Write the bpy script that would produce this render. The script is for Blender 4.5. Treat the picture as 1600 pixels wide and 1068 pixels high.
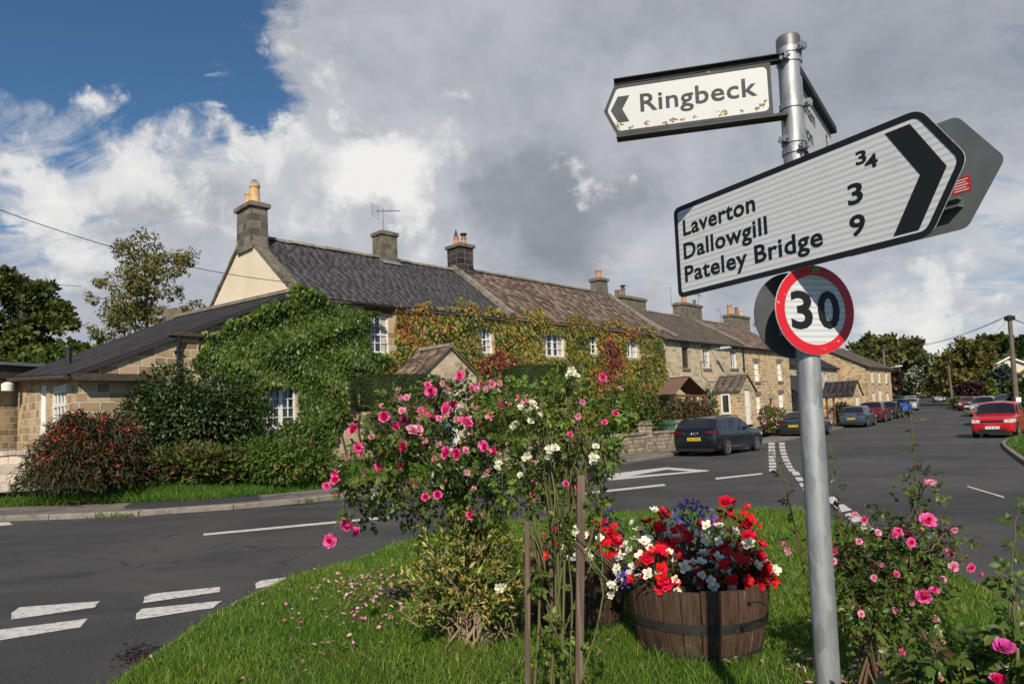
import bpy, bmesh, math, random
import numpy as np
from mathutils import Vector, Matrix

random.seed(7); RNG = np.random.default_rng(11)
SC = bpy.context.scene; COL = SC.collection
for _o in list(bpy.data.objects): bpy.data.objects.remove(_o)
R = math.radians

# ------------------------------------------------------------------ camera
FPX, PITCH, ROLL, EYE, CY = 1067., R(4.4), R(2.2), 1.55, 576.
_F = np.array([0, math.cos(PITCH), math.sin(PITCH)]); _U0 = np.array([0, -math.sin(PITCH), math.cos(PITCH)])
_U = _U0*math.cos(ROLL) + np.array([1, 0, 0])*math.sin(ROLL)
_R = np.array([1., 0, 0])*math.cos(ROLL) - _U0*math.sin(ROLL)
CE = np.array([0, 0, EYE])
cam = bpy.data.cameras.new('camera'); camo = bpy.data.objects.new('camera', cam); COL.objects.link(camo)
cam.sensor_width = 36; cam.lens = 36*FPX/1600; cam.shift_y = (CY-534)/1600; cam.clip_start = .05; cam.clip_end = 3000
camo.matrix_world = Matrix(((_R[0], _U[0], -_F[0], 0), (_R[1], _U[1], -_F[1], 0), (_R[2], _U[2], -_F[2], EYE), (0, 0, 0, 1)))
SC.camera = camo

def ray(px, py): return _F + _R*(px-800)/FPX - _U*(py-CY)/FPX
def at(px, py, y):                         # world point seen at a photo pixel, y metres ahead
    d = ray(px, py); return CE + d*(y/d[1])
def zf(x, y):                              # height of the land: the street climbs gently away from the junction
    t = np.maximum(0, np.asarray(y, float)-36.); return .0265*t*t/(t+6.)
def ground(px, py, dz=0.):                 # point of the land seen at a photo pixel
    d = ray(px, py); lo, hi = .3, 260.
    f = lambda t: EYE + d[2]*t - (float(zf(d[0]*t, d[1]*t)) + dz)
    ts = np.linspace(lo, hi, 900); hit = next((i for i, t in enumerate(ts) if f(t) < 0), len(ts)-1); lo, hi = ts[max(hit-1, 0)], ts[hit]
    for _ in range(40): m = (lo+hi)/2; lo, hi = (m, hi) if f(m) > 0 else (lo, m)
    p = CE + d*hi
    return p
def on_plane(px, py, q, n):
    d = ray(px, py); return CE + d*(((q-CE)@n)/(d@n))

# ------------------------------------------------------------------ sun, sky, exposure
SUN_EL, SH = R(35), np.array([.047, 1.])   # shadows fall straight ahead, a touch to the right
sd = Vector((SH[0]*math.cos(SUN_EL), SH[1]*math.cos(SUN_EL), -math.sin(SUN_EL)))
sl = bpy.data.lights.new('sun', 'SUN'); sl.energy = 5.0; sl.angle = R(.5); sl.color = (1, .91, .77)
so = bpy.data.objects.new('sun', sl); so.rotation_euler = sd.to_track_quat('-Z', 'Y').to_euler(); so.location = (0, -20, 30); COL.objects.link(so)
SC.view_settings.view_transform = 'Standard'; SC.view_settings.look = 'None'
SC.view_settings.exposure = 0; SC.view_settings.gamma = 1
try: SC.view_settings.use_curve_mapping = False
except Exception: pass

class NT:                                  # tiny node-graph writer
    def __init__(s, tree): s.t = tree; tree.nodes.clear()
    def n(s, kind, **kw):
        nd = s.t.nodes.new(kind); ins = kw.pop('ins', {})
        for k, v in kw.items(): setattr(nd, k, v)
        for k, v in ins.items(): s.put(nd.inputs[k], v)
        return nd
    def put(s, sock, v):
        if isinstance(v, bpy.types.NodeSocket): s.t.links.new(v, sock)
        elif isinstance(v, bpy.types.Node): s.t.links.new(v.outputs[0], sock)
        else:
            if isinstance(v, (tuple, list)) and len(v) == 3 and sock.type == 'RGBA': v = (*v, 1)
            sock.default_value = v
    def m(s, op, a, b=0., c=0., clamp=False):
        nd = s.n('ShaderNodeMath', operation=op, use_clamp=clamp)
        s.put(nd.inputs[0], a); s.put(nd.inputs[1], b); s.put(nd.inputs[2], c); return nd.outputs[0]
    def vm(s, op, a, b=(0, 0, 0), out=0):
        nd = s.n('ShaderNodeVectorMath', operation=op); s.put(nd.inputs[0], a); s.put(nd.inputs[1], b); return nd.outputs[out]
    def mix(s, f, a, b, mode='MIX'):
        nd = s.n('ShaderNodeMix', data_type='RGBA', blend_type=mode)
        s.put(nd.inputs[0], f); s.put(nd.inputs[6], a); s.put(nd.inputs[7], b); return nd.outputs[2]
    def ramp(s, f, stops, interp='LINEAR'):
        nd = s.n('ShaderNodeValToRGB'); s.put(nd.inputs[0], f); e = nd.color_ramp; e.interpolation = interp
        while len(e.elements) < len(stops): e.elements.new(.5)
        for el, (p, c) in zip(e.elements, stops): el.position = p; el.color = (*c, 1) if len(c) == 3 else c
        return nd.outputs[0]
    def noise(s, vec, scale, detail=4., rough=.55, dist=0.):
        return s.n('ShaderNodeTexNoise', ins={'Vector': vec, 'Scale': scale, 'Detail': detail, 'Roughness': rough, 'Distortion': dist}).outputs[0]
    def mr(s, v, a, b, c=0., d=1.):
        nd = s.n('ShaderNodeMapRange', interpolation_type='SMOOTHSTEP')
        for i, q in enumerate((v, a, b, c, d)): s.put(nd.inputs[i], q)
        return nd.outputs[0]

W = bpy.data.worlds.new('World'); SC.world = W; W.use_nodes = True
w = NT(W.node_tree)
gen = w.n('ShaderNodeTexCoord').outputs['Generated']
sky = w.n('ShaderNodeTexSky', sky_type='NISHITA', sun_disc=False, sun_elevation=SUN_EL, sun_rotation=math.pi+.047,
          altitude=200, air_density=1.0, dust_density=.3, ozone_density=2.2)
# clouds live in the direction sphere: a flat cloud layer overhead, with banks of cloud at given bearings
sep = w.n('ShaderNodeSeparateXYZ', ins={0: gen})
den = w.m('ADD', w.m('MAXIMUM', sep.outputs[2], 0.), .22)
lay = w.n('ShaderNodeCombineXYZ', ins={0: w.m('DIVIDE', sep.outputs[0], den), 1: w.m('DIVIDE', sep.outputs[1], den), 2: 0.}).outputs[0]
warp = w.n('ShaderNodeTexNoise', ins={'Vector': gen, 'Scale': 6.5, 'Detail': 6., 'Roughness': .6})
wd = w.vm('ADD', gen, w.vm('MULTIPLY', w.vm('SUBTRACT', warp.outputs[1], (.5, .5, .5)), (.26, .26, .26)))
wd = w.vm('NORMALIZE', wd)
def bank(lst):
    tot = None
    for px, py, rad, amt in lst:
        d = ray(px, py); d = d/np.linalg.norm(d); k = 1./(1-math.cos(rad/FPX))
        g = w.m('EXPONENT', w.m('MULTIPLY', w.m('SUBTRACT', w.vm('DOT_PRODUCT', wd, tuple(d), out=1), 1.), k*.7))
        tot = w.m('MULTIPLY_ADD', g, amt, tot if tot is not None else 0.)
    return tot
n1 = w.noise(lay, 1.6, 8., .6, .3); n2 = w.noise(lay, 4.2, 8., .62, .4); n3 = w.noise(gen, 11., 7., .6, .2)
behind = w.mr(sep.outputs[1], .25, -.35)      # sky round the sun, out of view, cleared of cloud to cut fill light
cover = w.m('ADD', w.m('ADD', w.m('MULTIPLY', n2, .6), w.m('MULTIPLY', n1, .5)), bank([
    (-60, -90, 300, -.7), (150, 40, 210, -.55), (330, 30, 120, -.55), (60, 130, 120, -.3), (370, 120, 80, -.5), (590, 205, 46, -.42), (500, 200, 60, -.15), (240, 160, 60, .3), (110, 190, 70, .3), (330, 80, 30, .3), (380, 60, 26, .25),
    (80, 290, 170, .5), (330, 290, 240, .55), (560, 110, 110, .3), (760, 140, 260, .5), (1150, 200, 420, .5), (620, 270, 140, .5), (100, 420, 140, .1), (60, 350, 60, -.15), (1480, 560, 160, -.1), (1250, 250, 200, .2),
    (900, -350, 500, .2)]))
wisp = w.noise(w.vm('MULTIPLY', lay, (.6, 1.5, 1.)), 3.4, 9., .62, 1.1)
cover = w.m('ADD', cover, w.m('MULTIPLY', w.m('SUBTRACT', wisp, .48), 2.0))
cover = w.m('SUBTRACT', cover, w.m('MULTIPLY', behind, .75))
cmask = w.mr(cover, .32, .98)
nb = w.noise(gen, 8., 9., .58, .25); nf = w.noise(gen, 15., 9., .6, .3)
# a pale even deck, grey-bellied banks in it, and sunlit heaps in front
deck = w.m('ADD', w.m('ADD', w.m('MULTIPLY', w.m('SUBTRACT', n2, .5), .34), w.m('MULTIPLY', w.m('SUBTRACT', nb, .5), .5)), bank([
    (1150, 40, 330, -.05), (330, 225, 140, .16), (120, 220, 110, .16), (640, 40, 150, .02), (760, 190, 130, .1), (1000, 450, 90, .2), (1450, 480, 130, .2), (1050, 220, 110, .12), (1560, 330, 110, .1), (60, 320, 110, .1), (640, 390, 80, .16), (1380, 120, 160, -.06)]))
ccol = w.ramp(w.m('ADD', deck, .54), [(.15, (.21, .23, .275)), (.42, (.315, .335, .385)), (.62, (.47, .49, .54)), (.85, (.68, .69, .715))])
dk = w.m('ADD', w.m('MULTIPLY', nb, 1.0), bank([(860, 335, 95, .34), (790, 310, 50, .2), (960, 400, 100, .2), (890, 390, 70, .14), (225, 300, 75, .22), (320, 315, 50, .16), (120, 300, 50, .08), (820, 90, 120, .07), (1330, 60, 170, .1), (560, 130, 80, .08), (1560, 60, 120, .1), (1200, 480, 60, .1)]))
ccol = w.mix(w.m('MULTIPLY', w.mr(dk, .58, 1.0), .62), ccol, w.mix(nf, (.14, .16, .195), (.23, .25, .295)))
wh = w.m('ADD', w.m('MULTIPLY', nf, .9), bank([(606, 262, 58, .50), (560, 290, 50, .34), (648, 292, 42, .26), (640, 392, 60, .16), (500, 60, 70, .08), (30, 355, 90, .24), (110, 330, 60, .16), (935, 300, 36, .3), (1000, 455, 50, .22), (1450, 470, 60, .3), (1380, 500, 60, .2), (1560, 500, 50, .18), (350, 225, 100, .24), (200, 200, 80, .2), (460, 250, 80, .16), (700, 170, 60, .1), (1060, 180, 60, .14), (760, 225, 50, .1)]))
wm = w.mr(wh, .60, .80); ccol = w.mix(w.m('MULTIPLY', wm, .92), ccol, w.ramp(wh, [(.6, (.56, .57, .60)), (.95, (.90, .89, .87))]))
cmask = w.m('MAXIMUM', cmask, w.m('MULTIPLY', wm, w.mr(cover, .2, .5)))
skc = w.mix(1., sky.outputs[0], (.085*.62, .085*.90, .085*1.06, 1), 'MULTIPLY')
# pale air towards the skyline
haze_f = w.mr(sep.outputs[2], .0, .3, .55, 0.)
skc = w.mix(haze_f, skc, (.42, .47, .55, 1))
bg = w.n('ShaderNodeBackground', ins={0: w.mix(cmask, skc, ccol), 1: 1.})
w.t.links.new(bg.outputs[0], w.n('ShaderNodeOutputWorld').inputs[0])

# ------------------------------------------------------------------ materials
MATS = {}
def new_mat(name):
    m = bpy.data.materials.new(name); m.use_nodes = True; g = NT(m.node_tree); MATS[name] = m
    g.tc = g.n('ShaderNodeTexCoord').outputs['Object']
    return m, g
def finish(g, col, rough=.7, bump=None, bs=.3, bd=.02, metal=0., spec=.4, transl=None, coat=0.):
    p = g.n('ShaderNodeBsdfPrincipled', ins={'Base Color': col, 'Roughness': rough, 'Metallic': metal, 'Specular IOR Level': spec, 'Coat Weight': coat})
    if coat: p.inputs['Coat Roughness'].default_value = .03
    if bump is not None: g.put(p.inputs['Normal'], g.n('ShaderNodeBump', ins={'Strength': bs, 'Distance': bd, 'Height': bump}).outputs[0])
    out = p.outputs[0]
    if transl is not None:
        tr = g.n('ShaderNodeBsdfTranslucent', ins={0: transl[0]})
        out = g.n('ShaderNodeMixShader', ins={0: transl[1], 1: out, 2: tr.outputs[0]}).outputs[0]
    g.t.links.new(out, g.n('ShaderNodeOutputMaterial').inputs[0])
def island(g): return g.n('ShaderNodeNewGeometry').outputs['Random Per Island']
def jitter(g, col, amt=.3, hue=0.02):
    r = island(g); r2 = g.m('FRACT', g.m('MULTIPLY', r, 17.31))
    return g.n('ShaderNodeHueSaturation', ins={'Hue': g.m('MULTIPLY_ADD', r2, hue*2, .5-hue), 'Saturation': 1., 'Value': g.m('MULTIPLY_ADD', r, amt*2, 1-amt), 'Fac': 1., 'Color': col}).outputs[0]

def plain(name, col, rough=.6, metal=0., spec=.4, col2=None, ns=6., amt=.5, bump=0., bsc=40., coat=0., jit=0.):
    """paint, metal, cloth...: one colour worn towards a second by noise"""
    m, g = new_mat(name)
    c = g.mix(g.mr(g.noise(g.tc, ns, 6., .65), .5-.25*amt-.05, .75), col, col2) if col2 else g.mix(g.noise(g.tc, ns, 4.), tuple(x*.9 for x in col), tuple(min(1, x*1.1) for x in col))
    if jit: c = jitter(g, c, jit)
    finish(g, c, rough, g.noise(g.tc, bsc, 5.) if bump else None, bump, .01, metal, spec, coat=coat); return m
def leafy(name, c1, c2, rough=.5, spec=.35, tr=.28, jit=.35, hue=.025, ns=1.2):
    m, g = new_mat(name)
    c = g.mix(g.mr(g.noise(g.tc, ns, 3.), .35, .65), c1, c2); c = jitter(g, c, jit, hue)
    finish(g, c, rough, spec=spec, transl=(g.mix(1., c, (1.5, 1.6, .6, 1), 'MULTIPLY'), tr)); return m
def stone(name, c1, c2, mortar, bw=.42, bh=.2, ms=.012, dirt=(.09, .08, .07), damt=.5, jag=.05, sun=None):
    m, g = new_mat(name)
    s = g.n('ShaderNodeSeparateXYZ', ins={0: g.tc}); flat = g.n('ShaderNodeCombineXYZ', ins={0: g.m('ADD', s.outputs[0], s.outputs[1]), 1: s.outputs[2], 2: 0.}).outputs[0]
    wob = g.n('ShaderNodeTexNoise', ins={'Vector': g.tc, 'Scale': 2.2, 'Detail': 3.}).outputs[1]
    flat = g.vm('ADD', flat, g.vm('MULTIPLY', g.vm('SUBTRACT', wob, (.5, .5, .5)), (jag*2, jag*1.2, 0)))
    b = g.n('ShaderNodeTexBrick', offset=.43, offset_frequency=2, squash=.7, squash_frequency=3, ins={'Vector': flat, 'Color1': (0, 0, 0), 'Color2': (1, 1, 1), 'Mortar': (.5, .5, .5), 'Scale': 1., 'Mortar Size': ms, 'Mortar Smooth': .3, 'Bias': 0., 'Brick Width': bw, 'Row Height': bh})
    c = g.ramp(b.outputs[0], [(0., tuple(x*.62 for x in c1)), (.35, c1), (.7, c2), (1., (c2[0]*1.15, c2[1]*1.05, c2[2]*.9))])
    fine = g.noise(g.tc, 14., 6., .7)
    c = g.mix(g.m('MULTIPLY', g.mr(fine, .35, .8), .45), c, tuple(x*.6 for x in c1))
    c = g.mix(g.m('MULTIPLY', g.mr(g.noise(g.tc, .9, 6., .7), .5, .75), damt), c, dirt)
    c = g.mix(b.outputs[1], c, mortar)
    finish(g, c, .9, g.m('ADD', g.m('MULTIPLY', b.outputs[1], -1.), g.m('MULTIPLY', fine, .6)), .7, .03, spec=.2); return m

def make_materials():
    # ---- ground
    m, g = new_mat('asphalt')
    big = g.noise(g.tc, .35, 6., .6, .6); mid = g.noise(g.tc, 2.5, 5., .6); fine = g.noise(g.tc, 130., 3., .7)
    str_ = g.noise(g.vm('MULTIPLY', g.tc, (.12, 1.6, 1.)), 1.4, 4., .6)
    c = g.mix(g.mr(big, .35, .65), (.048, .046, .0455), (.080, .0755, .072)); c = g.mix(g.m('MULTIPLY', g.mr(mid, .53, .72), .5), c, (.028, .027, .028))
    c = g.mix(g.m('MULTIPLY', g.mr(str_, .5, .68), .45), c, (.092, .087, .082)); c = g.mix(g.mr(fine, .57, .8), c, (.16, .155, .15)); c = g.mix(g.m('MULTIPLY', g.mr(fine, .5, .2), .7), c, (.02, .02, .021))
    chip = g.noise(g.tc, 42., 2., .6); c = g.mix(g.m('MULTIPLY', g.mr(chip, .60, .72), .75), c, (.15, .145, .135)); c = g.mix(g.m('MULTIPLY', g.mr(chip, .42, .30), .6), c, (.022, .022, .023))
    wear = g.noise(g.tc, .16, 4., .5, .4); c = g.mix(g.m('MULTIPLY', g.mr(wear, .52, .62), .35), c, (.105, .098, .092)); c = g.mix(g.m('MULTIPLY', g.mr(g.noise(g.tc, .8, 7., .72), .62, .70), .7), c, (.026, .025, .026))
    cr = g.n('ShaderNodeTexVoronoi', feature='DISTANCE_TO_EDGE', ins={'Vector': g.vm('ADD', g.tc, g.vm('MULTIPLY', g.n('ShaderNodeTexNoise', ins={'Vector': g.tc, 'Scale': 1.2, 'Detail': 5.}).outputs[1], (1.6, 1.6, 0))), 'Scale': .16}).outputs[0]
    c = g.mix(g.m('MULTIPLY', g.mr(cr, .003, .0008), g.m('MULTIPLY', g.mr(big, .48, .56), .75)), c, (.012, .012, .013))
    finish(g, c, .86, fine, .5, .006, spec=.25)
    m, g = new_mat('pavement')
    b = g.noise(g.tc, .5, 5., .6); fine = g.noise(g.tc, 90., 3., .7)
    c = g.mix(g.mr(b, .45, .55), (.20, .17, .15), (.125, .11, .10)); c = g.mix(g.mr(fine, .55, .8), c, (.30, .27, .24)); c = g.mix(g.m('MULTIPLY', g.mr(g.noise(g.tc, 3., 6.), .55, .7), .6), c, (.05, .048, .045))
    finish(g, c, .9, fine, .4, .006, spec=.2)
    plain('kerb_stone', (.26, .225, .19), .9, spec=.2, col2=(.14, .12, .1), ns=5., bump=.5, jit=.12)
    plain('repair_patch', (.036, .036, .038), .85, col2=(.055, .052, .05), bump=.4, bsc=110)
    plain('line_paint', (.66, .62, .57), .75, col2=(.24, .225, .21), ns=16., amt=.15, bump=.3, bsc=90)
    plain('rust_iron', (.12, .06, .04), .8, col2=(.06, .045, .04), ns=30, bump=.4)
    m, g = new_mat('turf'); c = g.mix(g.noise(g.tc, 3., 5.), (.03, .055, .012), (.065, .09, .022)); c = g.mix(g.m('MULTIPLY', g.mr(g.noise(g.tc, 22., 4.), .55, .7), .5), c, (.09, .075, .04)); finish(g, c, .95, g.noise(g.tc, 40., 4.), .8, .03, spec=.1)
    m, g = new_mat('field'); c = g.mix(g.noise(g.tc, .05, 5.), (.04, .075, .02), (.075, .10, .035)); finish(g, c, .95, spec=.1)
    plain('soil', (.04, .028, .02), .95, col2=(.07, .05, .035), bump=.8, bsc=30)
    # ---- foliage
    leafy('straw_blade', (.30, .24, .10), (.38, .32, .15), .7, .2, .2)
    leafy('grass_blade', (.095, .182, .015), (.148, .230, .026), .5, .3, .35, .4, .03, .9)
    leafy('verge_blade', (.075, .165, .018), (.115, .205, .026), .5, .3, .3, .4, .02, .6)
    leafy('rose_leaf', (.07, .11, .02), (.105, .14, .026), .38, .45, .25)
    leafy('young_leaf', (.12, .19, .03), (.19, .24, .035), .45, .35, .35, .3, .03, 6.)
    leafy('dark_leaf', (.026, .046, .012), (.045, .07, .018), .35, .45, .2)
    leafy('copper_leaf', (.08, .035, .03), (.06, .05, .025), .4, .4, .25, .4, .04)
    leafy('yellowing_leaf', (.44, .40, .10), (.46, .32, .10), .5, .3, .3, .45, .04, 14.)
    leafy('ivy_green', (.048, .088, .012), (.098, .145, .020), .42, .4, .25, .6, .02, .8)
    leafy('vine_lime', (.20, .22, .03), (.29, .27, .04), .5, .3, .3, .4, .03, 2.)
    leafy('vine_gold', (.36, .22, .04), (.32, .14, .035), .5, .3, .3, .35, .03, 2.)
    leafy('vine_red', (.24, .035, .03), (.15, .025, .03), .5, .3, .3, .45, .02, 2.)
    leafy('vine_green', (.09, .125, .02), (.15, .17, .028), .45, .35, .28, .4, .02, 2.)
    leafy('laurel_leaf', (.030, .052, .012), (.055, .082, .018), .38, .4, .2, .5)
    leafy('yew_needle', (.020, .036, .008), (.032, .050, .011), .6, .25, .15, .4)
    leafy('cotoneaster_leaf', (.040, .048, .018), (.060, .058, .022), .5, .3, .2, .4)
    leafy('berry_red', (.34, .028, .010), (.27, .045, .018), .4, .4, .05, .35)
    leafy('border_leaf', (.07, .12, .02), (.11, .16, .028), .5, .3, .3, .4, .02, 1.5)
    leafy('oak_leaf', (.065, .085, .02), (.115, .115, .026), .55, .25, .2, .45, .025, .35)
    leafy('birch_leaf', (.115, .12, .028), (.17, .15, .04), .55, .25, .25, .4, .03, .4)
    leafy('lime_leaf', (.070, .085, .024), (.105, .105, .03), .55, .25, .2, .45, .02, .25)
    leafy('autumn_leaf', (.14, .105, .036), (.17, .145, .04), .55, .25, .25, .4, .03, .3)
    leafy('purple_leaf', (.05, .022, .022), (.035, .022, .02), .5, .3, .15, .4)
    leafy('conifer_leaf', (.03, .06, .045), (.045, .075, .055), .6, .25, .1, .4)
    leafy('pale_leaf', (.42, .42, .36), (.30, .33, .24), .6, .2, .2, .3)
    leafy('rust_leaf', (.16, .06, .03), (.09, .07, .03), .55, .25, .2, .4)
    plain('bark', (.09, .065, .045), .9, col2=(.045, .035, .028), ns=14, bump=.8)
    plain('pale_bark', (.33, .245, .155), .85, col2=(.19, .135, .085), ns=18, bump=.7)
    plain('green_stem', (.10, .12, .035), .6, col2=(.13, .08, .04), ns=9)
    plain('red_stem', (.13, .06, .04), .6, col2=(.09, .09, .03), ns=9)
    # ---- petals
    for nm, a, b in (('petal_pink', (.88, .09, .38), (.88, .20, .50)), ('petal_deep_pink', (.62, .008, .11), (.74, .02, .19)), ('petal_pale_pink', (.86, .33, .55), (.88, .44, .60)), ('petal_white', (.80, .77, .64), (.82, .80, .72)), ('petal_red', (.66, .008, .012), (.52, .006, .012)), ('petal_magenta', (.52, .03, .28), (.72, .13, .42)), ('petal_blue', (.10, .055, .40), (.15, .08, .48)), ('petal_yellow', (.75, .50, .03), (.75, .42, .02)), ('petal_fallen', (.62, .30, .34), (.55, .26, .28)), ('petal_peach', (.75, .38, .25), (.62, .30, .2))):
        leafy(nm, a, b, .5, .25, .22, .30 if 'red' in nm else .2, .012, 18.)
    # ---- building stone, roofs
    stone('sandstone_block', (.38, .265, .15), (.53, .40, .255), (.56, .47, .36), .40, .215, .018, (.14, .10, .06), .55, .07)
    stone('sandstone_pale', (.50, .40, .27), (.58, .475, .33), (.60, .50, .37), .36, .165, .010, (.16, .125, .09), .35, .012)
    stone('sandstone_rubble', (.43, .30, .16), (.60, .44, .25), (.60, .48, .33), .3, .17, .02, (.14, .10, .06), .35, .06)
    stone('garden_stone', (.33, .27, .2), (.46, .38, .29), (.17, .14, .10), .36, .16, .014, (.10, .09, .07), .55, .07)
    stone('limewash_stone', (.5, .43, .36), (.62, .55, .47), (.48, .40, .31), .34, .2, .02, (.26, .2, .14), .35, .08)
    stone('chimney_stone', (.14, .125, .105), (.22, .19, .15), (.21, .185, .15), .42, .24, .012, (.025, .024, .022), .75, .03)
    stone('sooty_stone', (.032, .031, .03), (.06, .056, .05), (.20, .18, .145), .42, .25, .012, (.016, .016, .016), .7, .01)
    plain('coping_stone', (.27, .235, .185), .9, col2=(.11, .095, .075), ns=5, bump=.6, bsc=25, jit=.15)
    plain('mossy_stone', (.20, .17, .125), .95, col2=(.07, .06, .042), ns=4, bump=.8, bsc=18)
    plain('dressed_stone', (.40, .33, .24), .85, col2=(.25, .2, .145), ns=4, bump=.4)
    plain('dark_stone', (.21, .18, .15), .9, col2=(.12, .105, .09), ns=4, bump=.4)
    m, g = new_mat('render_cream'); st = g.noise(g.vm('MULTIPLY', g.tc, (1.2, 1.2, .5)), 1.2, 7., .65); c = g.mix(g.mr(st, .4, .75), (.74, .62, .46), (.65, .53, .385)); c = g.mix(g.m('MULTIPLY', g.mr(g.noise(g.tc, 2., 7.), .6, .75), .5), c, (.45, .36, .26)); finish(g, c, .9, g.noise(g.tc, 60., 4.), .15, .005, spec=.2)
    for nm, a, b, d in (('slate_grey', (.056, .052, .057), (.096, .088, .095), .3), ('slate_dark', (.030, .028, .030), (.052, .048, .05), .12), ('stone_slate', (.085, .062, .048), (.25, .175, .135), .4), ('stone_slate_grey', (.095, .078, .066), (.145, .118, .098), .35)):
        m, g = new_mat(nm); r = island(g); c = g.mix(r, a, b); c = g.mix(g.m('MULTIPLY', g.mr(g.noise(g.tc, 1.3, 6., .7), .5, .72), .55), c, tuple(x*.6 for x in a)); c = g.mix(g.m('MULTIPLY', g.mr(g.noise(g.tc, 9., 5., .7), .62, .74), d), c, (.24, .22, .17)); finish(g, c, .8, g.noise(g.tc, 25., 5.), .35, .01, spec=.15)
    # ---- manufactured
    plain('white_paint', (.78, .76, .71), .45, col2=(.66, .63, .57), ns=8, amt=.2)
    plain('black_paint', (.015, .015, .017), .45, col2=(.03, .028, .026), ns=8)
    plain('brown_timber', (.20, .085, .035), .6, col2=(.12, .05, .025), ns=6)
    plain('dark_timber', (.05, .034, .024), .8, col2=(.085, .06, .045), ns=6, bump=.5)
    plain('terracotta', (.48, .23, .12), .8, col2=(.34, .16, .085), ns=8)
    plain('buff_clay', (.62, .40, .19), .8, col2=(.42, .26, .12), ns=7, amt=.3)
    plain('stack_clay', (.25, .13, .09), .8, col2=(.1, .06, .05), ns=8)
    plain('lead', (.16, .165, .175), .6, col2=(.24, .24, .25), ns=5)
    plain('dark_metal', (.03, .03, .032), .5, metal=.3)
    plain('aerial_metal', (.14, .14, .15), .45, metal=.8)
    plain('wire_black', (.02, .02, .022), .6)
    plain('lamp_grey', (.42, .43, .43), .5)
    m, g = new_mat('window_glass'); finish(g, g.mix(g.noise(g.tc, 1.7, 3.), (.012, .014, .017), (.045, .05, .055)), .04, g.noise(g.tc, 1.6, 2.), .06, .02, spec=.8)
    plain('curtain', (.42, .41, .38), .9)
    m, g = new_mat('galvanised'); sp = g.n('ShaderNodeTexVoronoi', ins={'Vector': g.vm('MULTIPLY', g.tc, (1., 1., .35)), 'Scale': 38.}).outputs[1]; st = g.noise(g.vm('MULTIPLY', g.tc, (9., 9., .9)), 1.6, 6., .65)
    c = g.mix(g.n('ShaderNodeRGBToBW', ins={0: sp}).outputs[0], (.29, .295, .30), (.47, .475, .48)); c = g.mix(g.m('MULTIPLY', g.mr(st, .50, .62), .75), c, (.17, .175, .18)); c = g.mix(g.m('MULTIPLY', g.mr(st, .42, .30), .7), c, (.52, .53, .54))
    finish(g, c, g.m('MULTIPLY_ADD', st, .3, .34), g.noise(g.tc, 30., 5.), .1, .004, metal=.5, spec=.5)
    plain('old_steel', (.25, .245, .235), .5, metal=.6, col2=(.13, .125, .115), ns=20)
    m, g = new_mat('sign_white'); s = g.n('ShaderNodeSeparateXYZ', ins={0: g.tc}); wv = g.m('SINE', g.m('MULTIPLY', s.outputs[2], 2*math.pi/.0195)); dirt = g.mr(g.noise(g.tc, 9., 6., .7), .55, .8)
    c = g.mix(g.mr(wv, -.2, .9), (.63, .63, .625), (.48, .48, .485)); c = g.mix(g.m('MULTIPLY', dirt, .35), c, (.40, .39, .36)); finish(g, c, .42, spec=.5)
    m, g = new_mat('sign_old_white'); c = g.mix(g.m('MULTIPLY', g.mr(g.noise(g.tc, 12., 7., .75), .48, .8), .5), (.53, .53, .52), (.40, .385, .34)); finish(g, c, .5, spec=.4)
    plain('sign_black', (.008, .008, .009), .5)
    plain('sign_worn_black', (.018, .018, .02), .6, col2=(.045, .045, .045), ns=22, amt=.1)
    m, g = new_mat('sign_red'); finish(g, g.mix(g.mr(g.noise(g.tc, 60., 3.), .66, .72), (.58, .012, .022), (.75, .5, .48)), .4, spec=.5)
    plain('roundel_back_shaded', (.06, .065, .066), .55, col2=(.09, .095, .095), ns=4)  # grey darkened so the colour carries the shade on the rear disc
    plain('sign_back', (.115, .128, .13), .5, metal=.2, col2=(.165, .178, .18), ns=4)
    plain('sticker_red', (.48, .02, .03), .5); plain('sticker_white', (.75, .7, .7), .5); plain('sticker_green', (.12, .30, .03), .5); plain('sticker_yellow', (.55, .60, .05), .5)
    plain('lichen', (.42, .26, .05), .95, col2=(.55, .40, .12), ns=60, bump=.8, bsc=120)
    m, g = new_mat('barrel_oak'); gr = g.noise(g.vm('MULTIPLY', g.tc, (26., 26., 1.6)), 1.3, 6., .65); c = g.mix(g.mr(gr, .35, .62), (.040, .022, .014), (.088, .052, .033)); c = g.mix(g.m('MULTIPLY', g.mr(gr, .62, .72), .7), c, (.26, .20, .155)); c = g.mix(g.m('MULTIPLY', g.mr(g.noise(g.tc, 5., 4.), .5, .7), .5), c, (.07, .035, .02)); c = jitter(g, c, .22, .01); finish(g, c, .75, gr, .7, .008, spec=.3)
    plain('barrel_hoop', (.03, .03, .034), .5, metal=.3, col2=(.06, .05, .045), ns=12)
    m, g = new_mat('stake_wood'); gr = g.noise(g.vm('MULTIPLY', g.tc, (40., 40., 2.)), 1.2, 5.); finish(g, g.mix(g.mr(gr, .4, .6), (.10, .065, .045), (.17, .12, .085)), .85, gr, .6, .006)
    # ---- cars
    m, g = new_mat('car_glass'); finish(g, (.012, .014, .016), .03, spec=.7)
    plain('tyre', (.018, .018, .019), .85); plain('alloy', (.42, .42, .43), .35, metal=.8); plain('car_trim', (.014, .014, .015), .55)
    plain('tail_lamp', (.085, .004, .006), .15, spec=.6, coat=.6); plain('head_lamp', (.55, .57, .6), .1, spec=.8, coat=.8); plain('plate_yellow', (.72, .45, .03), .5); plain('plate_white', (.78, .78, .76), .5); plain('chrome', (.6, .6, .61), .2, metal=1.)
make_materials()
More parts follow.
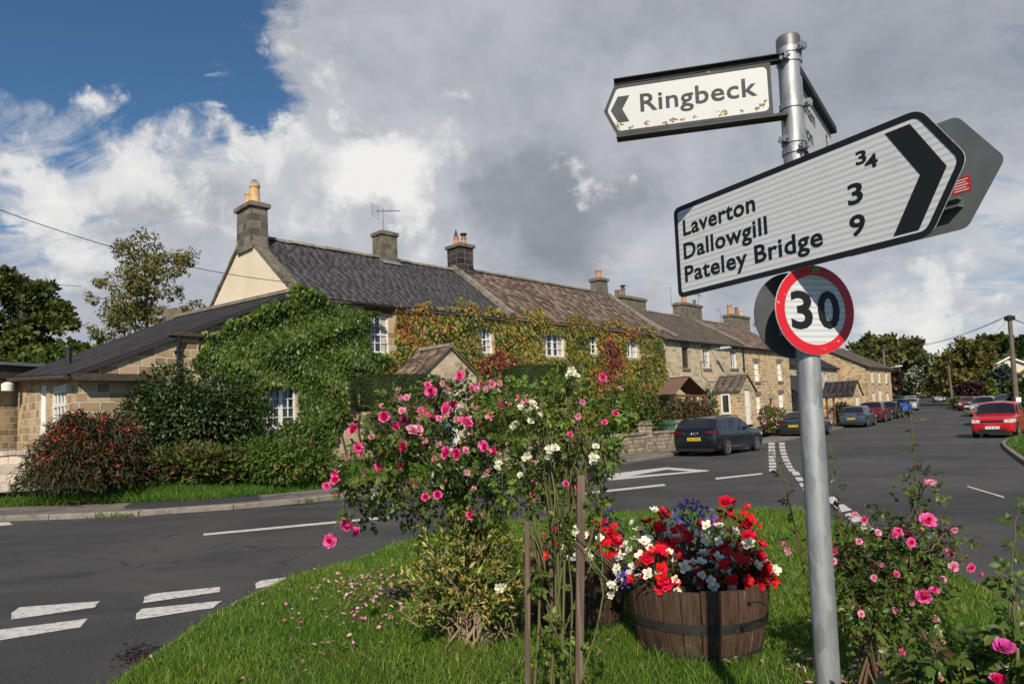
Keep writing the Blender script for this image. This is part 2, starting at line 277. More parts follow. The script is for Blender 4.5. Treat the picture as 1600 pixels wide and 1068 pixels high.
def car_paint(name, col, flake=.0):
    if name in MATS: return MATS[name]
    m, g = new_mat(name); finish(g, g.mix(g.noise(g.tc, 3., 3.), tuple(x*.92 for x in col), col), .4, metal=flake, spec=.2, coat=1.); return m

# ------------------------------------------------------------------ object helpers
def tag(o, label=None, cat=None, group=None, kind=None):
    if label: o['label'] = label
    if cat: o['category'] = cat
    if group: o['group'] = group
    if kind: o['kind'] = kind
    return o
def thing(name, label, cat, loc=(0, 0, 0), rz=0., group=None):
    o = bpy.data.objects.new(name, None); o.empty_display_size = .2; COL.objects.link(o)
    o.location = loc; o.rotation_euler = (0, 0, rz); return tag(o, label, cat, group)
def link(name, me, parent=None):
    o = bpy.data.objects.new(name, me); COL.objects.link(o)
    if parent is not None: o.parent = parent
    return o
def mlist(ms): return [MATS[x] if isinstance(x, str) else x for x in (ms if isinstance(ms, (list, tuple)) else [ms])]
def unit(v): v = np.asarray(v, float); return v/np.linalg.norm(v)

class MB:                                   # collects solids, links them as ONE mesh object
    def __init__(s): s.v, s.f, s.mi, s.c = [], [], [], 0
    def mat(s, i): s.c = i; return s
    def add(s, vs, fs):
        b = len(s.v); s.v += [tuple(map(float, q)) for q in vs]
        for f in fs: s.f.append([b+i for i in f]); s.mi.append(s.c)
        return s
    def hexa(s, p): return s.add(p, [(0, 3, 2, 1), (4, 5, 6, 7), (0, 1, 5, 4), (1, 2, 6, 5), (2, 3, 7, 6), (3, 0, 4, 7)])
    def box(s, x0, x1, y0, y1, z0, z1): return s.hexa([(x0, y0, z0), (x1, y0, z0), (x1, y1, z0), (x0, y1, z0), (x0, y0, z1), (x1, y0, z1), (x1, y1, z1), (x0, y1, z1)])
    def obox(s, c, ax, h):                  # oriented box: centre, three axes, three half sizes
        c = np.asarray(c, float); a = [np.asarray(ax[i], float)*h[i] for i in range(3)]
        return s.hexa([c+sx*a[0]+sy*a[1]+sz*a[2] for sz in (-1, 1) for sx, sy in ((-1, -1), (1, -1), (1, 1), (-1, 1))])
    def tube(s, pts, rad, n=8, cap=True):
        pts = [np.asarray(p, float) for p in pts]; k = len(pts); rad = [rad]*k if np.isscalar(rad) else rad
        vs, fs = [], []; up = None
        for i, p in enumerate(pts):
            t = unit(pts[min(i+1, k-1)]-pts[max(i-1, 0)]+1e-9)
            if up is None: up = np.cross(t, (0, 0, 1)) if abs(t[2]) < .9 else np.cross(t, (1, 0, 0))
            up = up - t*(up@t); up = unit(up); r = np.cross(t, up)
            for j in range(n): a = 2*math.pi*j/n; vs.append(p+(up*math.cos(a)+r*math.sin(a))*rad[i])
        for i in range(k-1):
            for j in range(n): fs.append((i*n+j, i*n+(j+1) % n, (i+1)*n+(j+1) % n, (i+1)*n+j))
        if cap: fs += [tuple(range(n))[::-1], tuple(range((k-1)*n, k*n))]
        return s.add(vs, fs)
    def lathe(s, prof, c=(0, 0, 0), n=20, cap=True, ax=None):
        c = np.asarray(c, float); X, Y, Z = ax if ax is not None else np.eye(3); vs, fs = [], []
        for r, z in prof:
            for j in range(n): a = 2*math.pi*j/n; vs.append(c+X*(r*math.cos(a))+Y*(r*math.sin(a))+Z*z)
        for i in range(len(prof)-1):
            for j in range(n): fs.append((i*n+j, i*n+(j+1) % n, (i+1)*n+(j+1) % n, (i+1)*n+j))
        if cap: fs += [tuple(range(n))[::-1], tuple(range((len(prof)-1)*n, len(prof)*n))]
        return s.add(vs, fs)
    def plate(s, poly, o, ax, t0, t1):      # polygon in plane (ax0, ax1) at o, thick from t0 to t1 along ax2
        o = np.asarray(o, float); n = len(poly)
        vs = [o+ax[0]*a+ax[1]*b+ax[2]*t for t in (t0, t1) for a, b in poly]
        return s.add(vs, [tuple(range(n))[::-1], tuple(range(n, 2*n))]+[(i, (i+1) % n, n+(i+1) % n, n+i) for i in range(n)])
    def ring(s, outer, inner, o, ax, t0, t1):   # frame between two outlines with as many corners
        o = np.asarray(o, float); n = len(outer)
        vs = [o+ax[0]*a+ax[1]*b+ax[2]*t for t in (t0, t1) for q in (outer, inner) for a, b in q]; fs = []
        for i in range(n):
            j = (i+1) % n; fs += [(2*n+i, 2*n+j, 3*n+j, 3*n+i), (i, n+i, n+j, j), (i, j, 2*n+j, 2*n+i), (n+i, 3*n+i, 3*n+j, n+j)]
        return s.add(vs, fs)
    def build(s, name, mats, parent=None, smooth=False, fix=True):
        me = bpy.data.meshes.new(name); me.from_pydata(s.v, [], s.f)
        for m in mlist(mats): me.materials.append(m)
        if any(s.mi): me.polygons.foreach_set('material_index', s.mi)
        if fix:
            b = bmesh.new(); b.from_mesh(me); bmesh.ops.recalc_face_normals(b, faces=b.faces)
            b.to_mesh(me); b.free()
        if smooth: me.polygons.foreach_set('use_smooth', [True]*len(me.polygons))
        me.update(); 
        if smooth and smooth is not True: me.set_sharp_from_angle(angle=R(smooth))
        return link(name, me, parent)

def np_mesh(name, V, Fs, mats, mi=None, smooth=False, parent=None):    # V (n,3), Fs (m,k)
    me = bpy.data.meshes.new(name); V = np.asarray(V, np.float32); Fs = np.asarray(Fs, np.int32); m, k = Fs.shape
    me.vertices.add(len(V)); me.vertices.foreach_set('co', V.ravel())
    me.loops.add(m*k); me.loops.foreach_set('vertex_index', Fs.ravel())
    me.polygons.add(m); me.polygons.foreach_set('loop_start', np.arange(0, m*k, k, dtype=np.int32))
    for x in mlist(mats): me.materials.append(x)
    if mi is not None: me.polygons.foreach_set('material_index', np.asarray(mi, np.int32))
    if smooth: me.polygons.foreach_set('use_smooth', np.ones(m, bool))
    me.update(calc_edges=True); return link(name, me, parent)

# leaf templates: (across, along, up)
T_OVAL = (np.array([(0, 0, 0), (-.34, .30, .10), (0, .33, 0), (.34, .30, .10), (-.30, .68, .06), (0, .7, -.03), (.30, .68, .06), (0, 1, -.14)]), np.array([(0, 2, 1), (0, 3, 2), (1, 2, 4), (2, 5, 4), (2, 3, 5), (3, 6, 5), (4, 5, 7), (5, 6, 7)]))
T_DIA = (np.array([(0, 0, 0), (-.36, .42, .09), (.36, .42, .09), (0, 1, -.06)]), np.array([(0, 3, 1), (0, 2, 3)]))
T_IVY = (np.array([(0, 0, 0), (-.42, .12, .06), (-.30, .45, .03), (0, 1, -.10), (.30, .45, .03), (.42, .12, .06), (0, .3, 0)]), np.array([(0, 6, 1), (1, 6, 2), (2, 6, 3), (3, 6, 4), (4, 6, 5), (5, 6, 0)]))
T_CLUMP = (np.array([(0, 0, 0), (-.45, .35, .15), (.1, .45, .05), (-.15, 1, -.1), (.5, .15, -.05), (.62, .75, .12), (-.5, .9, .2)]), np.array([(0, 2, 1), (1, 2, 3), (0, 4, 2), (2, 4, 5), (1, 3, 6)]))
T_BLADE = (np.array([(-.5, 0, 0), (.5, 0, 0), (-.38, .55, .10), (.38, .55, .10), (0, 1, .38)]), np.array([(0, 1, 2), (1, 3, 2), (2, 3, 4)]))
T_PETAL = (np.array([(0, 0, 0), (-.42, .45, .16), (0, .5, 0), (.42, .45, .16), (-.28, .95, .26), (0, 1., .16), (.28, .95, .26)]), np.array([(0, 2, 1), (0, 3, 2), (1, 2, 4), (2, 5, 4), (2, 3, 5), (3, 6, 5)]))

def scatter(name, T, P, A, N, L, Wd, mats, mi=None, parent=None, smooth=False):
    """one mesh of many leaves: at P, long axis A, face normal N, length L, width Wd"""
    P = np.asarray(P, float); n = len(P); A = np.asarray(A, float); N = np.asarray(N, float)
    A = A/np.maximum(np.linalg.norm(A, axis=1, keepdims=True), 1e-9)
    N = N - A*np.sum(A*N, 1, keepdims=True); bad = np.linalg.norm(N, axis=1) < 1e-3
    if bad.any(): N[bad] = np.cross(A[bad], RNG.normal(size=(bad.sum(), 3)))
    N = N/np.linalg.norm(N, axis=1, keepdims=True); S = np.cross(A, N)
    L = np.broadcast_to(np.asarray(L, float), (n,)); Wd = np.broadcast_to(np.asarray(Wd, float), (n,))
    tv, tf = T; V = P[:, None, :] + S[:, None, :]*(tv[None, :, 0, None]*Wd[:, None, None]) + A[:, None, :]*(tv[None, :, 1, None]*L[:, None, None]) + N[:, None, :]*(tv[None, :, 2, None]*L[:, None, None])
    Fs = (tf[None] + (np.arange(n)*len(tv))[:, None, None]).reshape(-1, tf.shape[1])
    m = np.repeat(np.asarray(mi), len(tf)) if mi is not None else None
    return np_mesh(name, V.reshape(-1, 3), Fs, mats, m, smooth, parent)
def rnd(n, s=1.): return RNG.normal(size=(n, 3))*s
def sph(n): v = RNG.normal(size=(n, 3)); return v/np.linalg.norm(v, axis=1, keepdims=True)

def inpoly(X, Y, poly):
    poly = np.asarray(poly, float); c = np.zeros(len(X), bool); j = len(poly)-1
    for i in range(len(poly)):
        xi, yi = poly[i]; xj, yj = poly[j]
        c ^= ((yi > Y) != (yj > Y)) & (X < (xj-xi)*(Y-yi)/((yj-yi) or 1e-12)+xi); j = i
    return c
def sample_poly(poly, n):
    poly = np.asarray(poly, float); lo, hi = poly.min(0), poly.max(0); out = np.zeros((0, 2))
    while len(out) < n:
        q = RNG.uniform(lo, hi, (n*2, 2)); out = np.vstack([out, q[inpoly(q[:, 0], q[:, 1], poly)]])
    return out[:n]
def ragged(poly, step=.35, amt=.12):        # a wandering outline
    out = []; k = len(poly)
    for i in range(k):
        a, b = np.asarray(poly[i], float), np.asarray(poly[(i+1) % k], float); m = max(1, int(np.linalg.norm(b-a)/step))
        for j in range(m): out.append(a+(b-a)*j/m+RNG.normal(size=2)*amt)
    return out

# lettering, real outlines laid on a sign's plane
FONT_CACHE = {}
def glyphs(txt, bold):
    k = (txt, bold)
    if k not in FONT_CACHE:
        cu = bpy.data.curves.new('letters', 'FONT'); cu.body = txt; cu.size = 1; cu.offset = bold; cu.resolution_u = 3; cu.space_character = 1.06
        ob = bpy.data.objects.new('letters', cu); COL.objects.link(ob); bpy.context.view_layer.update()
        me = bpy.data.meshes.new_from_object(ob.evaluated_get(bpy.context.evaluated_depsgraph_get()))
        v = np.array([q.co[:2] for q in me.vertices]); f = [tuple(p.vertices) for p in me.polygons]
        bpy.data.objects.remove(ob); bpy.data.curves.remove(cu); bpy.data.meshes.remove(me); FONT_CACHE[k] = (v, f)
    return FONT_CACHE[k]
def letters(mb, txt, o, ax, box, bold=.03, t=.001, cap=None):
    """fit txt: box = (left, baseline, width, cap height) in the plane o, ax"""
    v, f = glyphs(txt, bold); x0, x1 = v[:, 0].min(), v[:, 0].max(); H = glyphs('H', bold)[0][:, 1]
    u = (v[:, 0]-x0)/(x1-x0)*box[2]+box[0]; w_ = (v[:, 1]-H.min())/(H.max()-H.min())*box[3]+box[1]
    o = np.asarray(o, float); return mb.add([o+ax[0]*a+ax[1]*b+ax[2]*t for a, b in zip(u, w_)], f)

# ------------------------------------------------------------------ land, road, pavement, markings
def sheet(name, left, right, mats, dz, nu=10, kind='structure', dz2=None):
    """surface lofted between two edge lines with as many points, lying on the land"""
    V, Fs = [], []; k = len(left)
    for a, b in zip(left, right):
        for j in range(nu+1):
            x = a[0]+(b[0]-a[0])*j/nu; y = a[1]+(b[1]-a[1])*j/nu; V.append((x, y, float(zf(x, y))+dz+((dz2 if dz2 is not None else dz)-dz)*j/nu))
    for i in range(k-1):
        for j in range(nu): p = i*(nu+1)+j; Fs.append((p, p+1, p+nu+2, p+nu+1))
    return tag(np_mesh(name, V, Fs, mats, smooth=True), kind=kind)
def dense(pts, step=1.):
    out = []
    for a, b in zip(pts[:-1], pts[1:]):
        a, b = np.asarray(a, float), np.asarray(b, float); m = max(1, int(np.linalg.norm(b-a)/step))
        out += [a+(b-a)*j/m for j in range(m)]
    return out+[np.asarray(pts[-1], float)]
def resamp(pts, n):
    p = np.asarray(pts, float); s = np.r_[0, np.cumsum(np.linalg.norm(np.diff(p, axis=0), axis=1))]
    t = np.linspace(0, s[-1], n); return np.c_[np.interp(t, s, p[:, 0]), np.interp(t, s, p[:, 1])]
def smooth_line(pts, n=80, it=3):
    p = np.asarray(pts, float)
    for _ in range(it): q = [p[0]]; [q.extend([a*.75+b*.25, a*.25+b*.75]) for a, b in zip(p[:-1], p[1:])]; q.append(p[-1]); p = np.array(q)
    return resamp(p, n)
def offset_line(p, d):
    t = np.gradient(np.asarray(p, float), axis=0); t /= np.linalg.norm(t, axis=1, keepdims=True); return p+np.c_[-t[:, 1], t[:, 0]]*d
U = np.array([math.cos(R(45)), math.sin(R(45))]); NV = np.array([U[1], -U[0]])     # along the terrace; out towards the street
P0 = np.array([-6.4, 21.84]); TK, TZ = 1.12, -.186                               # terrace origin, its unit and its datum
def loc2(a, o=0.): q = P0+U*a*TK+NV*o*TK; return q                                       # terrace coordinates to ground

# the far kerb: along the side road, round the corner, up the terrace
KERB = smooth_line([(-70, 13.2), (-30, 13.3), (-12, 13.6), (-7.2, 13.2), (-5.2, 14.0), (-3.2, 15.7), (0, 19.0), (3.2, 22.4), (5.9, 26.2), (8.4, 29.3), (12.2, 33.6), (14.4, 36.0), (18, 41.5)]+[tuple(ground(*q)[:2]) for q in ((1318, 668), (1352, 659), (1380, 650), (1400, 641), (1412, 634), (1421, 627), (1424, 621.5), (1412, 617))], 220)
RIGHT = smooth_line([tuple(ground(*q)[:2]) for q in [(1630, 740), (1600, 722), (1576, 704), (1566, 694)]]+[(21.3, 29.5), (25.5, 33.0)]+[tuple(ground(*q)[:2]) for q in ((1538, 661), (1520, 650), (1506, 642), (1497, 635), (1488, 628.5), (1474, 622), (1452, 617))], 120)
def build_land():
    xs = np.r_[np.arange(-700, -80, 40), np.arange(-80, 120, 4), np.arange(120, 1000, 40)]; ys = np.r_[np.arange(-60, 240, 4), np.arange(240, 1500, 45)]
    X, Y = np.meshgrid(xs, ys); Z = zf(X, Y); far = np.maximum(0, Y-170)
    Z = np.where(Y > 170, zf(X, 170)+far*.004, Z) + np.maximum(0, X-92-np.maximum(0, Y-60)*.2)**1.15*.06*np.clip((Y-60)/60, 0, 1) - .05
    Z = Z - np.maximum(0, -X-20)*.02
    n = len(xs); V = np.c_[X.ravel(), Y.ravel(), np.minimum(Z, 60).ravel()]; i = np.arange(len(V)).reshape(X.shape)
    Fs = np.stack([i[:-1, :-1], i[:-1, 1:], i[1:, 1:], i[1:, :-1]], -1).reshape(-1, 4)
    tag(np_mesh('ground', V, Fs, 'field', smooth=True), kind='structure')
    # tarmac: the side road with the junction, then the street
    k1 = [p for p in KERB if p[0] < 14.4]; k2 = [p for p in KERB if p[0] >= 14.0]
    lo = resamp([(-70, -14), (-3, -14), (24, -14), tuple(RIGHT[0]+(4, -8))]+[tuple(q+(.05, -.05)) for q in RIGHT[:35]], len(k1))
    r2 = resamp(RIGHT[34:], len(k2))
    L = list(k1)+list(k2); Rr = list(lo)+list(r2)
    L = [np.asarray(p)+(-.03, .03) for p in L]
    sheet('road', L, Rr, 'asphalt', 0., 26)
    # pavement between kerb and gardens; kerbstones
    ko = offset_line(KERB, .14); po = offset_line(KERB, 1.75); sheet('pavement', [p for p in ko], [p for p in po], 'pavement', .10, 4)
    kb = MB(); kk = resamp(KERB[30:190], 150)
    for i in range(len(kk)-1):
        a, b = kk[i], kk[i+1]; t = unit(np.r_[b-a, 0]); nn = np.array([-t[1], t[0], 0]); l = np.linalg.norm(b-a)/2-.009
        c = np.r_[(a+b)/2, 0]; c[2] = float(zf(c[0], c[1])); z = c[2]
        h = .105+random.uniform(-.006, .01); c = c+nn*random.uniform(-.008, .008)
        A = [c+t*sx*l+nn*oy for sx in (-1, 1) for oy in (0, .17)]
        lowf = [A[0], A[2], A[3], A[1]]; kb.add([p+np.array([0, 0, -.1]) for p in lowf]+[p+np.array([0, 0, h-.022]) for p in lowf]+[lowf[0]+nn*.022+(0, 0, h), lowf[1]+nn*.022+(0, 0, h), lowf[2]+(0, 0, h), lowf[3]+(0, 0, h)],
            [(0, 1, 5, 4), (4, 5, 9, 8), (8, 9, 10, 11), (2, 3, 7, 6), (6, 7, 11, 10), (1, 2, 6, 5), (5, 6, 10, 9), (3, 0, 4, 7), (7, 4, 8, 11)])
    tag(kb.build('kerb', 'kerb_stone'), kind='structure')
    # grass strip and garden soil between pavement and the terrace
    kn = [p for p in KERB if -40 < p[0] < 1.5]; v0 = offset_line(np.array(kn), 1.75); v1 = np.array([(p[0]-.7, p[1]+2.0) for p in v0])
    sheet('verge', v0, v1, 'turf', .112, 6, dz2=.46)
    g0 = v1; g1 = np.array([(p[0]-5., p[1]+9.) for p in v1]); sheet('garden_ground', g0, g1, 'turf', .46, 6, dz2=.75)
    kn = [p for p in KERB if 1.2 < p[0] < 30]; v0 = offset_line(np.array(kn), 1.74); v1 = offset_line(np.array(kn), 8); sheet('terrace_ground', v0+(v1-v0)*.06, v1, 'soil', .45, 4, dz2=.72)
    return v0
ISLE_PX = [(195, 1068), (262, 1020), (330, 970), (395, 935), (460, 905), (515, 893), (560, 878), (600, 862), (640, 848), (760, 822), (880, 812), (1000, 806), (1110, 801), (1200, 800), (1262, 806), (1330, 828), (1400, 858), (1470, 892), (1530, 922), (1565, 944), (1600, 966)]
ISLE = [tuple(ground(x, y)[:2]) for x, y in ISLE_PX]
ISLE = ISLE+[(3.75, 4.2), (3.7, 3.0), (3.3, 1.6), (2.4, .2), (.8, -1.2), (-.8, -1.2), (-1.9, .2), (-2.4, 2.0), (-2.52, 3.4)]
ISLE_C = np.array([.9, 5.0])
def isle_h(x, y):
    d = np.full(np.shape(x), 9.); P = np.array(ISLE)
    for i in range(len(P)):
        a, b = P[i], P[(i+1) % len(P)]; ab = b-a; t = np.clip(((x-a[0])*ab[0]+(y-a[1])*ab[1])/(ab@ab), 0, 1)
        d = np.minimum(d, np.hypot(x-a[0]-ab[0]*t, y-a[1]-ab[1]*t))
    return .045+.10*np.clip(d/1.3, 0, 1)**.8 + .012*np.sin(x*2.1+1)*np.sin(y*1.7)
def build_island():
    V, Fs = [], []; rings = 22; P = np.array(dense(ISLE+[ISLE[0]], .25)[:-1]); k = len(P)
    for r in range(rings+1):
        f = 1-(r/rings)**1.0*.999
        q = ISLE_C+(P-ISLE_C)*f; z = isle_h(q[:, 0], q[:, 1]) if r else np.full(k, .0)
        V.append(np.c_[q, z])
        if r == 0: V.append(np.c_[ISLE_C+(P-ISLE_C)*.997, isle_h(P[:, 0], P[:, 1])])
    V = np.vstack(V)
    for r in range(rings+1):
        for j in range(k): Fs.append((r*k+j, r*k+(j+1) % k, (r+1)*k+(j+1) % k, (r+1)*k+j))
    tag(np_mesh('lawn', V, Fs, 'turf', smooth=True), kind='structure')
    e = MB()                                                      # worn stone edging, nearly swallowed by the turf
    for i in range(0, k):
        a, b = P[i], P[(i+1) % k]; t = np.r_[(b-a)/np.linalg.norm(b-a), 0]; nn = np.array([-t[1], t[0], 0])
        e.obox(np.r_[(a+b)/2, .012]-nn*.0, [t, nn, (0, 0, 1)], (np.linalg.norm(b-a)/2-.004, .028, .024+random.uniform(0, .008)))
    tag(e.build('lawn_edging', 'kerb_stone'), kind='structure')
def blades(name, P, zfun, L, Wd, matname, lean=.5, mi=None):
    n = len(P); Z = zfun(P[:, 0], P[:, 1]); A = np.c_[RNG.normal(size=(n, 2))*lean*.6, np.ones(n)]
    N = np.c_[RNG.normal(size=(n, 2)), np.zeros(n)+.05]
    o = scatter(name, T_BLADE, np.c_[P, Z-.01], A, N, L, Wd, matname, mi); return o
def build_grass():
    def dens(poly, n): return sample_poly(poly, n)
    near = [p for p in ISLE]; P = dens(near, 420000); d = np.hypot(P[:, 0], P[:, 1])
    keep = (P[:, 1] > 2.6) & (np.abs(P[:, 0]/np.maximum(P[:, 1], .1)-.05) < 1.0) & (RNG.random(len(P)) < np.clip(1.6/(d/3.4)**1.5, .15, 1)); P = P[keep]; d = d[keep]
    patch = np.sin(P[:, 0]*3.1+P[:, 1]*1.3)*np.sin(P[:, 1]*2.3-P[:, 0])*.3+1
    L = (RNG.gamma(5, .0085, len(P))+.010)*np.clip(patch, .6, 1.4); Wd = (.0035+.0012*RNG.random(len(P)))*np.clip(d/4., 1, 2.2)
    worn = np.sin(P[:, 0]*1.7+2)*np.sin(P[:, 1]*1.9+P[:, 0])+RNG.normal(0, .5, len(P)); GM = np.where(RNG.random(len(P)) < .03+.08*(worn > .8), 1, np.where(worn < -.6, 2, 0))
    tag(blades('grass', P, isle_h, L, Wd, ['grass_blade', 'straw_blade', 'verge_blade'], .75, GM), 'short green lawn grass on the junction island round the planted barrels', 'grass', kind='stuff')
    # broad clover-like weeds in the lawn
    # fallen rose petals
    Q = np.vstack([RNG.normal((-1.0, 5.9), (.42, .55), (520, 2)), RNG.normal((-.35, 5.2), (.8, .6), (90, 2)), RNG.normal((1.75, 3.6), (.22, .3), (130, 2)), RNG.normal((2.05, 2.75), (.2, .2), (60, 2)), RNG.uniform((-1.5, 3.9), (2.6, 6.4), (70, 2))])
    Q = Q[inpoly(Q[:, 0], Q[:, 1], ISLE)]; n = len(Q); Z = isle_h(Q[:, 0], Q[:, 1])+RNG.uniform(.025, .055, n)
    tag(scatter('fallen_petals', T_PETAL, np.c_[Q, Z], np.c_[RNG.normal(size=(n, 2)), RNG.normal(size=n)*.3], np.c_[RNG.normal(size=(n, 2))*.4, np.ones(n)], RNG.uniform(.02, .042, n), RNG.uniform(.018, .036, n), ['petal_fallen', 'petal_pale_pink', 'petal_pink'], RNG.choice(3, n, p=[.6, .33, .07])), 'pale pink rose petals fallen on the lawn below the rose bushes', 'petals', kind='stuff')
    cc = sample_poly(ISLE, 260); cc = cc[(cc[:, 1] > 3)]; Q = np.repeat(cc, 9, 0)+RNG.normal(0, .035, (len(cc)*9, 2)); Q = Q[inpoly(Q[:, 0], Q[:, 1], ISLE)]; n = len(Q)
    tag(scatter('lawn_weeds', T_OVAL, np.c_[Q, isle_h(Q[:, 0], Q[:, 1])+.02], np.c_[RNG.normal(size=(n, 2)), RNG.uniform(.1, .7, n)], np.c_[RNG.normal(size=(n, 2))*.3, np.ones(n)], RNG.uniform(.025, .06, n), RNG.uniform(.018, .035, n), ['border_leaf', 'young_leaf'], RNG.integers(0, 2, n)), 'broad-leaved weeds and clover growing in the island lawn', 'weeds', kind='stuff')
    # verge across the side road
    kn = np.array([p for p in KERB if -22 < p[0] < 1.]); v0 = offset_line(kn, 1.72); n = 60000
    i = RNG.integers(0, len(v0)-1, n); t = RNG.random(n)[:, None]; b = v0[i]*(1-t)+v0[i+1]*t; s = RNG.random(n)**1.1
    P = b+np.c_[-.7*s, 2.0*s]; zv = .112+.348*s
    tag(blades('verge_grass', P, lambda x, y: zv, RNG.gamma(6, .017, n)+.02+.05*(s > .5)*RNG.random(n), .012, 'verge_blade', .8), 'longer green grass on the verge in front of the ivy cottage', 'grass', kind='stuff')
    n = 16000; i = RNG.integers(0, 45, n); t = RNG.random(n)[:, None]; b = RIGHT[i]*(1-t)+RIGHT[i+1]*t; s = RNG.random(n); P = b+np.c_[s*4+.05, -s*2.2]
    tag(blades('roadside_grass', P, lambda x, y: zf(x, y)+.1, RNG.gamma(6, .02, n)+.03, .02, 'verge_blade', .8), 'green grass verge beside the red parked car', 'grass', kind='stuff')
    rr = RIGHT[:60]; sheet('roadside_verge', rr, rr+np.array([9, -5.]), 'turf', .09, 5)
    e = MB()
    for a, b in zip(rr[:-1], rr[1:]):
        t = np.r_[(b-a)/np.linalg.norm(b-a), 0]; nn = np.array([-t[1], t[0], 0]); c = np.r_[(a+b)/2, 0]; c[2] = float(zf(*c[:2]))+.045; e.obox(c, [t, nn, (0, 0, 1)], (np.linalg.norm(b-a)/2-.004, .06, .05))
    tag(e.build('roadside_kerb', 'kerb_stone'), kind='structure')
def marking(polys, name='road_marking', m='line_paint', dz=.004):
    mb = MB()
    dz0 = dz
    for ip, poly in enumerate(polys):
        dz = dz0+.0012*(ip % 4); P = [ground(x, y, dz) for x, y in poly]; k = len(P)
        out = []                                                   # slightly broken edges
        for i in range(k):
            a, b = P[i], P[(i+1) % k]; s = max(1, int(np.linalg.norm(b-a)/.12)); s = min(s, 24)
            for j in range(s): out.append(a+(b-a)*j/s+np.r_[RNG.normal(size=2)*.004, 0])
        for q in out: q[2] = float(zf(q[0], q[1]))+dz
        mb.add(out, [tuple(range(len(out)))])
    return tag(mb.build(name, m, fix=False), kind='structure')
def build_markings():
    marking([[(-40, 988), (-40, 1004), (0, 999), (125, 979), (138, 965), (118, 968)], [(18, 957), (30, 948), (157, 938), (148, 948), (18, 967)], [(213, 958), (222, 950), (346, 938), (333, 949), (213, 967)], [(224, 932), (236, 927), (344, 916), (344, 924), (224, 941)], [(399, 911), (408, 906), (468, 899), (448, 909), (399, 919)],
             [(-20, 816), (14, 815), (20, 819), (-20, 823)]])
    marking([[(317, 833), (318, 836), (608, 809), (606, 806)], [(900, 770), (902, 773), (1041, 758), (1037, 755.5)], [(1117, 746), (1119, 748.5), (1192, 740.5), (1190, 738.5)],
             [(935, 742), (1041, 729.5), (1048, 731.8), (972, 745.5)], [(1041, 729.5), (1107, 734.3), (1080, 735.8), (1034, 732.5)], [(950, 746.2), (1082, 735.7), (1107, 734.3), (1107, 735.5), (952, 750)], [(1510, 758), (1512, 760), (1571, 778), (1568, 775)]])
    ds = []
    for k in range(9):
        a, b = k/9., (k+.72)/9.; Y0, Y1 = 691+46*a, 691+46*b
        ds.append([(1200.5+1.2*a, Y0), (1210.5+3*a, Y0), (1210.5+3*b, Y1), (1200.5+1.2*b, Y1)])
        f = lambda t: 1217+2*t+15*t*t; ds.append([(f(a), Y0), (f(a)+9+1*a, Y0), (f(b)+9+1*b, Y1), (f(b), Y1)])
    for k in range(4):
        a = 736+9*k; x = 1236+6*k; ds.append([(x, a), (x+11, a), (x+15, a+6), (x+4, a+6)])
    ds += [[(1290, 777), (1303, 775), (1312, 784), (1299, 787)], [(1302, 789), (1318, 787), (1332, 796), (1312, 800)], [(1318, 803), (1338, 799), (1350, 812), (1334, 816)], [(1338, 818), (1354, 815), (1366, 826), (1350, 830)]]
    marking(ds)
    # darker relaid strips, a wet leaf-litter stain
    marking([[(560, 800), (700, 783), (712, 789), (574, 806)], [(1350, 700), (1412, 694), (1440, 704), (1372, 712)]], 'tarmac_repair', 'repair_patch', .002)
    mb = MB(); c = ground(300, 858); c[2] = .006
    pav = ground(310, 778, .1)
    d = MB(); p = [ground(x, y, .106) for x, y in ((286, 779), (318, 774), (331, 777), (297, 783))]; d.add(p, [(0, 1, 2, 3)]); d.add([q-(0, 0, .004) for q in p], [(0, 1, 2, 3)]); 
    o = d.build('drain_cover', 'rust_iron', fix=False); tag(o, 'rusty rectangular iron drain cover set in the dark pavement', 'drain cover')
    pp = [ground(x, y, .1025) for x, y in ((192, 793), (225, 772), (300, 762), (400, 762), (408, 781), (330, 787), (240, 794))]
    m = MB(); m.add(pp, [tuple(range(len(pp)))]); tag(m.build('pavement_repair', 'repair_patch', fix=False), kind='structure')
    Q = np.vstack([ground(x, y, .01) for x, y in [(random.gauss(225, 18), random.gauss(1024, 8)) for _ in range(300)]]); n = len(Q)
    tag(scatter('leaf_litter', T_DIA, Q, np.c_[RNG.normal(size=(n, 2)), np.zeros(n)], np.c_[RNG.normal(size=(n, 2))*.3, np.ones(n)], RNG.uniform(.02, .05, n), RNG.uniform(.02, .04, n), 'purple_leaf'), 'dark brown leaf litter gathered in the gutter by the lawn edge', 'leaf litter', kind='stuff')
    # weeds in the kerb joints
    V = []; 
    for px in (8, 45, 122, 176, 465):
        g0 = ground(px, 806 if px < 300 else 784, .02)
        k = 60; V.append(np.c_[g0[0]+RNG.normal(size=k)*.22, g0[1]+RNG.normal(size=k)*.03])
    V = np.vstack(V); tag(blades('kerb_weeds', V, lambda x, y: np.full(np.shape(x), .02), RNG.uniform(.06, .16, len(V)), .02, 'verge_blade', 1.2), 'tufts of weed growing from the kerbstone joints', 'weeds', kind='stuff')

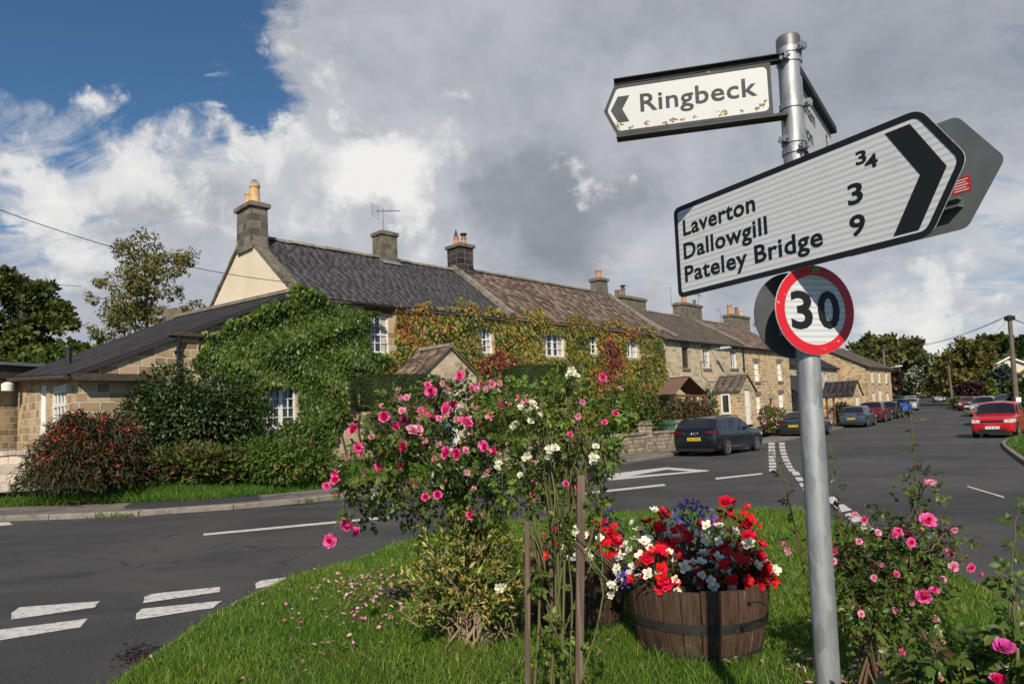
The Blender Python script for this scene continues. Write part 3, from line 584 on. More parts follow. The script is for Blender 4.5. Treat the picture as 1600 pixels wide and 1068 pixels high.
# ------------------------------------------------------------------ building kit (local frame: x along the front, y into the house, z up)
AX_F = (np.array([1., 0, 0]), np.array([0, 0, 1.]), np.array([0, -1., 0]))           # a front wall, seen from the street
def wall_front(mb, x0, x1, z0, z1, y, holes=(), top=None, rev=.16):
    """front wall in plane y with real openings and reveals; top(x) trims a raking head"""
    xs = sorted({x0, x1, *[h[i] for h in holes for i in (0, 1)]}); zs = sorted({z0, z1, *[h[i] for h in holes for i in (2, 3)]})
    for a, b in zip(xs[:-1], xs[1:]):
        for c, d in zip(zs[:-1], zs[1:]):
            if any(h[0] <= a+1e-6 and b-1e-6 <= h[1] and h[2] <= c+1e-6 and d-1e-6 <= h[3] for h in holes): continue
            da, db = (d, d) if not (top and d == zs[-1]) else (top(a), top(b))
            mb.add([(a, y, c), (b, y, c), (b, y, db), (a, y, da)], [(0, 1, 2, 3)])
    for a, b, c, d in holes:
        mb.add([(a, y, c), (b, y, c), (b, y, d), (a, y, d), (a, y+rev, c), (b, y+rev, c), (b, y+rev, d), (a, y+rev, d)], [(0, 4, 5, 1), (1, 5, 6, 2), (2, 6, 7, 3), (3, 7, 4, 0)])
T_SLATE = (np.array([(-.5, 0, .055), (.5, 0, .055), (.5, 1.15, 0), (-.5, 1.15, 0), (-.5, 0, .0), (.5, 0, .0), (.5, 1.15, -.05), (-.5, 1.15, -.05)]), np.array([(0, 1, 2), (0, 2, 3), (4, 5, 1), (4, 1, 0), (4, 0, 3), (4, 3, 7), (1, 5, 6), (1, 6, 2)]))
def slates(name, parent, A, B, C_, D_, row, wmin, wmax, m, grow=1., thick=1.):
    """courses of slates on the quad A (low start) B (low end) C (high end) D (high start)"""
    A, B, C_, D_ = [np.asarray(q, float) for q in (A, B, C_, D_)]; P, AA, NN, LL, WW = [], [], [], [], []
    S = np.linalg.norm(D_-A); t = 0.; r = row
    while t < S-.05:
        lo, hi = A+(D_-A)*t/S, B+(C_-B)*t/S; ln = np.linalg.norm(hi-lo); ex = (hi-lo)/ln; x = -random.uniform(0, wmax)
        up = unit((D_-A)*(1-.5)+(C_-B)*.5); nn = np.cross(ex, up); 
        while x < ln:
            w_ = random.uniform(wmin, wmax); a, b = max(x, 0.), min(x+w_, ln)
            if b-a > .03:
                P.append(lo+ex*(a+b)/2+up*random.uniform(-.012, .012)*thick); AA.append(up+ex*random.gauss(0, .008)); NN.append(nn+ex*random.gauss(0, .007)+up*random.gauss(0, .01)); LL.append(min(r, S-t)); WW.append((b-a)-.0035)
            x += w_
        t += r; r *= grow
    P = np.array(P)+np.array(NN)*.012
    tv, tf = T_SLATE; tv = tv.copy(); tv[:, 2] *= thick
    o = scatter(name, (tv, tf), P, AA, NN, LL, WW, m, parent=parent)
    return o
def roof_pair(parent, x0, x1, ye, ze, yr, zr, yb, zb, row, wmin, wmax, m, over=.12, ridge='coping_stone', grow=1., thick=1., ridge_n=.45):
    """front and back slopes on a boarded deck, with ridge tiles"""
    k = (zr-ze)/(yr-ye); k2 = (zr-zb)/(yb-yr)
    d = MB(); d.add([(x0, ye-over, ze-over*k), (x1, ye-over, ze-over*k), (x1, yr, zr), (x0, yr, zr), (x1, yb+over, zb-over*k2), (x0, yb+over, zb-over*k2)], [(0, 1, 2, 3), (3, 2, 4, 5)])
    d.add([(x0, ye-over, ze-over*k-.07), (x1, ye-over, ze-over*k-.07), (x1, yr, zr-.07), (x0, yr, zr-.07)], [(3, 2, 1, 0)])
    d.add([(x0, ye-over, ze-over*k-.07), (x1, ye-over, ze-over*k-.07), (x1, ye-over, ze-over*k), (x0, ye-over, ze-over*k)], [(0, 1, 2, 3)])
    ro = d.build('roof', m, parent, fix=False)
    slates('slate_courses', ro, (x0, ye-over-.02, ze-over*k), (x1, ye-over-.02, ze-over*k), (x1, yr, zr), (x0, yr, zr), row, wmin, wmax, m, grow, thick)
    r = MB(); x = x0
    while x < x1-.05:
        l = min(ridge_n, x1-x); dz = random.uniform(-.012, .012)
        r.hexa([(x+.005, yr-.16, zr-.03+dz), (x+l-.005, yr-.16, zr-.03+dz), (x+l-.005, yr+.16, zr-.03+dz), (x+.005, yr+.16, zr-.03+dz), (x+.005, yr-.05, zr+.085+dz), (x+l-.005, yr-.05, zr+.085+dz), (x+l-.005, yr+.05, zr+.085+dz), (x+.005, yr+.05, zr+.085+dz)]); x += l
    r.build('ridge_tiles', ridge, ro); return ro
def coping(parent, x, ye, ze, yr, zr, w_=.26, m='mossy_stone', h=.1):
    mb = MB(); n = 9
    for i in range(n):
        a, b = i/n, (i+1)/n-.004; f = lambda t: np.array([x, ye+(yr-ye)*t, ze+(zr-ze)*t])
        p, q = f(a), f(b); ex = unit(q-p); c = (p+q)/2; c[0] += random.uniform(-.012, .012); mb.obox(c, [(1, 0, 0), ex, np.cross((1, 0, 0), ex)], (w_/2, np.linalg.norm(q-p)/2, h/2))
    return mb.build('verge_coping', m, parent)
def window(parent, x0, x1, z0, z1, cols, rows, y=0., m='white_paint', kind='sash', sill='dressed_stone', lintel=None, curtain=0., ins=.07, lights=1):
    """frame with glazing bars; its pane, sill and lintel as sub-parts"""
    f = MB(); yf, t = y+ins, .055; h = (z1-z0)
    for lt in range(lights):
        xa = x0+(x1-x0)*lt/lights; xb = x0+(x1-x0)*(lt+1)/lights
        o = [(xa, z0), (xb, z0), (xb, z1), (xa, z1)]; i_ = [(xa+t, z0+t), (xb-t, z0+t), (xb-t, z1-t), (xa+t, z1-t)]
        f.ring(o, i_, (0, yf, 0), AX_F, -.05, .012)
        for c in range(1, cols): xx = xa+t+(xb-xa-2*t)*c/cols; f.box(xx-.011, xx+.011, yf-.006, yf+.03, z0+t, z1-t)
        for r in range(1, rows):
            zz = z0+t+(h-2*t)*r/rows; k = .024 if (kind == 'sash' and rows % 2 == 0 and r == rows//2) else .011; f.box(xa+t, xb-t, yf-.0085, yf+.028, zz-k, zz+k)
    w_ = f.build('window', m, parent)
    g = MB(); g.add([(x0+.02, yf+.035, z0+.02), (x1-.02, yf+.035, z0+.02), (x1-.02, yf+.035, z1-.02), (x0+.02, yf+.035, z1-.02)], [(0, 1, 2, 3)]); g.build('pane', 'window_glass', w_, fix=False)
    if curtain:
        n = 14; cw = (x1-x0)*.24
        for s in (0, 1):
            c = MB()
            xs = x0+.05 if s == 0 else x1-.05-cw
            vs = [(xs+cw*i/n, yf+.033-.008*(i % 2), zz) for zz in (z0+.05, z1-.05) for i in range(n+1)]; c.add(vs, [(i, i+1, n+2+i, n+1+i) for i in range(n)]); c.build('curtain', 'curtain', w_, fix=False)
    if sill: s = MB(); s.box(x0-.08, x1+.08, y-.06, y+ins-.015, z0-.13, z0-.002); s.build('sill', sill, w_)
    if lintel: s = MB(); s.box(x0-.14, x1+.14, y-.012, y+.1, z1+.002, z1+.22); s.build('lintel', lintel, w_)
    return w_
def pot(parent, x, y, z, h, r, m, kind='plain'):
    b = MB(); b.lathe([(r*1.12, 0), (r*1.12, .05), (r, .08), (r*.86, h-.09), (r*1.02, h-.07), (r*1.04, h), (r*.8, h), (r*.7, h-.2)], (x, y, z), 16); o = b.build('chimney_pot', m, parent, smooth=35)
    if kind == 'cage':
        c = MB()
        for k in range(5): a = math.pi*k/5; c.tube([np.array((x, y, z+h))+np.array((math.cos(a)*math.cos(q), math.sin(a)*math.cos(q), 1.2*math.sin(q)))*r*.95 for q in np.linspace(0, math.pi, 9)], .006, 4)
        c.build('bird_guard', 'aerial_metal', parent)
    if kind == 'cowl':
        c = MB(); c.lathe([(r*.75, h), (r*.75, h+.12)], (x, y, z), 12); c.lathe([(r*1.25, h+.12), (r*1.25, h+.16), (r*.5, h+.2)], (x, y, z), 12); c.build('cowl', 'black_paint', parent)
    if kind == 'spike':
        c = MB(); c.lathe([(r*.9, h), (r*.55, h+.14), (.01, h+.34)], (x, y, z), 10); c.build('cowl', 'dark_metal', parent)
    return o
def chimney(parent, x0, x1, y0, y1, z0, z1, m, cap='mossy_stone', over=.07, pots=(), label=None, corbel=False, taper=0.):
    b = MB(); b.hexa([(x0, y0, z0), (x1, y0, z0), (x1, y1, z0), (x0, y1, z0), (x0+taper, y0+taper, z1), (x1-taper, y0+taper, z1), (x1-taper, y1-taper, z1), (x0+taper, y1-taper, z1)])
    c = b.build('chimney', m, parent)
    if label: c['label'] = label
    k = MB(); k.box(x0-over, x1+over, y0-over, y1+over, z1+.001, z1+.13); k.hexa([(x0-over+.02, y0-over+.02, z1+.131), (x1+over-.02, y0-over+.02, z1+.131), (x1+over-.02, y1+over-.02, z1+.131), (x0-over+.02, y1+over-.02, z1+.131), (x0+.1, y0+.1, z1+.2), (x1-.1, y0+.1, z1+.2), (x1-.1, y1-.1, z1+.2), (x0+.1, y1-.1, z1+.2)])
    k.build('chimney_cap', cap, c)
    f = MB(); f.box(x0-.04, x1+.04, y0-.04, y1+.04, z0, z0+.02) if corbel else None
    for px_, py_, h, r, pm, kd in pots: pot(c, px_, py_, z1+.17, h, r, pm, kd)
    return c
def gable_wall(mb, x, y0, y1, ze0, ze1, yr, zr, z0=0., t=.35):
    s = 1 if t > 0 else -1
    vs = [(xx, yy, zz) for xx in (x, x+t) for yy, zz in ((y0, z0), (y1, z0), (y1, ze1), (yr, zr), (y0, ze0))]
    mb.add(vs, [(0, 1, 2, 3, 4), (9, 8, 7, 6, 5)]+[(i, 5+i, 5+(i+1) % 5, (i+1) % 5) for i in range(5)])
def porch(parent, x0, x1, out, z0, ze, zr, wm, rm, row=.26, door=None, side_win=None, over=.1):
    """gabled porch standing out from the front, ridge running back to the wall; y from -out to 0"""
    xm = (x0+x1)/2; w_ = MB(); holes = [door] if door else []
    wall_front(w_, x0, x1, z0, ze, -out, holes, rev=.12); w_.add([(x0, -out, ze), (x1, -out, ze), (xm, -out, zr)], [(0, 1, 2)])
    for xx in (x0, x1): w_.add([(xx, -out, z0), (xx, 0, z0), (xx, 0, ze), (xx, -out, ze)], [(0, 1, 2, 3)])
    p = w_.build('porch', wm, parent, fix=False)
    k = (zr-ze)/(xm-x0); d = MB()
    for s, xe in ((-1, x0-over), (1, x1+over)): d.add([(xe, -out-over, ze-over*k), (xm, -out-over, zr), (xm, .0, zr), (xe, .0, ze-over*k), (xe, -out-over, ze-over*k-.05), (xm, -out-over, zr-.05), (xm, 0, zr-.05), (xe, 0, ze-over*k-.05)], [(0, 1, 2, 3), (4, 5, 6, 7), (0, 1, 5, 4), (0, 3, 7, 4)])
    ro = d.build('porch_roof', rm, p)
    A = (x0-over, 0, ze-over*k+.01); B = (x0-over, -out-over, ze-over*k+.01); slates('porch_slates', p, A, B, (xm, -out-over, zr+.01), (xm, 0, zr+.01), row, .3, .55, rm, thick=1.1)
    A = (x1+over, -out-over, ze-over*k+.01); B = (x1+over, 0, ze-over*k+.01); slates('porch_slates', p, A, B, (xm, 0, zr+.01), (xm, -out-over, zr+.01), row, .3, .55, rm, thick=1.1)
    r = MB(); y = -out-over
    while y < -.02: l = min(.5, -y); r.hexa([(xm-.13, y, zr-.02), (xm+.13, y, zr-.02), (xm+.13, y+l-.01, zr-.02), (xm-.13, y+l-.01, zr-.02), (xm-.04, y, zr+.09), (xm+.04, y, zr+.09), (xm+.04, y+l-.01, zr+.09), (xm-.04, y+l-.01, zr+.09)]); y += l
    r.build('porch_ridge', 'coping_stone', p)
    if door:
        a, b, c, e = door; q = MB(); q.box(a, b, -out+.06, -out+.11, c, e)
        for (u0, u1, v0, v1) in ((.12, .45, .08, .45), (.55, .88, .08, .45), (.12, .45, .52, .92), (.55, .88, .52, .92)): q.box(a+(b-a)*u0, a+(b-a)*u1, -out+.045, -out+.058, c+(e-c)*v0, c+(e-c)*v1)
        q.build('door', 'white_paint', p); l = MB(); l.box(a-.2, b+.2, -out-.015, -out+.1, e+.002, e+.26); l.build('door_lintel', 'dressed_stone', p)
    return p
def downpipe(parent, x, y, z0, z1, m='black_paint'):
    d = MB(); d.tube([(x, y-.08, z0), (x, y-.08, z1-.3), (x, y-.16, z1)], .045, 8)
    for z in np.arange(z0+.4, z1-.3, 1.3): d.box(x-.08, x+.08, y-.13, y, z-.02, z+.02)
    return d.build('downpipe', m, parent, smooth=40)
def gutter(parent, x0, x1, y, z, m='black_paint'):
    n = 7; vs = [(x, y-.06+.06*math.cos(a), z-.06*math.sin(a)) for x in (x0, x1) for a in np.linspace(0, math.pi, n)]; vs += [(x, y-.06+.05*math.cos(a), z-.05*math.sin(a)) for x in (x0, x1) for a in np.linspace(0, math.pi, n)]
    g = MB(); g.add(vs, [(i, i+1, n+i+1, n+i) for i in range(n-1)]+[(2*n+i, 3*n+i, 3*n+i+1, 2*n+i+1) for i in range(n-1)])
    return g.build('gutter', m, parent, fix=False)
def aerial(x, y, z, parent_label, h=1., rz=0., kind='yagi', name='tv_aerial', s=1.):
    b = MB(); b.tube([(0, 0, 0), (0, 0, h)], .016, 6)
    if kind == 'yagi':
        b.tube([(-.35*s, 0, h-.1), (.75*s, 0, h-.25)], .013, 5)
        for i in range(8): t = i/8; px_ = -.2*s+.95*s*t; zz = h-.12-.14*t; b.tube([(px_, -.14*s, zz), (px_, .14*s, zz)], .006, 4)
        for k in range(-2, 3): b.tube([(-.33*s, -.3*s, h-.1+.12*k*s), (-.33*s, .3*s, h-.1+.12*k*s)], .007, 4)
        for yy in (-.22, .22): b.tube([(-.33*s, yy*s, h-.1-.25*s), (-.33*s, yy*s, h-.1+.25*s)], .007, 4)
    else: b.tube([(-.4*s, 0, h-.08), (.05, 0, h)], .012, 5)
    o = b.build(name, 'aerial_metal'); o.location = (x, y, z); o.rotation_euler = (0, 0, rz); return tag(o, parent_label, 'aerial')
def tw(a, y, z): q = P0+U*a*TK-NV*y*TK; return (q[0], q[1], z*TK+TZ)        # terrace-local to world
T45 = R(45)

def big(o): o.scale = (TK,)*3; return o

# ------------------------------------------------------------------ the terrace
def shell(parent, x0, x1, depth, ze, holes, m, z0=0., back=True):
    w_ = MB(); wall_front(w_, x0, x1, z0, ze, 0., holes); 
    if back: w_.add([(x0, depth, z0), (x1, depth, z0), (x1, depth, ze), (x0, depth, ze)], [(3, 2, 1, 0)])
    return w_
def build_cottage_slate():
    h = big(thing('cottage', 'stone cottage with dark slate roof, cream gable and low lean-to on its left', 'cottage', tw(0, 0, 0), T45))
    ZE, ZR, YR, DB = 5.42, 7.78, 3.2, 6.5
    win = (1.9, 2.66, 3.83, 4.99); gw = (-1.40, -.54, 1.60, 2.73); w2 = (6.47, 7.14, 4.02, 5.0)
    f = MB(); wall_front(f, -.5, 8.2, 0, ZE, 0, [win, w2]); wall_front(f, -5.8, -.5, 0, 5.35, .0, [gw], top=lambda x: 3.02+(x+5.8)*.447); f.build('wall', 'sandstone_block', h, fix=False)
    g = MB(); gable_wall(g, -.52, .0, DB, ZE, ZE, YR, ZR, 0, .35); o = g.build('gable_wall', 'render_cream', h); o['label'] = 'cream rendered gable wall'
    b = MB(); b.add([(-.5, DB, 0), (8.2, DB, 0), (8.2, DB, ZE), (-.5, DB, ZE)], [(3, 2, 1, 0)]); b.build('rear_wall', 'sandstone_rubble', h)
    roof_pair(h, -.4, 8.1, 0, ZE, YR, ZR, DB, ZE, .185, .18, .36, 'slate_grey', .14, thick=.85)
    coping(h, -.42, -.1, ZE+.02, YR, ZR+.08, .34); coping(h, 8.12, -.12, ZE+.08, YR, ZR+.16, .24, 'coping_stone', .16); coping(h, -.42, DB+.1, ZE, YR, ZR+.08, .34)
    window(h, *win, 3, 4, kind='sash', curtain=1); window(h, *w2, 3, 4, kind='sash', curtain=1)
    window(h, *gw, 2, 4, lights=2, kind='casement', curtain=0, ins=.02)
    l = MB(); l.box(1.75, 2.8, -.02, .1, 5.0, 5.22); l.build('lintel', 'dark_timber', h)
    gutter(h, 1.2, 3.2, -.1, ZE-.12, 'dark_timber')
    chimney(h, -.6, -.02, 2.62, 3.7, 7.25, 8.62, 'chimney_stone', over=.06, taper=.02, pots=[(-.3, 3.4, .48, .13, 'buff_clay', 'plain'), (-.3, 2.98, .62, .16, 'buff_clay', 'cage')], label='tall weathered chimney with two buff pots')
    chimney(h, 4.45, 5.15, 2.9, 3.5, 7.1, 8.62, 'mossy_stone', over=.05, label='plain lichened chimney without pots')
    chimney(h, 8.15, 8.85, 2.78, 3.6, 7.2, 8.72, 'sooty_stone', over=.07, pots=[(8.36, 3.25, .32, .11, 'terracotta', 'spike'), (8.64, 3.1, .32, .12, 'terracotta', 'cowl')], label='black sooty chimney with two terracotta pots')
    fl = MB(); fl.add([(4.4, 2.7, 7.5), (5.22, 2.7, 7.5), (5.22, 2.92, 7.68), (4.4, 2.92, 7.68)], [(0, 1, 2, 3)]); fl.build('flashing', 'lead', h, fix=False)
    # lean-to
    A, B, C_, D_ = (-5.98, 6.9, 3.42), (-5.98, -.12, 2.98), (-.52, -.12, 5.45), (-.52, 9.4, 5.98)
    d = MB(); d.add([A, B, C_, D_], [(0, 1, 2, 3)]); d.add([tuple(np.array(q)-(0, 0, .1)) for q in (A, B, C_, D_)], [(3, 2, 1, 0)]); d.add([B, C_, tuple(np.array(C_)-(0, 0, .1)), tuple(np.array(B)-(0, 0, .1))], [(0, 3, 2, 1)])
    lr = d.build('lean_to_roof', 'slate_dark', h, fix=False); lr['label'] = 'dark slate lean-to roof sloping down from the cream gable'
    slates('slate_courses', lr, A, B, C_, D_, .17, .2, .34, 'slate_dark', thick=.4)
    fs = MB(); fs.obox((-.62, 4.6, 5.73), [(0, 1, .056), (1, 0, 0), (0, 0, 1)], (4.7, .09, .05)); fs.build('flashing', 'coping_stone', lr)
    ch = MB(); ch.box(-.9, -.4, 9.1, 9.6, 5.6, 6.25); ch.build('stub_chimney', 'chimney_stone', h)
    # end wall under the eave, with a white door and a barred window
    E0, E1 = np.array((-5.8, 0, 0)), np.array((-5.8, 7., 0)); ex = np.array((0, 1., 0))
    e = MB(); hol = [(1.09, 2.66, 1.9, 2.86), (3.25, 4.02, 1.0, 2.98)]
    for (a, b) in zip([0, 1.09, 2.66, 3.25, 4.02], [1.09, 2.66, 3.25, 4.02, 7.0]):
        hh = [q for q in hol if q[0] == a]; zt = lambda y: 2.98+.06*y
        if hh: e.add([(-5.8, a, 0), (-5.8, b, 0), (-5.8, b, hh[0][2]), (-5.8, a, hh[0][2])], [(3, 2, 1, 0)]); e.add([(-5.8, a, hh[0][3]), (-5.8, b, hh[0][3]), (-5.8, b, zt(b)), (-5.8, a, zt(a))], [(3, 2, 1, 0)])
        else: e.add([(-5.8, a, 0), (-5.8, b, 0), (-5.8, b, zt(b)), (-5.8, a, zt(a))], [(3, 2, 1, 0)])
        for q in hh:
            a_, b_, c_, d_ = q; e.add([(-5.8, a_, c_), (-5.8, b_, c_), (-5.8, b_, d_), (-5.8, a_, d_), (-5.68, a_, c_), (-5.68, b_, c_), (-5.68, b_, d_), (-5.68, a_, d_)], [(0, 1, 5, 4), (1, 2, 6, 5), (2, 3, 7, 6), (3, 0, 4, 7)])
    e.build('end_wall', 'sandstone_block', h, fix=False)
    ax = (np.array((0, -1., 0)), np.array((0, 0, 1.)), np.array((-1., 0, 0)))
    def side_win(nm, y0, y1, z0, z1, cols, rows, bars, solid=False):
        m = MB(); O = (-5.74, y1, 0); W_ = y1-y0; t = .08
        m.ring([(0, z0), (W_, z0), (W_, z1), (0, z1)], [(t, z0+t), (W_-t, z0+t), (W_-t, z1-t), (t, z1-t)], O, ax, -.03, .03)
        for c in range(1, cols): u = t+(W_-2*t)*c/cols; m.plate([(u-.045, z0+t), (u+.045, z0+t), (u+.045, z1-t), (u-.045, z1-t)], O, ax, -.015, .02)
        for r in bars: v = z0+(z1-z0)*r; m.plate([(t, v-.045), (W_-t, v-.045), (W_-t, v+.045), (t, v+.045)], O, ax, -.012, .023)
        w_ = m.build(nm, 'white_paint', h); p = MB(); p.add([np.array(O)+ax[0]*a+ax[1]*b-ax[2]*.025 for a, b in ((.03, z0+.03), (W_-.03, z0+.03), (W_-.03, z1-.03), (.03, z1-.03))], [(0, 1, 2, 3)]); p.build('panel' if solid else 'pane', 'white_paint' if solid else 'window_glass', w_, fix=False)
    side_win('window', 1.09, 2.66, 1.9, 2.86, 4, 2, (.5, .86)); side_win('door', 3.25, 4.02, 1.0, 2.98, 1, 1, (.5,), True)
    bm = MB(); bm.box(-5.95, -4.15, -.34, -.02, 2.86, 2.965); bm.box(-5.95, -4.15, -.36, -.3, 2.83, 2.99); bm.build('canopy_beam', 'dark_timber', h)
    gm = MB(); gm.tube([(-6.08, -.2, 2.9), (-6.08, 6.8, 3.33)], .06, 8); gm.build('gutter', 'dark_timber', h)
    downpipe(h, -3.68, 0, .6, 4.0); fp = at(107, 563, 20.5)-np.array([P0[0], P0[1], TZ]); fp = (fp[:2]@U/TK, -(fp[:2]@NV)/TK, fp[2]/TK); vt = MB(); vt.lathe([(.075, -.3), (.075, .30), (.09, .31), (.09, .36), (.03, .38)], fp, 12); vt.build('flue', 'dark_metal', h, smooth=40)
    fa = MB(); fa.box(-3.9, -2.95, -.17, .1, 3.98, 4.08); fa.build('eave_board', 'dark_timber', h)
    porch(h, 2.66, 4.86, 1.6, .5, 3.08, 3.95, 'sandstone_pale', 'stone_slate', .26, door=(3.42, 4.12, .7, 2.66))
    lm = MB(); lm.lathe([(.1, 0), (.12, .05), (.12, .22), (.02, .26)], (0, 0, 0), 12)
    return h
def build_cottage_stone():
    h = big(thing('cottage', 'vine-covered stone cottage with a brown stone-slate roof, second house of the terrace', 'cottage', tw(8.2, 0, 0), T45))
    ZE, ZR, YR, DB, Ln = 5.5, 7.88, 3.2, 6.5, 10.0; o = 8.2
    ws = [(9.82, 11.1, 4.04, 4.94), (12.64, 13.24, 4.25, 5.07), (15.3, 16.2, 4.2, 5.09)]; wl = [(10.0, 11.2, 1.6, 2.7), (15.3, 16.4, 1.6, 2.7)]
    hs = [(a-o, b-o, c, d) for a, b, c, d in ws+wl]; f = shell(h, 0, Ln, DB, ZE, hs, 'sandstone_block'); gable_wall(f, 0.02, .02, DB, ZE, ZE, YR, ZR-.03, 0, .2); gable_wall(f, Ln-.3, .02, DB, ZE, ZE, YR, ZR-.03, 0, .28); f.build('wall', 'sandstone_pale', h, fix=False)
    roof_pair(h, .08, Ln-.02, 0, ZE, YR, ZR, DB, ZE, .36, .3, .62, 'stone_slate', .16, grow=.955, thick=.8, ridge='mossy_stone')
    coping(h, Ln-.02, -.12, ZE+.06, YR, ZR+.12, .24, 'coping_stone', .12)
    window(h, *hs[0], 2, 3, lights=2, kind='casement', curtain=1); window(h, *hs[1], 2, 4); window(h, *hs[2], 2, 3, lights=2, kind='casement', curtain=1)
    for q in hs[3:]: window(h, *q, 3, 4)
    chimney(h, 9.22, 9.86, 2.88, 3.48, 7.3, 8.45, 'chimney_stone', pots=[(9.54, 3.18, .42, .15, 'terracotta', 'plain')], label='pale weathered chimney with one short pot')
    chimney(h, 11.2, 13.4, 3.0, 3.6, 6.6, 7.78, 'mossy_stone', pots=[(11.4, 3.4, .3, .15, 'stack_clay', 'plain'), (11.9, 3.4, .45, .12, 'stack_clay', 'cowl')], label='long low chimney at the right end')
    return h
def build_house_brown():
    h = big(thing('house', 'pale stone house with a brown-framed upper window and a gabled white-door porch', 'house', tw(18.22, 0, 0), T45)); o = 18.22
    ZE, ZR, YR, DB, Ln = 5.3, 7.28, 3.2, 6.5, 8.2
    ws = [(20.0, 20.62, 3.86, 4.9), (22.02, 22.7, 3.92, 4.93), (24.94, 25.68, 4.0, 5.03)]; lo = [(20.2, 21.4, 1.5, 2.6)]
    hs = [(a-o, b-o, c, d) for a, b, c, d in ws+lo]; f = shell(h, 0, Ln, DB, ZE, hs, ''); gable_wall(f, 0.02, .02, DB, ZE, ZE, YR, ZR-.03, 0, .2); f.build('wall', 'sandstone_pale', h, fix=False)
    roof_pair(h, .1, Ln, 0, ZE, YR, ZR, DB, ZE, .3, .3, .55, 'stone_slate_grey', .18, thick=.8)
    coping(h, 1.3, -.12, ZE+.08, YR, ZR+.1, .16, 'coping_stone', .1)
    wn = window(h, *hs[0], 1, 2, m='brown_timber', sill='dark_stone', lintel='dark_stone', kind='casement'); wn['label'] = 'brown timber window'
    window(h, *hs[1], 2, 3, sill='dark_stone', lintel='dark_stone', kind='casement', curtain=1); window(h, *hs[2], 2, 1, sill='dark_stone', lintel='dark_stone', kind='casement', curtain=1); window(h, *hs[3], 2, 3)
    p = porch(h, 22.8-o, 24.55-o, 1.45, .6, 2.74, 3.52, 'sandstone_rubble', 'stone_slate_grey', .28, door=(23.4-o, 23.98-o, .82, 2.74))
    x = 22.8-o; sw = MB(); ax = (np.array((0, -1., 0)), np.array((0, 0, 1.)), np.array((-1., 0, 0))); O = (x, -.45, 0); sw.ring([(0, 1.5), (.5, 1.5), (.5, 2.55), (0, 2.55)], [(.08, 1.6), (.42, 1.6), (.42, 2.47), (.08, 2.47)], O, ax, -.02, .03); sw.build('porch_window', 'white_paint', p)
    pn = MB(); pn.add([np.array(O)+ax[0]*a+ax[1]*b+ax[2]*.006 for a, b in ((.06, 1.58), (.44, 1.58), (.44, 2.49), (.06, 2.49))], [(0, 1, 2, 3)]); pn.build('porch_pane', 'window_glass', p, fix=False)
    gutter(h, .1, Ln, -.16, ZE-.12); downpipe(h, Ln-.08, 0, 1.0, ZE-.1)
    chimney(h, 25.2-o, 27.4-o, 2.9, 3.55, 6.6, 7.95, 'mossy_stone', over=.06, pots=[(25.9-o, 3.2, .5, .16, 'terracotta', 'plain'), (27.1-o, 3.2, .32, .1, 'stack_clay', 'plain')], label='broad mossy chimney with a red pot')
    wr = MB(); wr.tube([(22.2-o, -.03, 4.3), (21.7-o, -.03, 4.2), (21.75-o, -.03, 3.5), (22.4-o, -.03, 3.2), (25.0-o, -.03, 3.3), (26.2-o, -.03, 3.4)], .012, 4); wr.build('cable', 'wire_black', h)
    return h
def build_house_tall():
    h = big(thing('house', 'rubble stone end house with tall narrow white windows and small brown door', 'house', tw(26.42, 0, 0), T45)); o = 26.42
    ZE, ZR, YR, DB, Ln = 5.3, 7.24, 3.2, 6.5, 6.1
    ws = [(27.74, 28.3, 3.3, 4.42), (30.78, 31.38, 3.38, 4.5), (27.72, 28.26, 1.3, 2.5), (30.72, 31.36, 1.3, 2.62)]; door = (29.4, 29.85, .8, 2.3)
    hs = [(a-o, b-o, c, d) for a, b, c, d in ws+[door]]; f = shell(h, 0, Ln, DB, ZE, hs, ''); gable_wall(f, Ln-.3, .02, DB, ZE, ZE, YR, ZR-.03, 0, .3); f.build('wall', 'sandstone_rubble', h, fix=False)
    roof_pair(h, .02, Ln+.1, 0, ZE, YR, ZR, DB, ZE, .3, .28, .5, 'stone_slate', .18, thick=.8)
    coping(h, .05, -.12, ZE+.08, YR, ZR+.1, .18, 'coping_stone', .1)
    for q in hs[:4]:
        wn = window(h, *q, 2, 3, sill='dark_stone', lintel='dark_stone'); c = MB(); c.add([(q[0]+.06, .098, q[2]+.06), (q[1]-.06, .098, q[2]+.06), (q[1]-.06, .098, q[3]-.06), (q[0]+.06, .098, q[3]-.06)], [(0, 1, 2, 3)]); c.build('blind', 'white_paint', wn, fix=False)
    d = hs[4]; q = MB(); q.box(d[0], d[1], .06, .1, d[2], d[3]); 
    for k in range(1, 4): q.box(d[0]+(d[1]-d[0])*k/4-.008, d[0]+(d[1]-d[0])*k/4+.008, .05, .06, d[2]+.03, d[3]-.03)
    q.build('door', 'brown_timber', h); l = MB(); l.box(d[0]-.25, d[1]+.25, -.02, .1, d[3]+.002, d[3]+.32); l.build('lintel', 'dressed_stone', h)
    gutter(h, 0, Ln, -.16, ZE-.12)
    chimney(h, 31.2-o, 33.6-o, 2.9, 3.55, 6.3, 7.75, 'mossy_stone', over=.06, pots=[(31.5-o, 3.2, .62, .17, 'terracotta', 'plain'), (32.4-o, 3.2, .55, .12, 'stack_clay', 'plain'), (33.2-o, 3.3, .4, .12, 'buff_clay', 'plain')], label='mossy chimney on the end house')
    return h
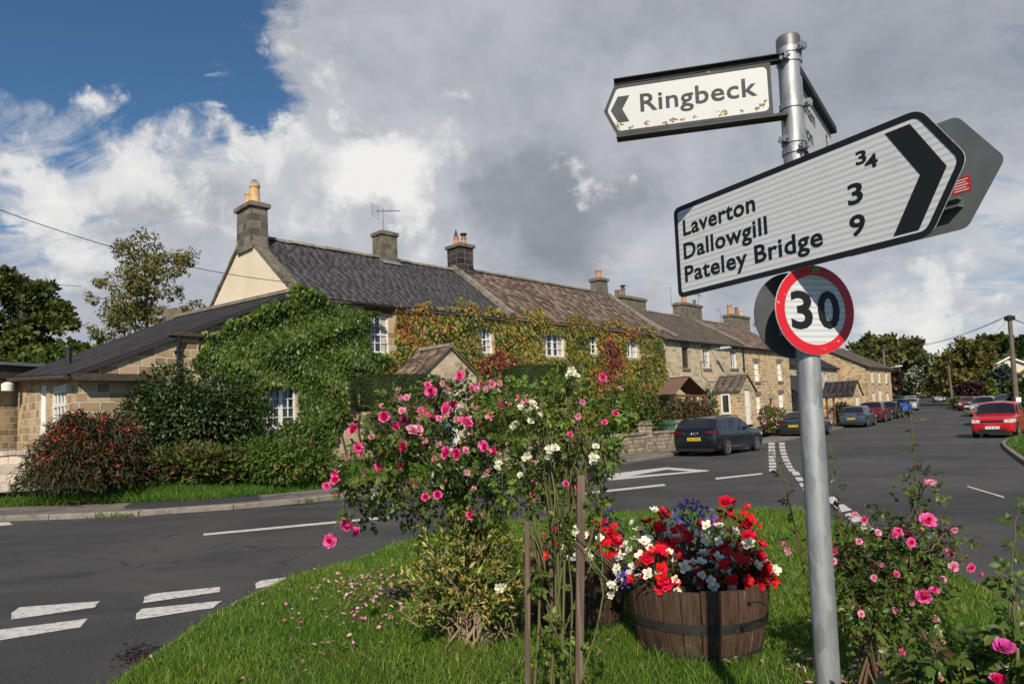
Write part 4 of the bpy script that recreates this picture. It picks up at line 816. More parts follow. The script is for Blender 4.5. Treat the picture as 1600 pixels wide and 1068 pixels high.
def build_far_houses():
    h = big(thing('house', 'set-back stone house partly hidden behind the sign pole', 'house', tw(33.0, 2.0, 0), T45))
    ZE, ZR, YR, DB, Ln = 4.78, 6.75, 3.2, 6.4, 13.2
    hs = [(9.0, 9.6, 3.3, 4.3), (10.3, 10.9, 3.3, 4.3), (2.0, 3.0, 3.2, 4.3)]
    f = shell(h, 0, Ln, DB, ZE, hs, ''); gable_wall(f, 0.02, .02, DB, ZE, ZE, YR, ZR-.03, 0, .3); f.build('wall', 'sandstone_pale', h, fix=False)
    roof_pair(h, 0, Ln, 0, ZE, YR, ZR, DB, ZE, .3, .3, .5, 'slate_dark', .2)
    for q in hs: window(h, *q, 2, 4)
    pr = MB(); pr.add([(0.2, -2.6, 2.4), (5.2, -2.6, 2.4), (5.2, -.02, 4.0), (.2, -.02, 4.0), (.2, -2.6, 2.3), (5.2, -2.6, 2.3), (5.2, -.02, 3.9), (.2, -.02, 3.9)], [(0, 1, 2, 3), (7, 6, 5, 4), (0, 4, 5, 1), (1, 5, 6, 2)]); pr.build('veranda_roof', 'slate_dark', h)
    vf = MB(); [vf.box(.2+k*1.25-.05, .2+k*1.25+.05, -2.5, -2.4, .8, 2.32) for k in range(5)]; vf.box(.2, 5.2, -2.48, -2.42, 1.6, 1.68); vf.build('veranda_frame', 'brown_timber', h)
    porch(h, 9.6, 11.6, 2.2, .6, 2.6, 3.6, 'sandstone_rubble', 'slate_dark', .3, door=(10.2, 10.8, .9, 2.4))
    h = big(thing('house', 'square stone house with a sunlit gable wall ending the left-hand street row', 'house', tw(49.5, 1.0, 0), T45))
    ZE, ZR, YR, DB, Ln = 5.0, 7.0, 3.8, 7.6, 6.4
    hs = [(1.2, 1.9, 3.6, 4.7), (2.9, 3.6, 3.6, 4.7), (4.8, 5.5, 3.6, 4.7), (1.2, 1.9, 1.5, 2.8), (4.8, 5.5, 1.5, 2.8), (2.8, 3.6, 1.0, 3.0)]
    f = shell(h, 0, Ln, DB, ZE, hs, ''); gable_wall(f, 0.0, .02, DB, ZE, ZE, YR, ZR-.03, 0, .35); gable_wall(f, Ln, .02, DB, ZE, ZE, YR, ZR-.03, 0, -.35); f.build('wall', 'sandstone_rubble', h, fix=False)
    roof_pair(h, -.15, Ln+.15, 0, ZE, YR, ZR, DB, ZE, .3, .3, .5, 'stone_slate_grey', .25)
    for q in hs[:5]: window(h, *q, 2, 4, curtain=1)
    d = hs[5]; q = MB(); q.box(d[0], d[1], .06, .1, d[2], d[3]); q.build('door', 'white_paint', h)
    chimney(h, .1, 1.0, 3.3, 4.3, 7.2, 8.6, 'chimney_stone', pots=[(.5, 3.8, .4, .14, 'terracotta', 'plain')])
    lt = MB(); lt.add([(-1.6, 2.2, 2.9), (-.0, 2.2, 3.6), (-.0, 5.0, 3.6), (-1.6, 5.0, 2.9)], [(0, 1, 2, 3)]); lt.box(-1.5, -.01, 2.3, 4.9, .6, 2.9); lt.build('outshut', 'slate_dark', h)
    gt = MB(); gt.add([(-.02, 2.0, 3.9), (-1.1, 2.0, 3.9), (-1.1, 4.2, 3.9), (-.02, 4.2, 3.9), (-.02, 2.0, 4.9), (-.02, 4.2, 4.9)], [(1, 4, 5, 2), (0, 1, 2, 3), (0, 4, 1), (2, 5, 3)]); gt.build('bay_roof', 'terracotta', h)
def build_outbuilding():
    p = at(-60, 690, 21.5); q = at(33, 690, 23.2)
    h = thing('outbuilding', 'flat-roofed stone outbuilding with a dark timber fascia at the left edge', 'outbuilding', (p[0], p[1], 0)); ex = unit((q-p)*(1, 1, 0)); L_ = np.linalg.norm((q-p)[:2]); ey = np.array([-ex[1], ex[0], 0])
    ax = [ex, ey, np.array([0, 0, 1.])]; z1 = at(10, 592, 22.5)[2]; z2 = at(10, 571, 22.5)[2]
    b = MB(); b.obox(ex*(L_/2-2)+ey*3+np.array([0, 0, z1/2]), ax, (L_/2+2, 3, z1/2)); b.build('wall', 'sandstone_block', h)
    r = MB(); r.obox(ex*(L_/2-1.7)+ey*2.9+np.array([0, 0, (z1+z2)/2]), ax, (L_/2+2.4, 3.3, (z2-z1)/2)); r.build('fascia', 'dark_timber', h)
    t = MB(); t.obox(ex*(L_/2-1.7)+ey*2.9+np.array([0, 0, z2+.05]), ax, (L_/2+2.5, 3.4, .05)); t.build('roof', 'lead', h)
    c = at(12, 604, 21.9)-np.array([p[0], p[1], 0]); l = MB(); l.lathe([(.05, -.15), (.17, -.13), (.18, .08), (.12, .13), (.03, .16)], c, 14); l.build('wall_lamp', 'white_paint', h, smooth=40)
def build_garden_bits():
    # pale low wall at the verge, left
    a, b = at(-60, 762, 15.5), at(66, 758, 15.95); a[2] = b[2] = .40
    h = MB(); d = unit((b-a)*(1, 1, 0)); n = np.array([-d[1], d[0], 0]); L_ = np.linalg.norm(b-a)+2.5; k = 30
    for i in range(k):
        for lo, hi, t in ((.823, .93, .24),): h.obox(a-d*2+d*(i+.5)*L_/k*1.15+np.array([0, 0, (lo+hi)/2+random.uniform(-.01, .01)]), [d, n, (0, 0, 1)], (L_/k*1.15/2-.004, t, (hi-lo)/2))
    h.obox(a-d*2+d*L_*1.15/2+np.array([0, 0, .41]), [d, n, (0, 0, 1)], (L_*1.15/2, .2, .41))
    tag(h.build('garden_wall', 'limewash_stone'), 'low pale limewashed stone garden wall at the left edge behind the verge', 'wall')
    # street-side garden walls
    def gwall(pts, z0, hgt, label, m='garden_stone'):
        w_ = MB()
        for p, q in zip(pts[:-1], pts[1:]):
            p, q = np.r_[p, z0], np.r_[q, z0]; ex = unit(q-p); ey = np.array([-ex[1], ex[0], 0]); L_ = np.linalg.norm(q-p)
            w_.obox((p+q)/2+np.array([0, 0, hgt/2]), [ex, ey, (0, 0, 1)], (L_/2, .16, hgt/2)); c = 0.
            while c < L_-.2: l = min(random.uniform(.4, .7), L_-c); w_.obox(p+ex*(c+l/2)+np.array([0, 0, hgt+.055+random.uniform(-.01, .01)]), [ex, ey, (0, 0, 1)], (l/2-.006, .2, .05)); c += l
        return tag(w_.build('garden_wall', m), label, 'wall')
    kl = offset_line(KERB, 1.8); seg = [p for p in kl if -1.2 < p[0] < 8.2]; gwall(list(resamp(seg, 8)), .05, .75, 'low sandstone garden wall along the pavement left of the dark estate car')
    for p in (seg[-1], seg[len(seg)*3//4]):
        g = MB(); g.box(-.2, .2, -.2, .2, 0, 1.15); g.hexa([(-.26, -.26, 1.151), (.26, -.26, 1.151), (.26, .26, 1.151), (-.26, .26, 1.151), (-.1, -.1, 1.3), (.1, -.1, 1.3), (.1, .1, 1.3), (-.1, .1, 1.3)]); o = g.build('gate_post', 'garden_stone'); o.location = (p[0], p[1], .05); o.rotation_euler = (0, 0, T45)
        tag(o, 'square stone gate post at the garden wall end near the dark estate car' if p is seg[-1] else 'square stone gate post partway along the garden wall behind the white roses', 'gate post')
    f = MB(); a, b = np.array([6.2, 30.0]), np.array([9.6, 33.2])
    for i in range(34): q = a+(b-a)*i/33; f.box(q[0]-.03, q[0]+.03, q[1]-.01, q[1]+.01, .3, 1.35)
    for z in (.5, 1.15): ex = unit(np.r_[b-a, 0]); f.obox(np.r_[(a+b)/2, z]+np.array([.02, -.02, 0]), [ex, (-ex[1], ex[0], 0), (0, 0, 1)], (np.linalg.norm(b-a)/2, .02, .03))
    plain('fence_green', (.03, .11, .075), .6, col2=(.05, .14, .1)); tag(f.build('picket_fence', 'fence_green'), 'low teal green garden fence behind the dark estate car', 'fence')
    gwall([loc2(38, .2), loc2(44.5, .2)], .5, 1.1, 'stone garden wall beyond the end house behind the grey saloon'); 
    # brown timber porch-shed in front of the pale house
    t = big(thing('timber_porch', 'brown timber garden porch with a patchy rust tiled roof beside the vine', 'porch', tw(17.9, 0, 0), T45))
    r = MB(); xr, xl, o0, o1, zt, zl = .1, 1.65, -.45, -1.5, 3.27, 2.5
    r.add([(xr, o0, zt), (xr, o1, zt), (xl, o1, zl), (xl, o0, zl)], [(0, 1, 2, 3)]); r.add([(xr, o0, zt-.05), (xr, o1, zt-.05), (xl, o1, zl-.05), (xl, o0, zl-.05)], [(3, 2, 1, 0)]); r.add([(xr, o0, zt), (xr, o1, zt), (xr-1.2, o1, zl), (xr-1.2, o0, zl)], [(3, 2, 1, 0)])
    plain('rust_tiles', (.20, .10, .06), .85, col2=(.10, .085, .07), ns=3., bump=.4); ro = r.build('roof', 'rust_tiles', t, fix=False); slates('roof_tiles', ro, (xl, o1, zl+.01), (xl, o0, zl+.01), (xr, o0, zt+.01), (xr, o1, zt+.01), .3, .24, .34, 'rust_tiles')
    fr = MB()
    for x, y in ((1.5, -1.4), (1.5, -.5), (.1, -1.4), (-.95, -1.4)): fr.box(x-.06, x+.06, y-.06, y+.06, .6, 2.5)
    fr.box(-1, 1.56, -1.45, -1.35, 2.36, 2.46); fr.box(1.45, 1.55, -1.34, -.46, 2.36, 2.46); fr.box(-1, 1.56, -1.43, -1.37, 1.3, 1.36); fr.build('frame', 'brown_timber', t)
    bd = MB(); bd.box(-.95, 1.5, -1.42, -1.38, .6, 1.29); bd.box(1.48, 1.52, -1.36, -.5, .6, 1.29); bd.build('boarding', 'brown_timber', t)
    # street lamp fixed to the pale house
    l = big(thing('street_lamp', 'pale grey street lamp on a wall bracket of the pale stone house', 'street lamp', tw(22.9, 0, 4.85), T45)); b = MB(); b.tube([(0, .0, .02), (0, -.3, .06), (0, -.6, .06)], .022, 8); b.build('bracket', 'lamp_grey', l)
    b = MB(); b.hexa([(-.1, -1.1, .03), (.1, -1.1, .03), (.11, -.55, .01), (-.11, -.55, .01), (-.07, -1.06, .12), (.07, -1.06, .12), (.08, -.6, .15), (-.08, -.6, .15)]); b.build('lantern', 'lamp_grey', l)
    # aerials
    aerial(*tw(4.75, 3.2, 8.8), 'thin television aerial on the plain second chimney', 1.05, R(-20), s=1.1)
    aerial(*tw(24.5, 3.2, 7.9), 'hooked pole aerial left of the red chimney pot', 1.15, R(20), 'stick'); aerial(*tw(27.6, 3.2, 7.9), 'upright aerial right of the red chimney pot', 1.2, R(45), s=.6)
    aerial(*tw(30.2, 3.2, 7.2), 'small aerial left of the end house chimney', 1.1, R(30), 'stick'); aerial(*tw(35., 3.2, 6.6), 'dark aerial right of the end house chimney', 1.2, R(80), s=.7)
def build_terrace():
    build_cottage_slate(); build_cottage_stone(); build_house_brown(); build_house_tall(); build_far_houses(); build_outbuilding(); build_garden_bits()

# ------------------------------------------------------------------ climbers, hedges, shrubs by the houses
NF = np.array([NV[0], NV[1], 0]); UF = np.array([U[0], U[1], 0]); PF = np.array([P0[0], P0[1], 0.])
def fpx(px, py, o=0.):                      # photo pixel -> (x, z) on the terrace front, o metres out
    q = on_plane(px, py, PF+NF*o, NF); return ((q-PF)@UF/TK, (q[2]-TZ)/TK)
def climber(name, poly_px, n, mats, chooser, label, holes=(), size=(.10, .17), thick=(.04, .34), T=T_IVY, extra=None, stem=True):
    poly = ragged([fpx(*p) for p in poly_px], .28, .14); Q = sample_poly(poly, n)
    for a, b, c, d in holes:
        ins = (Q[:, 0] > a+RNG.normal(0, .035, len(Q))) & (Q[:, 0] < b+RNG.normal(0, .035, len(Q))) & (Q[:, 1] > c+RNG.normal(0, .03, len(Q))) & (Q[:, 1] < d-.02+RNG.normal(0, .035, len(Q))); Q = Q[~ins]
    n = len(Q); lump = .5+.5*np.sin(Q[:, 0]*2.6+1.3*np.sin(Q[:, 1]*2.1))*np.sin(Q[:, 1]*3.1+Q[:, 0]*.7)
    out = thick[0]+(thick[1]-thick[0])*(.12+.88*lump**1.4)*RNG.random(n)**.55
    P = PF+Q[:, :1]*TK*UF+np.c_[np.zeros((n, 2)), Q[:, 1]*TK+TZ]+out[:, None]*NF
    A = np.c_[RNG.normal(0, .45, n)[:, None]*UF+NF*RNG.uniform(.1, .9, n)[:, None]]+np.c_[np.zeros((n, 2)), -np.ones(n)]
    Nn = NF+np.array([0, 0, .55])+rnd(n, .38); L = RNG.uniform(*size, n)
    t = thing(name, label, 'climber', (P[:, 0].mean(), P[:, 1].mean(), .3)); off = np.array(t.location)
    o = scatter('foliage', T, P-off, A, Nn, L, L*RNG.uniform(.8, 1.05, n), mats, chooser(Q) if chooser else None, t)
    s = MB(); xs = np.linspace(min(q[0] for q in poly)+.3, max(q[0] for q in poly)-.4, 9)
    for x in xs:
        if any(a-.15 < x < b+.15 for a, b, c, d in holes): continue
        p = [PF+UF*TK*(x+.15*math.sin(z*2+x))+NF*.04+np.array([0, 0, z])-off for z in np.linspace(.4, 4.6, 8)]; s.tube(p, list(np.linspace(.035, .012, 8)), 6)
    s.tube([PF+UF*TK*x+NF*.04+np.array([0, 0, .42+.05*math.sin(x*3)])-off for x in np.linspace(xs[0], xs[-1], 40)], .03, 6); s.build('stems', 'bark', t); return t
def ch_green(Q): return np.where(RNG.random(len(Q)) < .012, 1, 0)
def ch_vine(Q):                             # autumn colour comes in patches
    x, z = Q[:, 0], Q[:, 1]; nz = np.sin(x*1.7+2*np.sin(z*1.3))*np.sin(z*2.1+x*.6)+RNG.normal(0, .45, len(x))
    blob = lambda a, b, rx, rz, k: k*np.exp(-((x-a)/rx)**2-((z-b)/rz)**2)
    red = .45*nz+blob(7.2, 3.4, .9, .75, 3.2)+blob(14.1, 4.4, .75, .9, 1.6)+blob(13.6, 3.2, 1., .8, .9)+blob(16.6, 3.0, .7, .5, .9)+blob(15.8, 5.35, .8, .25, 1.2)+blob(3.3, 4.9, .8, .7, .75)+blob(5.0, 4.6, .9, .4, .5)
    m = np.where(red > 1.05, 3, np.where(red > .55, 2, np.where(nz > -.05, 0, 1)))
    top = (z > 5.25) & (RNG.random(len(x)) < .35); m[top] = 2; g = (RNG.random(len(x)) < .16); m[g] = 1; r = (RNG.random(len(x)) < .07); m[r] = 2; r = (RNG.random(len(x)) < .035); m[r] = 3
    return m
def mound(name, label, cat, px0, px1, ytop, ybase, y, depth, n, mats, size, T=T_OVAL, mi=None, lumps=9, droop=.2, zbase=None, group=None, core='dark_leaf', up=.5, flat=1.):
    """a shrub seen between pixels px0..px1 and ytop..ybase, y metres ahead: many leaf sprays over lumpy growth, on stems"""
    a, b = at(px0, (ytop+ybase)/2, y), at(px1, (ytop+ybase)/2, y); top = at((px0+px1)/2, ytop, y)[2]; z0 = at((px0+px1)/2, ybase, y)[2] if zbase is None else zbase
    c = np.array([(a[0]+b[0])/2, y+depth*.0, z0]); rx, ry, rz = (b[0]-a[0])/2, depth/2, (top-z0)
    t = thing(name, label, cat, tuple(c), 0, group)
    cs = [np.array([0, 0, rz*.42])]; rs = [(.72, .72, .58)]
    for i in range(lumps): th = random.uniform(0, 2*math.pi); ph = random.uniform(.05, .95); cs.append(np.array([math.cos(th)*rx*.62*math.sqrt(1-ph*ph*.6), math.sin(th)*ry*.62, rz*(.2+.58*ph*flat)])); rs.append((random.uniform(.28, .46),)*2+(random.uniform(.2, .32),))
    wts = np.array([r[0]*r[1]+.0 for r in rs]); wts /= wts.sum(); k = RNG.choice(len(cs), n, p=wts)
    d = sph(n); C0 = np.array(cs)[k]; S = np.array(rs)[k]*np.array([rx, ry, rz]); rr = RNG.random(n)**.28
    P = C0+d*S*rr[:, None]*np.array([1, 1, 1.]); keep = P[:, 2] > .0; P, d = P[keep], d[keep]; n = len(P)
    A = d*.9+rnd(n, .5); A[:, 2] -= droop; Nn = d+np.array([0, 0, up])+rnd(n, .45); L = RNG.uniform(*size, n)
    scatter('foliage', T, P, A, Nn, L, L*RNG.uniform(.5, .75, n), mats, mi(P, n) if mi else None, t)
    s = MB()
    for i in range(7): q = cs[i % len(cs)]; s.tube([(random.uniform(-.12, .12)*rx, random.uniform(-.12, .12)*ry, -.12), q*.5+(0, 0, .05), q], [.035, .025, .012], 6)
    s.lathe([(.14*rx, -.14), (.12*rx, .05), (.02, .1)], (0, 0, 0), 8); s.build('stems', 'bark', t); return t
def clipped_hedge(label, px0, px1, ytop, ybot, y, depth, n):
    a, b = at(px0, (ytop+ybot)/2, y), at(px1, (ytop+ybot)/2, y); z1, z0 = at((px0+px1)/2, ytop, y)[2], at((px0+px1)/2, ybot, y)[2]
    c = np.array([(a[0]+b[0])/2, y, .5]); t = thing('clipped_yew', label, 'topiary', tuple(c), R(20)); h = np.array([(b[0]-a[0])/2/math.cos(R(20))*.93, depth/2, (z1-z0)/2]); zc = (z1+z0)/2-.5
    d = RNG.uniform(-1, 1, (n, 3)); p = 5.; d = d/(np.sum(np.abs(d)**p, 1, keepdims=True)**(1/p)); P = d*h*RNG.uniform(.9, 1.0, (n, 1))+np.array([0, 0, zc])
    Nn = np.sign(d)*np.abs(d)**3+rnd(n, .35); A = rnd(n, .6)+Nn*.7
    scatter('foliage', T_DIA, P, A, Nn, RNG.uniform(.04, .08, n), RNG.uniform(.03, .05, n), 'yew_needle', None, t)
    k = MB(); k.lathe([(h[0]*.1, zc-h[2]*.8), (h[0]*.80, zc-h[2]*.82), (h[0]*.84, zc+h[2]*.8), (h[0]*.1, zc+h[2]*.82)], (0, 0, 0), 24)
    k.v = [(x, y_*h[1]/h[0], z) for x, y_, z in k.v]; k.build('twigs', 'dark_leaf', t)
    s = MB(); [s.tube([(x, 0, -.5), (x*1.1, 0, zc)], [.07, .05], 8) for x in (-h[0]*.5, 0, h[0]*.5)]; s.build('trunks', 'bark', t); return t
def build_climbers():
    climber('climbing_ivy', [(303, 530), (318, 512), (350, 500), (395, 488), (425, 478), (455, 466), (474, 456), (490, 459), (505, 468), (530, 474), (560, 482), (578, 488), (577, 500), (580, 548), (607, 552), (596, 575), (586, 580), (552, 586), (540, 620), (546, 655), (520, 690), (500, 720), (440, 725), (420, 700), (408, 640), (330, 590), (308, 575)],
            19000, ['ivy_green', 'vine_gold'], ch_green, 'dense green creeper covering the left half of the cottage front', [(-1.48, -.46, 1.5, 2.78), (1.86, 2.68, 3.8, 5.0)], (.09, .18), (.03, .46))
    climber('red_vine', [(604, 482), (618, 472), (640, 474), (700, 480), (760, 480), (800, 484), (850, 488), (920, 498), (1000, 508), (1028, 513), (1034, 530), (1036, 570), (1041, 625), (1030, 660), (980, 690), (900, 700), (800, 700), (752, 690), (750, 640), (744, 590), (700, 545), (650, 575), (620, 588), (592, 592), (606, 560), (609, 520)],
            16500, ['vine_lime', 'vine_green', 'vine_gold', 'vine_red'], ch_vine, 'yellow, green and red autumn vine covering the right half of the cottage front', [(6.44, 7.2, 3.98, 5.0), (9.76, 11.14, 3.98, 4.96), (12.6, 13.2, 4.2, 5.08), (15.24, 16.25, 4.14, 5.08)], (.11, .18), (.04, .30))
    # porch creeper
    clipped_hedge('flat-topped dark clipped yew hanging in front of the gabled cottage porch', 550, 690, 586, 641, 21.6, 1.5, 14000)
    clipped_hedge('second dark clipped yew right of the cottage porch against the red vine', 784, 893, 571, 626, 24.8, 1.5, 12000)
    mound('laurel_shrub', 'large rounded dark green evergreen shrub left of the lower cottage window', 'shrub', 186, 424, 564, 722, 18.3, 3.2, 19000, 'laurel_leaf', (.085, .15), lumps=20, up=.7)
    # cotoneaster: arching sprays of small leaves with berries
    y = 15.75; a, b = at(42, 700, y), at(250, 700, y); c = np.array([(a[0]+b[0])/2, y, .44]); top = at(130, 626, y)[2]
    t = thing('berry_shrub', 'arching shrub covered in orange red berries in front of the pale garden wall', 'shrub', tuple(c)); rx, rz = (b[0]-a[0])/2*.95, top-.46
    P, A, M, S_ = [], [], [], MB()
    for i in range(1000):
        th = random.uniform(0, 2*math.pi); el = random.uniform(.0, 1.); r1 = math.sqrt(1-(el*.9)**2); e = np.array([math.cos(th)*rx*r1*random.uniform(.5, 1.02), math.sin(th)*1.3*r1, 0]); zt = rz*(.18+.84*el)*random.uniform(.82, 1.0)
        s0 = e*.45+np.array([0, 0, zt*.75]); s1 = e*.85+np.array([0, 0, zt]); s2 = e*1.12+np.array([0, 0, max(zt-.55*random.uniform(.5, 1.2), .05)])
        if i % 12 == 0: S_.tube([(e[0]*.05, e[1]*.05, 0), s0*.6, s0, s1], [.022, .016, .012, .006], 5)
        isb = random.random() < .36+.65*math.exp(-((el-.72)/.22)**2)*.6*(1-.6*(e[0] > rx*.35))
        for k in range(22):
            u = k/21.; p = (1-u)**2*s0+2*u*(1-u)*s1+u*u*s2; d = 2*(1-u)*(s1-s0)+2*u*(s2-s1); P.append(p+RNG.normal(size=3)*.035); A.append(unit(d+1e-6)+RNG.normal(size=3)*.5); M.append(1 if (isb and u < .85 and random.random() < .72) else 0)
    n = len(P); M = np.array(M); L = np.where(M == 1, RNG.uniform(.05, .085, n), RNG.uniform(.09, .17, n))
    scatter('foliage', T_DIA, P, A, rnd(n, .7)+np.array([0, -.4, .6]), L, np.where(M == 1, L*.8, L*.28), ['cotoneaster_leaf', 'berry_red'], M, t); S_.lathe([(.16, -.1), (.14, .12), (.03, .2)], (0, 0, 0), 8); S_.build('stems', 'bark', t)
    # border plants along the verge
    def berry(P, n): return np.where(RNG.random(n) < .06, 1, 0)
    mound('border_plants', 'brownish grassy border plants between the berry shrub and the green ground cover', 'border plants', 225, 395, 692, 750, 16.3, 1.4, 4200, ['autumn_leaf', 'rust_leaf', 'cotoneaster_leaf', 'border_leaf'], (.10, .2), T_DIA, lambda P, n: RNG.choice(4, n, p=[.18, .12, .25, .45]), 10, -.5)
    mound('border_plants', 'bright green leafy ground cover with small red flowers under the cottage window', 'border plants', 340, 545, 676, 755, 17.0, 2.2, 6500, ['border_leaf', 'petal_deep_pink'], (.07, .14), T_OVAL, lambda P, n: np.where(RNG.random(n) < .018, 1, 0), 14, .1, up=1.)
    mound('garden_plants', 'leafy plants with pink blooms at the wall left of the porch', 'border plants', 430, 520, 655, 720, 18.6, 1.4, 2200, ['border_leaf', 'petal_pale_pink'], (.09, .16), T_OVAL, lambda P, n: np.where(RNG.random(n) < .02, 1, 0), 8)
    mound('garden_shrub', 'red-brown spreading garden shrub behind the dark estate car', 'shrub', 1012, 1122, 622, 664, 32, 2.2, 4000, ['rust_leaf', 'border_leaf', 'purple_leaf'], (.12, .22), T_DIA, lambda P, n: RNG.choice(3, n, p=[.5, .25, .25]), 12, zbase=.5)
    mound('garden_shrub', 'dark green garden shrub at the foot of the vine', 'shrub', 930, 1050, 600, 700, 30.0, 2.4, 3600, ['border_leaf', 'laurel_leaf', 'rust_leaf'], (.12, .2), T_OVAL, lambda P, n: RNG.choice(3, n, p=[.5, .35, .15]), 12, zbase=.3)
    mound('garden_shrub', 'slender grey-green shrub beside the gabled porch of the pale house', 'shrub', 1092, 1122, 598, 645, 36.5, 1.0, 700, ['border_leaf', 'conifer_leaf'], (.12, .2), T_OVAL, lambda P, n: RNG.choice(2, n), 6, zbase=.7)
    mound('rose_hedge', 'green shrub dotted with pink flowers in front of the end house', 'shrub', 1180, 1232, 632, 668, 40.5, 1.6, 2400, ['border_leaf', 'petal_pale_pink', 'young_leaf'], (.10, .18), T_OVAL, lambda P, n: RNG.choice(3, n, p=[.62, .16, .22]), 9, zbase=.4)
    mound('garden_shrub', 'dark shrub by the garden wall beyond the grey saloon', 'shrub', 1304, 1332, 628, 656, 52.0, 1.8, 900, 'laurel_leaf', (.18, .3), T_OVAL, None, 6, zbase=.5)

# ------------------------------------------------------------------ the signpost
def build_signpost():
    PX, PY = 1.0, 2.3
    t = thing('signpost', 'galvanised steel signpost carrying white direction signs and a 30 limit roundel', 'signpost', (.985, PY, .13)); B = np.array(t.location)
    top, bot = at(1231, 62, PY)-B, np.array([0, 0, -.12]); ax = unit(top-bot)
    p = MB(); p.tube([bot, top-ax*.0], .0382, 32); po = p.build('pole', 'galvanised', t, smooth=40)
    c = MB(); X = unit(np.cross((0, 1, 0), ax)); Y = np.cross(ax, X); c.lathe([(.0402, -.045), (.0402, .0), (.037, .006), (.01, .009)], top, 32, ax=(X, Y, ax)); c.build('pole_cap', 'old_steel', po, smooth=40)
    def on_axis(z): return bot+ax*((z-bot[2])/ax[2])
    def clamp(py, bolt):
        z = (at(1240, py, PY)-B)[2]; q = on_axis(z); m = MB(); m.lathe([(.0385, -.011), (.042, -.010), (.042, .010), (.0385, .011)], q, 32, cap=False, ax=(X, Y, ax))
        d = unit(np.array([math.cos(bolt), math.sin(bolt), 0])); s = np.array([-d[1], d[0], 0])
        for k in (-.008, .008): m.obox(q+d*.052+s*k, [d, s, ax], (.013, .003, .011))
        m.tube([q+d*.054-s*.02, q+d*.054+s*.02], .0055, 8); m.build('clamp', 'galvanised', t, smooth=40)
    for py, b_ in ((83, R(-60)), (97, R(-130)), (168, R(-40)), (222, R(-150)), (238, R(-80))): clamp(py, b_)

    def board(name, d, n, q, face_px, label):
        """plane through q with horizontal direction d, outward normal n -> pixel-to-plane mapping"""
        ax3 = (d, np.array([0, 0, 1.]), n)
        def uv(px, py): r = on_plane(px, py, q+B, n)-B-q; return np.array([r@d, r[2]])
        return ax3, uv
    def rounded(poly, rads, seg=6):
        out = []; k = len(poly)
        for i in range(k):
            a, b, c_ = [np.asarray(poly[j % k], float) for j in (i-1, i, i+1)]; r = rads[i]
            if r <= 0: out.append(tuple(b)); continue
            u, v = unit(a-b), unit(c_-b); s = b+u*r; e = b+v*r
            for j in range(seg+1): w_ = j/seg; out.append(tuple((1-w_)**2*s+2*w_*(1-w_)*b+w_*w_*e))
        return out
    def inset(poly, d):
        k = len(poly); out = []
        for i in range(k):
            a, b, c_ = [np.asarray(poly[j % k], float) for j in (i-1, i, i+1)]; u, v = unit(b-a), unit(c_-b); n1, n2 = np.array([-u[1], u[0]]), np.array([-v[1], v[0]])
            m = n1+n2; m = m/max(m@m, 1e-6)*2; out.append(tuple(b+m*d))
        return out
    # --- big three-line direction sign
    d = unit((.502, -.865, 0)); n = np.array([d[1], -d[0], 0]); n = n if n[1] < 0 else -n
    q = np.array([0, 0, 1.5-B[2]+.4])+n*.075; ax3, uv = board('', d, n, q, None, '')
    TL, BL, TR, BR, TIP = [uv(*z) for z in ((1053, 324), (1060, 464), (1443, 171), (1467, 369), (1513, 249))]
    z1, z0 = (TL[1]+TR[1])/2, (BL[1]+BR[1])/2; xl = (TL[0]+BL[0])/2; xt = (TR[0]+BR[0])/2
    # arrow-headed outline with horizontal edges
    poly = [(xl, z0), (xt-.015, z0), (TIP[0], (z0+z1)/2+.005), (xt-.015, z1), (xl, z1)]; rads = [.03, .035, .03, .035, .03]
    g = MB(); g.plate(rounded(poly, rads), q, ax3, -.003, 0.); s1 = g.build('direction_sign', 'sign_white', t); s1['label'] = 'large white direction sign with three village names'
    bo, bi = rounded(inset(poly, .0002), rads), rounded(inset(poly, .019), [.014, .02, .02, .02, .014])
    b = MB(); b.ring(bo, bi, q, ax3, .0004, .0016); b.build('border', 'sign_black', s1)
    # letters follow the rows seen on the board
    lt = MB(); H = lambda a, b_: uv(*b_)[1]-uv(*a)[1]
    def row(txt, p0, p1, cap, bold=.024):
        lt = MB(); a, e = uv(*p0), uv(*p1); letters(lt, txt, q, ax3, (a[0], (a[1]+e[1])/2, e[0]-a[0], cap), bold, .0012); lt.build('lettering', 'sign_black', s1, fix=False)
    row('Laverton', (1068, 366), (1181, 333), .0635); row('Dallowgill', (1069, 402), (1200, 369), .0635)
    row('Pateley', (1071, 438), (1169, 418), .0635); row('Bridge', (1180, 411), (1287, 384), .0635)
    a = uv(1336, 262); e = uv(1350, 262); letters(lt, '3', q, ax3, (uv(1338, 259)[0], uv(1338, 259)[1], uv(1355, 255)[0]-uv(1338, 259)[0], .040), .024, .0012); letters(lt, '4', q, ax3, (uv(1352, 268)[0], uv(1352, 266)[1], uv(1373, 262)[0]-uv(1352, 268)[0], .040), .024, .0012)
    letters(lt, '3', q, ax3, (uv(1326, 322)[0], uv(1326, 322)[1], uv(1350, 318)[0]-uv(1326, 322)[0], .0635), .024, .0012); letters(lt, '9', q, ax3, (uv(1329, 371)[0], uv(1329, 371)[1], uv(1354, 366)[0]-uv(1329, 371)[0], .0635), .024, .0012)
    lt.build('distances', 'sign_black', s1, fix=False)
    ch = MB(); cp = [uv(*z) for z in ((1383, 207), (1421, 196), (1480, 263), (1437, 360), (1396, 368), (1438, 272))]; xa, xb, xc = (cp[0][0]+cp[4][0])/2, (cp[1][0]+cp[3][0])/2, cp[2][0]
